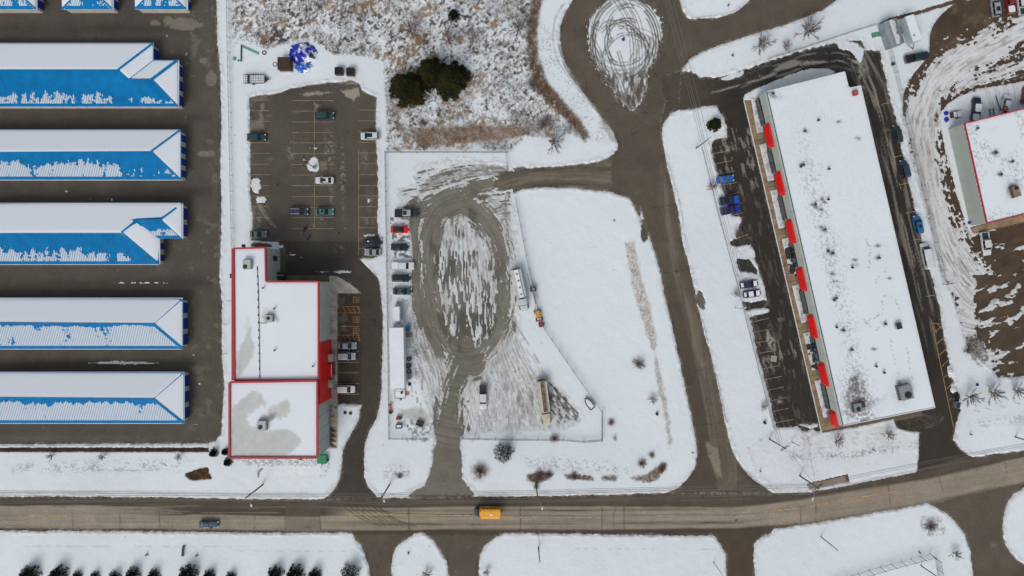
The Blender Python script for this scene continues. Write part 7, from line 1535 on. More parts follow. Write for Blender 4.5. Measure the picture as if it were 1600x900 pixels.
# ================================================================ PEOPLE
def person(px, rz, label, top, trousers, stride=.3, hat=None):
    root = thing('person', P(px[0], px[1], .05).xy.to_3d(), label, 'person', rz, 'people walking across the retail lot')
    joints = {'pel': (0, 0, .95, .14), 'wai': (0, 0, 1.12, .125), 'che': (.02, 0, 1.35, .15), 'nek': (.02, 0, 1.5, .06), 'hed': (.05, 0, 1.64, .095), 'top': (.05, 0, 1.74, .07)}
    ed = [('pel', 'wai'), ('wai', 'che'), ('che', 'nek'), ('nek', 'hed'), ('hed', 'top')]
    for s_, n_ in ((1, 'L'), (-1, 'R')):
        f = stride * s_
        joints.update({n_ + 'hip': (0, .1 * s_, .9, .095), n_ + 'kne': (f * .55 + .05, .1 * s_, .5, .065), n_ + 'ank': (f - .03, .1 * s_, .09, .045), n_ + 'toe': (f + .15, .11 * s_, .04, .04),
                       n_ + 'sho': (.02, .19 * s_, 1.42, .07), n_ + 'elb': (-f * .5 - .02, .25 * s_, 1.14, .045), n_ + 'wri': (-f * .9 + .06, .25 * s_, .92, .03), n_ + 'pal': (-f * .95 + .09, .245 * s_, .86, .032)})
        ed += [('pel', n_ + 'hip'), (n_ + 'hip', n_ + 'kne'), (n_ + 'kne', n_ + 'ank'), (n_ + 'ank', n_ + 'toe'), ('che', n_ + 'sho'), (n_ + 'sho', n_ + 'elb'), (n_ + 'elb', n_ + 'wri'), (n_ + 'wri', n_ + 'pal')]
        px_, py_, pz_, _ = joints[n_ + 'pal']
        for k in range(4): joints[n_ + 'f%d' % k] = (px_ + .03 - .02 * k + .01, py_ - .01 * s_, pz_ - .075 + .008 * abs(k - 1.3), .009); ed.append((n_ + 'pal', n_ + 'f%d' % k))
        joints[n_ + 'th'] = (px_ + .05, py_ - .03 * s_, pz_ - .03, .01); ed.append((n_ + 'pal', n_ + 'th'))
    def skin(names, infl, nm, m, par):
        idx = [n for n in joints if n in names]; me = bpy.data.meshes.new(nm); me.from_pydata([joints[n][:3] for n in idx], [(idx.index(a), idx.index(b)) for a, b in ed if a in names and b in names], []); o = bpy.data.objects.new(nm, me); C.objects.link(o)
        md = o.modifiers.new('Skin', 'SKIN'); md.use_smooth_shade = True
        for i, n in enumerate(idx): r_ = joints[n][3] + infl; me.skin_vertices[0].data[i].radius = (r_, r_)
        me.skin_vertices[0].data[0].use_root = True
        dg = bpy.context.evaluated_depsgraph_get(); ev = bpy.data.meshes.new_from_object(o.evaluated_get(dg)); o.modifiers.clear(); o.data = ev; ev.materials.clear(); ev.materials.append(m); o.parent = par; return o
    skin(set(joints), 0, 'body', M['skin'], root)
    skin({'pel', 'wai', 'che', 'Lsho', 'Rsho', 'Lelb', 'Relb', 'Lwri', 'Rwri'}, .022, 'jacket', top, root)
    skin({'pel', 'Lhip', 'Rhip', 'Lkne', 'Rkne', 'Lank', 'Rank'}, .015, 'trousers', trousers, root)
    for s_, n_ in ((1, 'L'), (-1, 'R')): g = MB(); j = joints[n_ + 'ank']; g.box((j[0] + .07, j[1], .05), (.28, .1, .09), M['black'], bev=.03); g.obj('shoe', root)
    hx, hz = joints['hed'][0], joints['hed'][2]
    g = MB(); v = []; 
    for i in range(5):
        for j in range(10): ph = i / 4 * PI * .55; a_ = 2 * PI * j / 10; v.append((hx - .015 + .12 * math.sin(ph) * math.cos(a_), .115 * math.sin(ph) * math.sin(a_), hz + .02 + .14 * math.cos(ph)))
    g.add(v, [[i * 10 + j, (i + 1) * 10 + j, (i + 1) * 10 + (j + 1) % 10, i * 10 + (j + 1) % 10] for i in range(4) for j in range(10)], hat or M['hair']); g.obj('hat' if hat else 'hair', root)
    g = MB(); g.add([(hx + .09, -.015, hz + .02), (hx + .09, .015, hz + .02), (hx + .125, 0, hz - .02), (hx + .09, 0, hz - .035)], [[0, 2, 1], [0, 3, 2], [1, 2, 3]], M['skin']); g.obj('nose', root)
    for s_ in (-1, 1): g = MB(); g.box((hx + .09, s_ * .035, hz + .025), (.015, .022, .012), M['black']); g.obj('eye', root); g = MB(); g.box((hx, s_ * .1, hz), (.05, .02, .06), M['skin'], bev=.01); g.obj('ear', root)
    g = MB(); g.box((hx + .095, 0, hz - .055), (.012, .045, .01), M['redm']); g.obj('mouth', root)
person((478, 357.5), math.radians(160), 'person in black coat and dark hat walking north of the hall, right of a pair', M['cloth_k'], M['cloth_k'], .34, M['cloth_k'])
person((474.5, 363), math.radians(175), 'person in a grey lilac coat walking beside the one in black', M['cloth_g'], M['denim'], .26)
person((481.5, 373.5), math.radians(10), 'person in dark green coat striding apart from the other two', M['cloth_t'], M['cloth_k'], .38)

# ================================================================ MARKINGS
def mark(name, segs, m, z=.006, wid=.12):
    g = MB()
    for a, b in segs:
        A_, B_ = P(*a).xy, P(*b).xy; d_ = (B_ - A_); n_ = Vector((-d_.y, d_.x)).normalized() * wid / 2
        k = max(1, int(d_.length / 2.5))
        for i in range(k):
            p, q = A_.lerp(B_, i / k), A_.lerp(B_, (i + 1) / k); g.add([(*(p + n_), z), (*(p - n_), z), (*(q - n_), z), (*(q + n_), z)], [[0, 1, 2, 3]], m)
    o = g.obj(name); o['kind'] = 'structure'; return o
seg = []
for i, v_ in enumerate([157, 173.5, 190.5, 206.8, 223.3, 240, 257, 273.5, 290, 307, 324, 340, 357.3]): seg.append(((456, v_), (523 if i > 8 else 521, v_)))
seg.append(((491, 157), (491.3, 357.5)))
for v_ in [156.5, 173, 189.5, 206.5, 223, 239.5, 256.5, 273, 290, 306.5, 323, 339.5, 356, 372]: seg.append(((391, v_), (421, v_)))
for v_ in [172, 189, 205.5, 222.5, 239, 256, 273, 290, 306, 323, 339.5, 356, 372.5, 388.5]: seg.append(((560, v_), (589, v_)))
seg.append(((560.5, 232), (560.5, 400)))
mark('stall_line', seg, M['stall'])
seg = [((527.5, v_), (561, v_)) for v_ in (510, 549.5, 566, 582.5, 599.5, 616)]; seg += [((527.3, 458), (527.3, 632))]
mark('stall_line', seg, M['stall'])
seg = []; fill = MB()
for (y0, y1) in ((479, 489), (523.5, 533)):
    seg += [((526.5, y0), (561, y0)), ((526.5, y1), (561, y1)), ((561, y0), (561, y1))] + [((528 + k * 7.5, y0), (533 + k * 7.5, y1)) for k in range(5)]
    fill.add([P(527, y0, .004), P(561, y0, .004), P(561, y1, .004), P(527, y1, .004)], [[3, 2, 1, 0]], M['brown_p'])
for y_ in (468.5, 499.5, 517):
    seg += [((552, y_ - 4.2), (561, y_ - 4.2)), ((552, y_ + 4.2), (561, y_ + 4.2)), ((552, y_ - 4.2), (552, y_ + 4.2)), ((561, y_ - 4.2), (561, y_ + 4.2))]
    fill.add([P(552, y_ - 4, .004), P(561, y_ - 4, .004), P(561, y_ + 4, .004), P(552, y_ + 4, .004)], [[3, 2, 1, 0]], M['brown_p'])
    # wheelchair symbol: head, back, seat, legs and wheel arc
    cx, cy = 556.5, y_
    seg += [((cx - 2.6, cy + .2), (cx - 1.9, cy + .2)), ((cx - 1.6, cy), (cx + .4, cy)), ((cx + .4, cy), (cx + .5, cy - 1.6)), ((cx + .5, cy - 1.6), (cx + 2.2, cy - 1.9))]
    arc = [(cx + .7 + 1.5 * math.cos(a_), cy + .5 + 1.5 * math.sin(a_)) for a_ in np.linspace(-.4, 3.6, 9)]; seg += list(zip(arc[:-1], arc[1:]))
fill.obj('stall_fill', kind='structure'); mark('accessible_stall_marking', seg, M['orange_p'], .009, .1)
seg = []
for (a, b) in (((1112, 240), (1140, 236)), ((1116, 256), (1144, 251)), ((1119, 273), (1148, 267)), ((1124, 290), (1152, 285)), ((1130, 306), (1156, 301)), ((1136, 321.5), (1160, 317)), ((1140, 337.5), (1161, 332.5)), ((1148, 373), (1170, 366)), ((1173, 504), (1201, 497)), ((1176, 519.5), (1204, 514)), ((1181, 536), (1208, 531)), ((1186, 552), (1213, 547)), ((1191, 577), (1217, 571)), ((1194.5, 593), (1222, 588)), ((1198, 610), (1225, 604.5)), ((1201, 627), (1230, 621)), ((1205, 643.5), (1232, 638)), ((1209, 661), (1240, 655.5))): seg.append((a, b))
mark('plaza_stall_line', seg, M['stall'], .006, .13)
seg = [((1455, 500), (1490, 668))] + [((1460 + k * 3.9, 520 + k * 17.5), (1475 + k * 3.6, 506 + k * 17.5)) for k in range(7)] + [((1456, 505), (1472, 506)), ((1457, 508), (1464, 520)), ((1464, 505), (1470, 512)), ((1447, 463), (1462, 461)), ((1395, 246), (1412, 242)), ((1405, 289), (1423, 285)), ((1415, 333), (1434, 329)), ((1427, 375), (1441, 373)), ((1377, 163), (1393, 160)), ((1405, 285), (1408, 296))]
mark('plaza_lane_line', seg, M['yellow_line'], .006, .13)
cl = [(540, 803.5), (600, 804), (640, 804.5), (700, 805), (743, 805.5)]; seg = list(zip(cl[:-1], cl[1:])); cl = [(784, 808), (860, 808.5), (938, 809)]; seg += list(zip(cl[:-1], cl[1:]))
cl = catmull([(1195, 800), (1240, 795), (1290, 787), (1350, 776), (1410, 766)], n=4); seg += list(zip(cl[:-1], cl[1:])); seg += [((30, 806), (60, 806)), ((75, 807), (104, 807))]
mark('centre_line', seg, M['yellow_line'], .006, .2)
# ================================================================ POLES, WIRES, FENCES
def pole(base, top, h, label, name='utility_pole', arms=(), lamp=None, r=.16, cat='utility pole', m='wood', grp='poles along the roads'):
    b, tp = P(*base), P(*top, h); b = Vector((tp.x * .5 + b.x * .5, tp.y * .5 + b.y * .5, 0))
    t = thing(name, b, label, cat, 0, grp)
    g = MB(); g.tube([(0, 0, -.1), (0, 0, h * .5), (0, 0, h)], r, M[m], 10, r * .7); g.obj('shaft', t)
    for (z, ang, L) in arms:
        g = MB(); g.box((0, 0, z), (L, .12, .14), M['wood'], ang); c_, s_ = math.cos(ang), math.sin(ang); a = g.obj('crossarm', t)
        for k in (-.45, -.2, .2, .45): g = MB(); g.cyl((k * L * c_, k * L * s_, z + .17), .07, .2, M['galv'], 6); g.obj('insulator', a)
    if lamp:
        q = P(*lamp, h - 1.5) - b; g = MB(); g.tube([(0, 0, h - 2), (q.x * .5, q.y * .5, h - 1.4), (q.x, q.y, h - 1.5)], .05, M['galv'], 5); a = g.obj('lamp_arm', t)
        g = MB(); g.box((q.x, q.y, h - 1.52), (.7, .34, .16), M['trim'], math.atan2(q.y, q.x), bev=.1); g.obj('lamp_head', a)
    return t
AW = [(10.6, PI / 2, 2.6), (9.6, PI / 2 + .4, 1.9)]
pole((411, 757), (384, 778), 11, 'wooden utility pole beside the main road, south of the hall', arms=[(10.4, PI / 2 - .7, 2.4)], lamp=(392.5, 790), r=.2)
pole((611, 755), (593, 781), 11, 'wooden utility pole on the snow between two driveways', arms=[(10.6, PI / 2, 2.2)], lamp=(600, 783), r=.2)
pole((838, 757), (839.5, 777), 11, 'wooden utility pole behind the red brush near the middle of the main road', arms=[(10.6, 0.2, 2.0)], lamp=(847, 794.5), r=.18)
pole((1254, 744.5), (1275, 762), 11, 'wooden utility pole with crossed arms by the concrete pad', arms=[(10.6, PI / 2 - .5, 3.4), (10.2, .6, 3.4), (9.2, .3, 3)], lamp=(1270, 780), r=.2)
pole((1201, 687), (1229, 700), 10.5, 'wooden utility pole with short arms south west of the plaza lot', arms=[(10.0, .6, 2.2), (9.2, .6, 2)], r=.17)
pole((1284, 838), (1307, 860), 9, 'bare pole in the snow south of the main road, right', r=.13, name='bare_pole', cat='pole'); pole((841.5, 854), (843.5, 879), 9.5, 'bare pole in the snow south of the main road, middle', r=.15, name='bare_pole', cat='pole')
pole((1442, 887.5), (1470, 903), 9, 'bare pole inside the bottom right fence', r=.14, name='bare_pole', cat='pole')
pole((1590, 684), (1625, 694), 9, 'dark pole at the right edge beside the road', r=.17, name='bare_pole', cat='pole')
pole((1148, 481), (1160, 482), 5.5, 'thin lamp post leaning over the plaza stalls', 'lamp_post', lamp=(1164, 481), r=.07, cat='lamp post', m='galv', grp=None)
pole((1117, 880), (1127, 897), 8, 'thin bare pole beside the dirt driveway at the bottom', r=.08, name='bare_pole', cat='pole')
pole((1240, 687), (1246, 700), 5, 'short thin post right of the armed utility pole', r=.1, name='bare_pole', cat='pole')
pole((1089, 232), (1104, 218), 10, 'wooden utility pole with crossarms on the snow strip north west of the plaza stalls', arms=[(9.6, .7, 2.6), (8.8, .7, 1.8)], r=.15)
# twin headed lamp in the retail lot on its concrete foot
b = P(492, 262); t = thing('lot_lamp', b, 'twin headed lamp post standing on a snowy base in the retail lot', 'lamp post')
g = MB(); g.cyl((0, 0, .45), .4, .9, M['concrete'], 12); g.obj('footing', t)
tp = P(473, 254.5, 9.0) - b; g = MB(); g.tube([(0, 0, .5), (0, 0, 8.9)], .1, M['dark'], 8, .07); g.obj('shaft', t)
for s_ in (-1, 1): g = MB(); g.tube([(0, 0, 8.8), (0, s_ * .9, 8.9)], .05, M['dark'], 5); a = g.obj('arm', t); g = MB(); g.box((0, s_ * 1.1, 8.9), (.35, .6, .14), M['dark'], bev=.06); g.obj('lamp_head', a)
# cables
def cable(pts, label, r=.035, sag=.5, m='wire', grp='overhead cables'):
    out_ = []
    for (a, b) in zip(pts[:-1], pts[1:]):
        a, b = P(*a), P(*b)
        for k in range(10): t_ = k / 10; out_.append(a.lerp(b, t_) - Vector((0, 0, sag * 4 * t_ * (1 - t_))))
    out_.append(P(*pts[-1])); g = MB(); g.tube(out_, r, M[m], 4, cap=False); tag(g.obj('overhead_cable'), label, 'cable', grp)
nm_ = ['northernmost', 'second', 'third', 'fourth', 'southernmost']
for k, o in enumerate((-12, -9, -5, 6, 9)):
    o2 = o * (.6 if k < 3 else .4)
    cable([(-60, 779 + o, 10.4), (384, 778 + o2 * 1.0, 10.6), (593, 781 + o * .8, 10.6), (840, 777 + o * .9, 10.6), (1275, 765 + o * .7, 10.6), (1400, 737 + o * .6, 10.5), (1700, 682 + o * .6, 10.4)], nm_[k] + ' of the five cables strung along the main road', .035, .35)
nm2 = ['leftmost', 'second from left', 'third from left', 'rightmost']
for k, o in enumerate((0, 4, 7, 13)):
    cable([(1024 + o, -60, 9), (1077 + o, 150, 8.8), (1143 + o * .8, 408, 8.8), (1216 + o * .6, 697, 9.5)], nm2[k] + ' of the cables crossing the side road from the top', .035, .2)
cable([(839.5, 777, 10.5), (843.5, 879, 9.2)], 'single cable spanning the main road at the middle pole', .04, .3, grp=None)
cable([(1276, 763, 10), (1262, 680, 8), ], 'slack service cable from the armed pole toward the plaza, left', .03, .3); cable([(1278, 762, 10), (1232, 703, 9.8)], 'slack service cable between the two armed poles', .03, .3); cable([(1246, 781, 9), (1276, 780, 9), (1300, 784, 9)], 'short cable crossing below the armed pole over the road', .04, .1)

def lattice(L=3.0, Hh=1.8, n=9):
    g = MB(); r = .012
    for k in range(n + 1):
        x = L * k / n; g.tube([(x, 0, .05), (min(L, x + Hh * .8), 0, min(Hh, .05 + (min(L, x + Hh * .8) - x) / .8))], r, M['galv'], 3, cap=False)
        g.tube([(x, 0, .05), (max(0, x - Hh * .8), 0, min(Hh, .05 + (x - max(0, x - Hh * .8)) / .8))], r, M['galv'], 3, cap=False)
    g.tube([(0, 0, Hh), (L, 0, Hh)], .035, M['galv'], 5, cap=False); g.tube([(0, 0, .08), (L, 0, .08)], .02, M['galv'], 4, cap=False)
    return g
_g = lattice(); _tmp = _g.obj('mesh_bay'); LAT = _tmp.data; bpy.data.objects.remove(_tmp)
_g = MB(); _g.tube([(0, 0, 0), (0, 0, 1.95)], .045, M['galv'], 6); _g.cyl((0, 0, 1.97), .06, .05, M['galv'], 6); _tmp = _g.obj('post'); POST = _tmp.data; bpy.data.objects.remove(_tmp)
def fence(pts, label, bay=3.0, hz=1.0, thick=1.0):
    ps = [P(*p) for p in pts]; t = thing('chain_link_fence', ps[0], label, 'fence', 0, 'chain link fences'); o0 = ps[0]
    for a, b in zip(ps[:-1], ps[1:]):
        L = (b - a).length; n = max(1, round(L / bay)); d = (b - a) / n; rz = math.atan2(d.y, d.x)
        for k in range(n):
            o = bpy.data.objects.new('mesh_bay', LAT); C.objects.link(o); o.parent = t; o.location = a + d * k - o0; o.rotation_euler = (0, 0, rz); o.scale = (d.length / 3.0, thick, hz)
            o = bpy.data.objects.new('post', POST); C.objects.link(o); o.parent = t; o.location = a + d * k - o0; o.scale = (1.2 * thick, 1.2 * thick, hz)
    o = bpy.data.objects.new('post', POST); C.objects.link(o); o.parent = t; o.location = ps[-1] - o0; o.scale = (1, 1, hz)
    return t
fence([(358, -30), (359, 60), (362, 200), (364, 300), (366, 386)], 'long wire fence on the snow strip east of the storage yard', 4)
fence([(793, 239), (700, 239), (603, 239), (604, 300), (606, 430), (608, 560), (609, 684), (671, 685)], 'wire fence enclosing the north and west sides of the gravel yard', 3.6, thick=1.3)
fence([(722, 684), (800, 685.5), (880, 686), (912, 689), (940, 687), (940, 643), (908, 598), (851, 515), (845, 505), (822, 400), (805, 310)], 'wire fence along the south and slanting east side of the gravel yard', 3.6, thick=1.6)
fence([(790, 239), (793, 262)], 'short wire fence piece above the yard entrance', 3.6)
fence([(1385, 72), (1397, 115), (1410, 170), (1428, 245), (1450, 335), (1473, 445), (1487, 442)], 'long wire fence on the snow strip between the plaza lane and dirt yard', 4)
fence([(1200, 93), (1230, 84), (1285, 66), (1340, 48), (1380, 36)], 'wire fence curving past the bare trees north of the plaza', 3.6)
fence([(1290, 912), (1340, 896), (1392, 881), (1452, 865), (1460, 872), (1466, 905)], 'tall wire fence at the bottom right corner', 2.8, 1.5, 1.4)
fence([(1096, 232), (1120, 330), (1150, 440), (1180, 560), (1208, 668)], 'low wire fence on the snow just west of the plaza stalls', 4, .5, .7)

# ================================================================ TREES AND BRUSH
def branch(g, p, d, L, r, lv, rr, m, spread=.6, up=.25):
    e = p + d * L; mid = p + d * L * .5 + Vector((rr.uniform(-1, 1), rr.uniform(-1, 1), 0)) * L * .05
    g.tube([p, mid, e], r, m, 4 if r > .03 else 3, r * .5, False)
    if lv == 0: return
    n = rr.choice((3, 3, 4))
    for k in range(n):
        f = rr.uniform(.35, 1.0); q = p + d * L * f
        nd = (d + Vector((rr.uniform(-1, 1), rr.uniform(-1, 1), rr.uniform(-.4, 1) * up)) * spread * 1.5).normalized()
        branch(g, q, nd, L * rr.uniform(.5, .75), max(.017, r * .6), lv - 1, rr, m, spread, up)
def make_bare(seed, m, lv=4, thin=.05):
    rr = random.Random(seed); root = bpy.data.objects.new('bare_tree', None); C.objects.link(root)
    g = MB(); g.tube([(0, 0, -.1), (.03, 0, .8), (0, .04, 1.9)], .11, M['bark'], 7, .07); g.obj('trunk', root)
    g = MB(); NP = 26
    for k in range(NP):
        a = k * 2.39996 + rr.uniform(-.25, .25); el = .12 + 1.15 * rr.random() ** 1.3; d = Vector((math.cos(a) * math.cos(el), math.sin(a) * math.cos(el), math.sin(el))); L = rr.uniform(1.5, 2.5) * (1 - .12 * el)
        p0 = Vector((0, 0, rr.uniform(.9, 1.9))); bend = Vector((rr.uniform(-.15, .15), rr.uniform(-.15, .15), .22)) * L; pt = lambda t_: p0 + d * L * t_ + bend * t_ * t_
        g.tube([pt(0), pt(.35), pt(.7), pt(1)], thin, m, 4, .012, False)
        for q in range(13):
            t0 = rr.uniform(.2, .98); s0 = pt(t0); nd = (d + Vector((rr.uniform(-1, 1), rr.uniform(-1, 1), rr.uniform(-.3, .6))) * .55).normalized(); l2 = L * rr.uniform(.18, .38); g.tube([s0, s0 + nd * l2], .028, m, 3, .016, False)
            for w2 in range(2): s1 = s0 + nd * l2 * rr.uniform(.3, .9); g.tube([s1, s1 + (nd + Vector((rr.uniform(-1, 1), rr.uniform(-1, 1), rr.uniform(-.2, .6))) * .6).normalized() * l2 * .6], .022, m, 3, .013, False)
    g.obj('crown', root); return root
BT = [make_bare(3, M['twig']), make_bare(9, M['twig_red'], 4, .045), make_bare(21, M['twig'], 3, .04)]
_used = set()
def tree(k, px, r, label, hc=2.6, name=None, cat='tree', grp='bare trees', base=None):
    src = BT[k]; s_ = r / PPM / 2.5; p = P(px[0], px[1], hc * s_).xy.to_3d()
    if k not in _used:
        _used.add(k); o = src; o.location = p; o.rotation_euler = (0, 0, rnd.uniform(0, 6)); o.scale = (s_,) * 3; tag(o, label, cat, grp)
    else: o = copytree(src, p, rnd.uniform(0, 6), label, s_, grp); o['category'] = cat
    if name: o.name = name
    return o
for k, px, r, lb in ((0, (1192, 66), 20, 'large bare tree north of the plaza, left of the largest one'), (0, (1268, 45), 24, 'largest bare tree north of the plaza with a wide round crown'), (2, (1230, 71), 11, 'small bare tree between the two big ones north of the plaza'), (0, (866, 220), 21, 'bare tree on snow just above the gravel drive'),
        (1, (1021, 626), 9, 'small bare tree beside the reddish grass strip near the black drum'), (2, (961, 685.5), 5, 'tiny bare shrub right of the yard fence corner'), (1, (1113, 290), 11, 'pinkish bare tree left of the blue cars in the plaza lot'),
        (0, (1521, 621), 17, 'bare tree on the snowy corner right of the plaza, leftmost of three'), (0, (1558, 615), 18, 'bare tree on the snowy corner right of the plaza, middle of three'), (0, (1594, 611), 15, 'bare tree at the right edge of the snowy corner'), (2, (1391, 680), 12, 'bare tree south of the plaza, right one in the speckled snow'), (1, (1311, 690), 12, 'faint bare tree south of the plaza, left one in the speckled snow'),
        (2, (1153, 363), 8, 'small bare tree beside the dark bare stall of the plaza lot'), (2, (1151, 459), 8, 'small bare tree left of the snow covered navy car'), (2, (1496, 867), 11, 'bare sapling right of the bottom right fence'), (2, (78, 713), 8, 'bare sapling below the storage yard, leftmost of three'), (2, (158, 714), 8, 'bare sapling below the storage yard, middle of three'), (2, (278, 714), 8, 'bare sapling below the storage yard, rightmost of three'),
        (1, (1194, 636), 8, 'faint bare tree west of the lower plaza stalls'), (2, (1185, 551), 5, 'tiny bare shrub west of the plaza stalls'), (2, (760, 895), 8, 'tiny bare shrub near the bottom edge of the middle snow field'), (1, (665, 898), 10, 'faint bare shrub on the narrow snow island at the bottom edge'), (1, (700, 60), 18, 'grey bare bush in the brush field below the small dark fir'), (0, (810, 40), 20, 'bare bush at the upper right of the brush field'), (1, (640, 45), 18, 'bare bush in the middle of the brush field')):
    tree(k, px, r, lb)
def make_bush(seed, m, n=95):
    rr = random.Random(seed); root = bpy.data.objects.new('shrub', None); C.objects.link(root); g = MB()
    for k in range(n):
        a = rr.uniform(0, 6.28); el = rr.uniform(.1, 1.4); L = rr.uniform(.5, 1.05) * (1 if el > .4 else .9); d = Vector((math.cos(a) * math.cos(el), math.sin(a) * math.cos(el), math.sin(el) * .8)); p0 = Vector((rr.uniform(-.15, .15), rr.uniform(-.15, .15), 0)); e = p0 + d * L
        g.tube([p0, p0 + d * L * .55 + Vector((0, 0, .05)), e], .014, m, 3, .008, False)
        for q in range(2): s0 = p0 + d * L * rr.uniform(.4, .8); g.tube([s0, s0 + (d + Vector((rr.uniform(-1, 1), rr.uniform(-1, 1), rr.uniform(-.2, .7))) * .7).normalized() * L * .35], .01, m, 3, .006, False)
    g.obj('twigs', root); g = MB()
    for k in range(5): a = k * 1.26; g.tube([(0, 0, -.05), (.12 * math.cos(a), .12 * math.sin(a), .3)], .03, M['bark'], 5, .02)
    g.obj('stem', root); return root
BB = [make_bush(1, M['twig_red']), make_bush(5, M['twig'], 90)]; _ub = set()
def bush(k, px, r, label, grp='bare shrubs'):
    s_ = r / PPM; p = P(px[0], px[1], .5 * s_).xy.to_3d()
    if k not in _ub: _ub.add(k); o = BB[k]; o.location = p; o.scale = (s_,) * 3; tag(o, label, 'shrub', grp)
    else: copytree(BB[k], p, rnd.uniform(0, 6), label, s_, grp)
for k, px, r, lb in ((1, (999, 569), 15, 'round dense bare shrub in the open snow west of the side road'), (0, (955, 661), 9, 'dark red shrub right of the slanting fence foot'), (0, (867, 686), 11, 'dark reddish shrub growing through the south yard fence'), (0, (749, 737), 17, 'rusty round shrub south of the yard near the driveway'), (0, (1003, 725), 11, 'dark shrub above the corner reeds, larger of two'), (0, (1019, 712), 8, 'small shrub up right of the larger one above the corner reeds'),
        (1, (838, 761), 9, 'dark shrub at the foot of the middle utility pole'), (0, (842, 744), 13, 'rusty low brush left end of the roadside planting'), (0, (858, 741), 9, 'rusty low brush second in the roadside planting'), (0, (897, 744), 9, 'brown brush clump in the middle of the roadside planting'), (1, (1457, 824), 15, 'pale twiggy shrub on the snow above the bottom right fence'), (0, (624, 744), 7, 'small reddish shrub near the road between the driveways'), (0, (1035, 733), 10, 'tan brush clump at the corner of the snow field'), (1, (832, 130), 14, 'grey bush at the bend of the brown reed strip'), (0, (660, 192), 9, 'dark red bush in the lower left of the brush field'), (1, (850, 192), 18, 'grey bush right of the brown reed band'), (1, (1515, 548), 11, 'grey brush at the lower left of the dirt yard')):
    bush(k, px, r, lb)
def make_conifer(seed, m, n=2600, aspect=1.25, snow=0):
    """unit crown radius; whorled drooping boughs of needle sprays with a stem"""
    rr = random.Random(seed); root = bpy.data.objects.new('conifer_tree', None); C.objects.link(root); g = MB(); Hh = 2 * aspect
    g.tube([(0, 0, -.05), (0, 0, Hh * .5), (0, 0, Hh * .97)], .09, M['bark'], 6, .015); g.obj('trunk', root)
    g = MB(); g2 = MB(); nb = 70
    for b in range(nb):
        f = (b + rr.random()) / nb; z = Hh * (.08 + .9 * f); R = (1 - f) ** .8 * rr.uniform(.72, 1.08) + .05; a = b * 2.39996 + rr.uniform(-.2, .2); d = Vector((math.cos(a), math.sin(a), -.12)); side = Vector((-math.sin(a), math.cos(a), 0))
        for k in range(int(n / nb * (.35 + R))):
            t_ = rr.uniform(.12, 1) ** .8; w_ = R * .3 * (1 - t_ * .55); c_ = Vector((0, 0, z)) + d * R * t_ + side * rr.uniform(-w_, w_) + Vector((0, 0, -.12 * t_ * t_ * R + rr.uniform(-.04, .04)))
            o = (d * rr.uniform(.3, 1) + side * rr.uniform(-.9, .9) + Vector((0, 0, rr.uniform(-.25, .35)))).normalized() * rr.uniform(.07, .15); s2 = o.cross(Vector((rr.uniform(-.4, .4), rr.uniform(-.4, .4), 1))).normalized() * rr.uniform(.018, .04)
            gg = g2 if (snow and rr.random() < snow * (1 if t_ > .3 else .4)) else g
            gg.add([c_ - s2, c_ + s2, c_ + o + s2 * .3, c_ + o - s2 * .3], [[0, 1, 2, 3]], m if gg is g else M['snow'])
    g.obj('crown', root)
    if g2.v: g2.obj('crown_snow', root)
    return root
CT = [make_conifer(2, M['needle'], 7000, 1.0), make_conifer(8, M['needle_d'], 3000, 1.1), make_conifer(5, M['needle_d'], 3000, 1.2, .33)]; _uc = set()
def conifer(k, px, r, label, grp='conifers', hs=1.0):
    s_ = r / PPM; p = P(px[0], px[1], .5 * s_).xy.to_3d()
    if k not in _uc: _uc.add(k); o = CT[k]; o.location = p; o.scale = (s_, s_, s_ * hs); tag(o, label, 'conifer', grp)
    else: copytree(CT[k], p, rnd.uniform(0, 6), label, (s_, s_, s_ * hs), grp)
conifer(0, (637, 137), 31, 'dark green fir, leftmost of the three large ones in the brush field', hs=.8); conifer(0, (673, 114), 28, 'spiky dark fir in the middle of the three large ones', hs=.9); conifer(0, (704, 124), 32, 'round dark fir, rightmost of the three large ones', hs=.8)
conifer(1, (709, 24), 11, 'small dark fir alone in the upper brush field'); conifer(2, (787, 709), 17, 'round dark evergreen with snow in its crown south of the yard fence'); conifer(0, (1117, 194), 12, 'olive green evergreen shrub on the snow north west of the plaza')
conifer(1, (333.5, 708), 8, 'round evergreen shrub left of the hall corner, outermost'); conifer(1, (352, 706), 7, 'round evergreen shrub half under the hall west edge'); conifer(1, (356, 722), 8, 'round evergreen shrub just below the hall corner')
for i, (x, y, r) in enumerate(((45, 899, 14), (90, 899, 13), (119, 902, 8), (147, 903, 8), (178, 903, 9), (207, 899, 11), (239, 900, 9), (293, 899, 14), (326, 901, 9), (360, 903, 8), (429, 899, 12), (460, 898, 13), (491, 900, 10))):
    o_ = ['leftmost', 'second from the left', 'third from the left', 'fourth from the left', 'fifth from the left', 'sixth from the left', 'seventh from the left', 'eighth from the left', 'ninth from the left', 'tenth from the left', 'third from the right', 'second from the right', 'rightmost'][i]
    conifer(1, (x, y), r * 1.2, 'black green fir in the bottom edge row, ' + o_, 'firs along the bottom edge')
conifer(2, (547, 896), 16, 'purplish evergreen dusted with snow at the bottom edge beside the driveway')
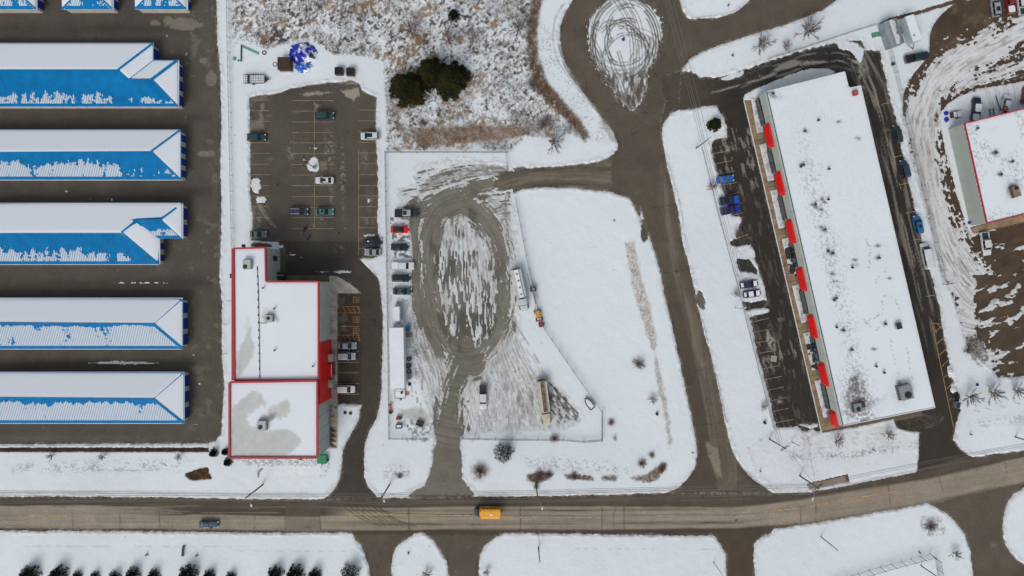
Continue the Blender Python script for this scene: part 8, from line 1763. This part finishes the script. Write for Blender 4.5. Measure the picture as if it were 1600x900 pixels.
# stakes on the right hand corner
for k, (a, b) in enumerate(((1522, 641), (1540, 638), (1562, 634), (1585, 629))):
    t = thing('staked_sapling', P(a, b), ['first', 'second', 'third', 'fourth'][k] + ' from the left of the thin staked saplings on the right hand corner', 'sapling', 0, 'staked saplings')
    g = MB(); g.tube([(0, 0, 0), (.02, .02, 1.9)], .05, M['bark'], 5, .02); g.obj('stem', t); g = MB()
    for q in range(8): a_ = q * .9; g.tube([(0, 0, 1 + q * .1), (.35 * math.cos(a_), .35 * math.sin(a_), 1.3 + q * .1)], .014, M['twig'], 3, .008, False)
    g.obj('twigs', t)
# dry weeds: uncountable
def tufts(name, polys, n, m, label, cat='weeds', hgt=(.25, .6), gate=None, wd=.05, seed=5, bl=4):
    R_ = np.random.RandomState(seed); vs2 = []; tot = 0
    P2 = []
    for poly, share in polys:
        a = np.array(poly); k = int(n * share); u0, v0, u1, v1 = a[:, 0].min(), max(a[:, 1].min(), -25), a[:, 0].max(), a[:, 1].max()
        uu = R_.uniform(u0, u1, k * 4).astype(np.float32); vv2 = R_.uniform(v0, v1, k * 4).astype(np.float32)
        ok = poly_sd(uu, vv2, poly) > 0
        if gate is not None: ok &= gate(uu, vv2)
        uu, vv2 = uu[ok][:k], vv2[ok][:k]; P2.append(np.stack([uu, vv2], 1))
    P2 = np.concatenate(P2); N = len(P2); X0 = (P2[:, 0] - 800) / PPM; Y0 = (450 - P2[:, 1]) / PPM
    X0 = np.repeat(X0, bl) + R_.uniform(-.1, .1, N * bl); Y0 = np.repeat(Y0, bl) + R_.uniform(-.1, .1, N * bl); M_ = N * bl
    a = R_.uniform(0, 6.28, M_); h = R_.uniform(*hgt, M_); ln = R_.uniform(.4, 1.3, M_) * h; w_ = wd * R_.uniform(.5, 1.2, M_)
    dx, dy = np.cos(a), np.sin(a); v = np.empty((M_, 3, 3), np.float32)
    v[:, 0] = np.stack([X0 - dy * w_, Y0 + dx * w_, np.full(M_, 0.0)], 1); v[:, 1] = np.stack([X0 + dy * w_, Y0 - dx * w_, np.full(M_, 0.0)], 1); v[:, 2] = np.stack([X0 + dx * ln, Y0 + dy * ln, h], 1)
    me = bpy.data.meshes.new(name); me.vertices.add(M_ * 3); me.vertices.foreach_set('co', v.ravel()); me.loops.add(M_ * 3); me.loops.foreach_set('vertex_index', np.arange(M_ * 3, dtype=np.int32)); me.polygons.add(M_); me.polygons.foreach_set('loop_start', np.arange(M_, dtype=np.int32) * 3); me.polygons.foreach_set('loop_total', np.full(M_, 3, np.int32)); me.update(calc_edges=True); me.materials.append(m)
    o = bpy.data.objects.new(name, me); C.objects.link(o); o['kind'] = 'stuff'; tag(o, label, cat); return o
FP = [(365, -25)] + [p for p in FIELD if p[1] > -100 and p[0] != 862][1:]
FP = [(365, -25), (850, -25)] + FIELD[2:]
gt = lambda u, v: fbm(u, v, 22, 6, 3) + .5 * (fbm(u, v, 5, 2, 3) - .5) > .49
tufts('dry_weeds', [(FP, 1)], 9000, M['weed'], 'dry brown weeds poking through the snow of the brush field', gate=gt)
tufts('grey_stalks', [(FP, 1)], 3500, M['weedg'], 'grey dead stalks in the brush field', gate=lambda u, v: fbm(u, v, 30, 11, 3) > .5, seed=7)
REEDS = [([(832, -5), (848, -5), (842, 20), (838, 50), (840, 90), (855, 130), (880, 160), (905, 188), (920, 214), (912, 218), (888, 190), (862, 168), (838, 140), (825, 100), (822, 60), (826, 30)], 1)]
tufts('brown_reeds', REEDS, 2200, M['hedge'], 'strip of brown reeds curving down to the right in the brush field', 'reeds', (.4, .9), seed=8)
tufts('tan_reeds', [([(642, 204), (700, 199), (760, 198), (820, 200), (815, 212), (760, 220), (700, 226), (655, 228)], 1)], 1600, M['reed'], 'band of tan reeds above the gravel yard fence', 'reeds', (.3, .7), seed=9)
tufts('tan_reeds', [([(976, 380), (990, 378), (1001, 430), (1015, 480), (1026, 540), (1018, 545), (1004, 500), (989, 450)], .6), ([(1023, 547), (1030, 580), (1042, 630), (1050, 690), (1045, 698), (1036, 640), (1026, 600)], .4)], 1200, M['reed'], 'long thin strip of reddish tan grass west of the side road', 'grass', (.15, .4), seed=10)
tufts('brown_brush', [([(289, 742), (300, 737), (312, 733), (325, 731), (326, 738), (331, 747), (322, 748), (298, 749)], 1)], 700, M['hedge'], 'patch of dead brown brush on the verge left of the utility pole', 'brush', (.2, .5), seed=11)
tufts('brown_brush', [([(0, 699.5), (326, 699.5), (326, 705.5), (0, 705.5)], 1)], 2600, M['weed'], 'narrow line of dark brush below the storage yard', 'brush', (.15, .4), seed=12)
tufts('roadside_brush', [([(825, 742), (845, 738), (866, 740), (860, 748), (842, 756), (826, 750)], .3), ([(882, 741), (920, 742), (928, 750), (885, 748)], .25), ([(940, 744), (965, 743), (962, 750), (942, 750)], .1), ([(985, 746), (1010, 742), (1035, 722), (1044, 724), (1030, 745), (1015, 754), (990, 750)], .35)], 900, M['hedge'], 'rusty roadside brush along the north edge of the main road', 'brush', (.2, .6), seed=13)
tufts('dirt_yard_brush', [([(1508, 525), (1532, 528), (1545, 560), (1530, 575), (1512, 550)], 1)], 500, M['weedg'], 'grey weeds at the lower left of the dirt yard', 'weeds', (.2, .5), seed=14)
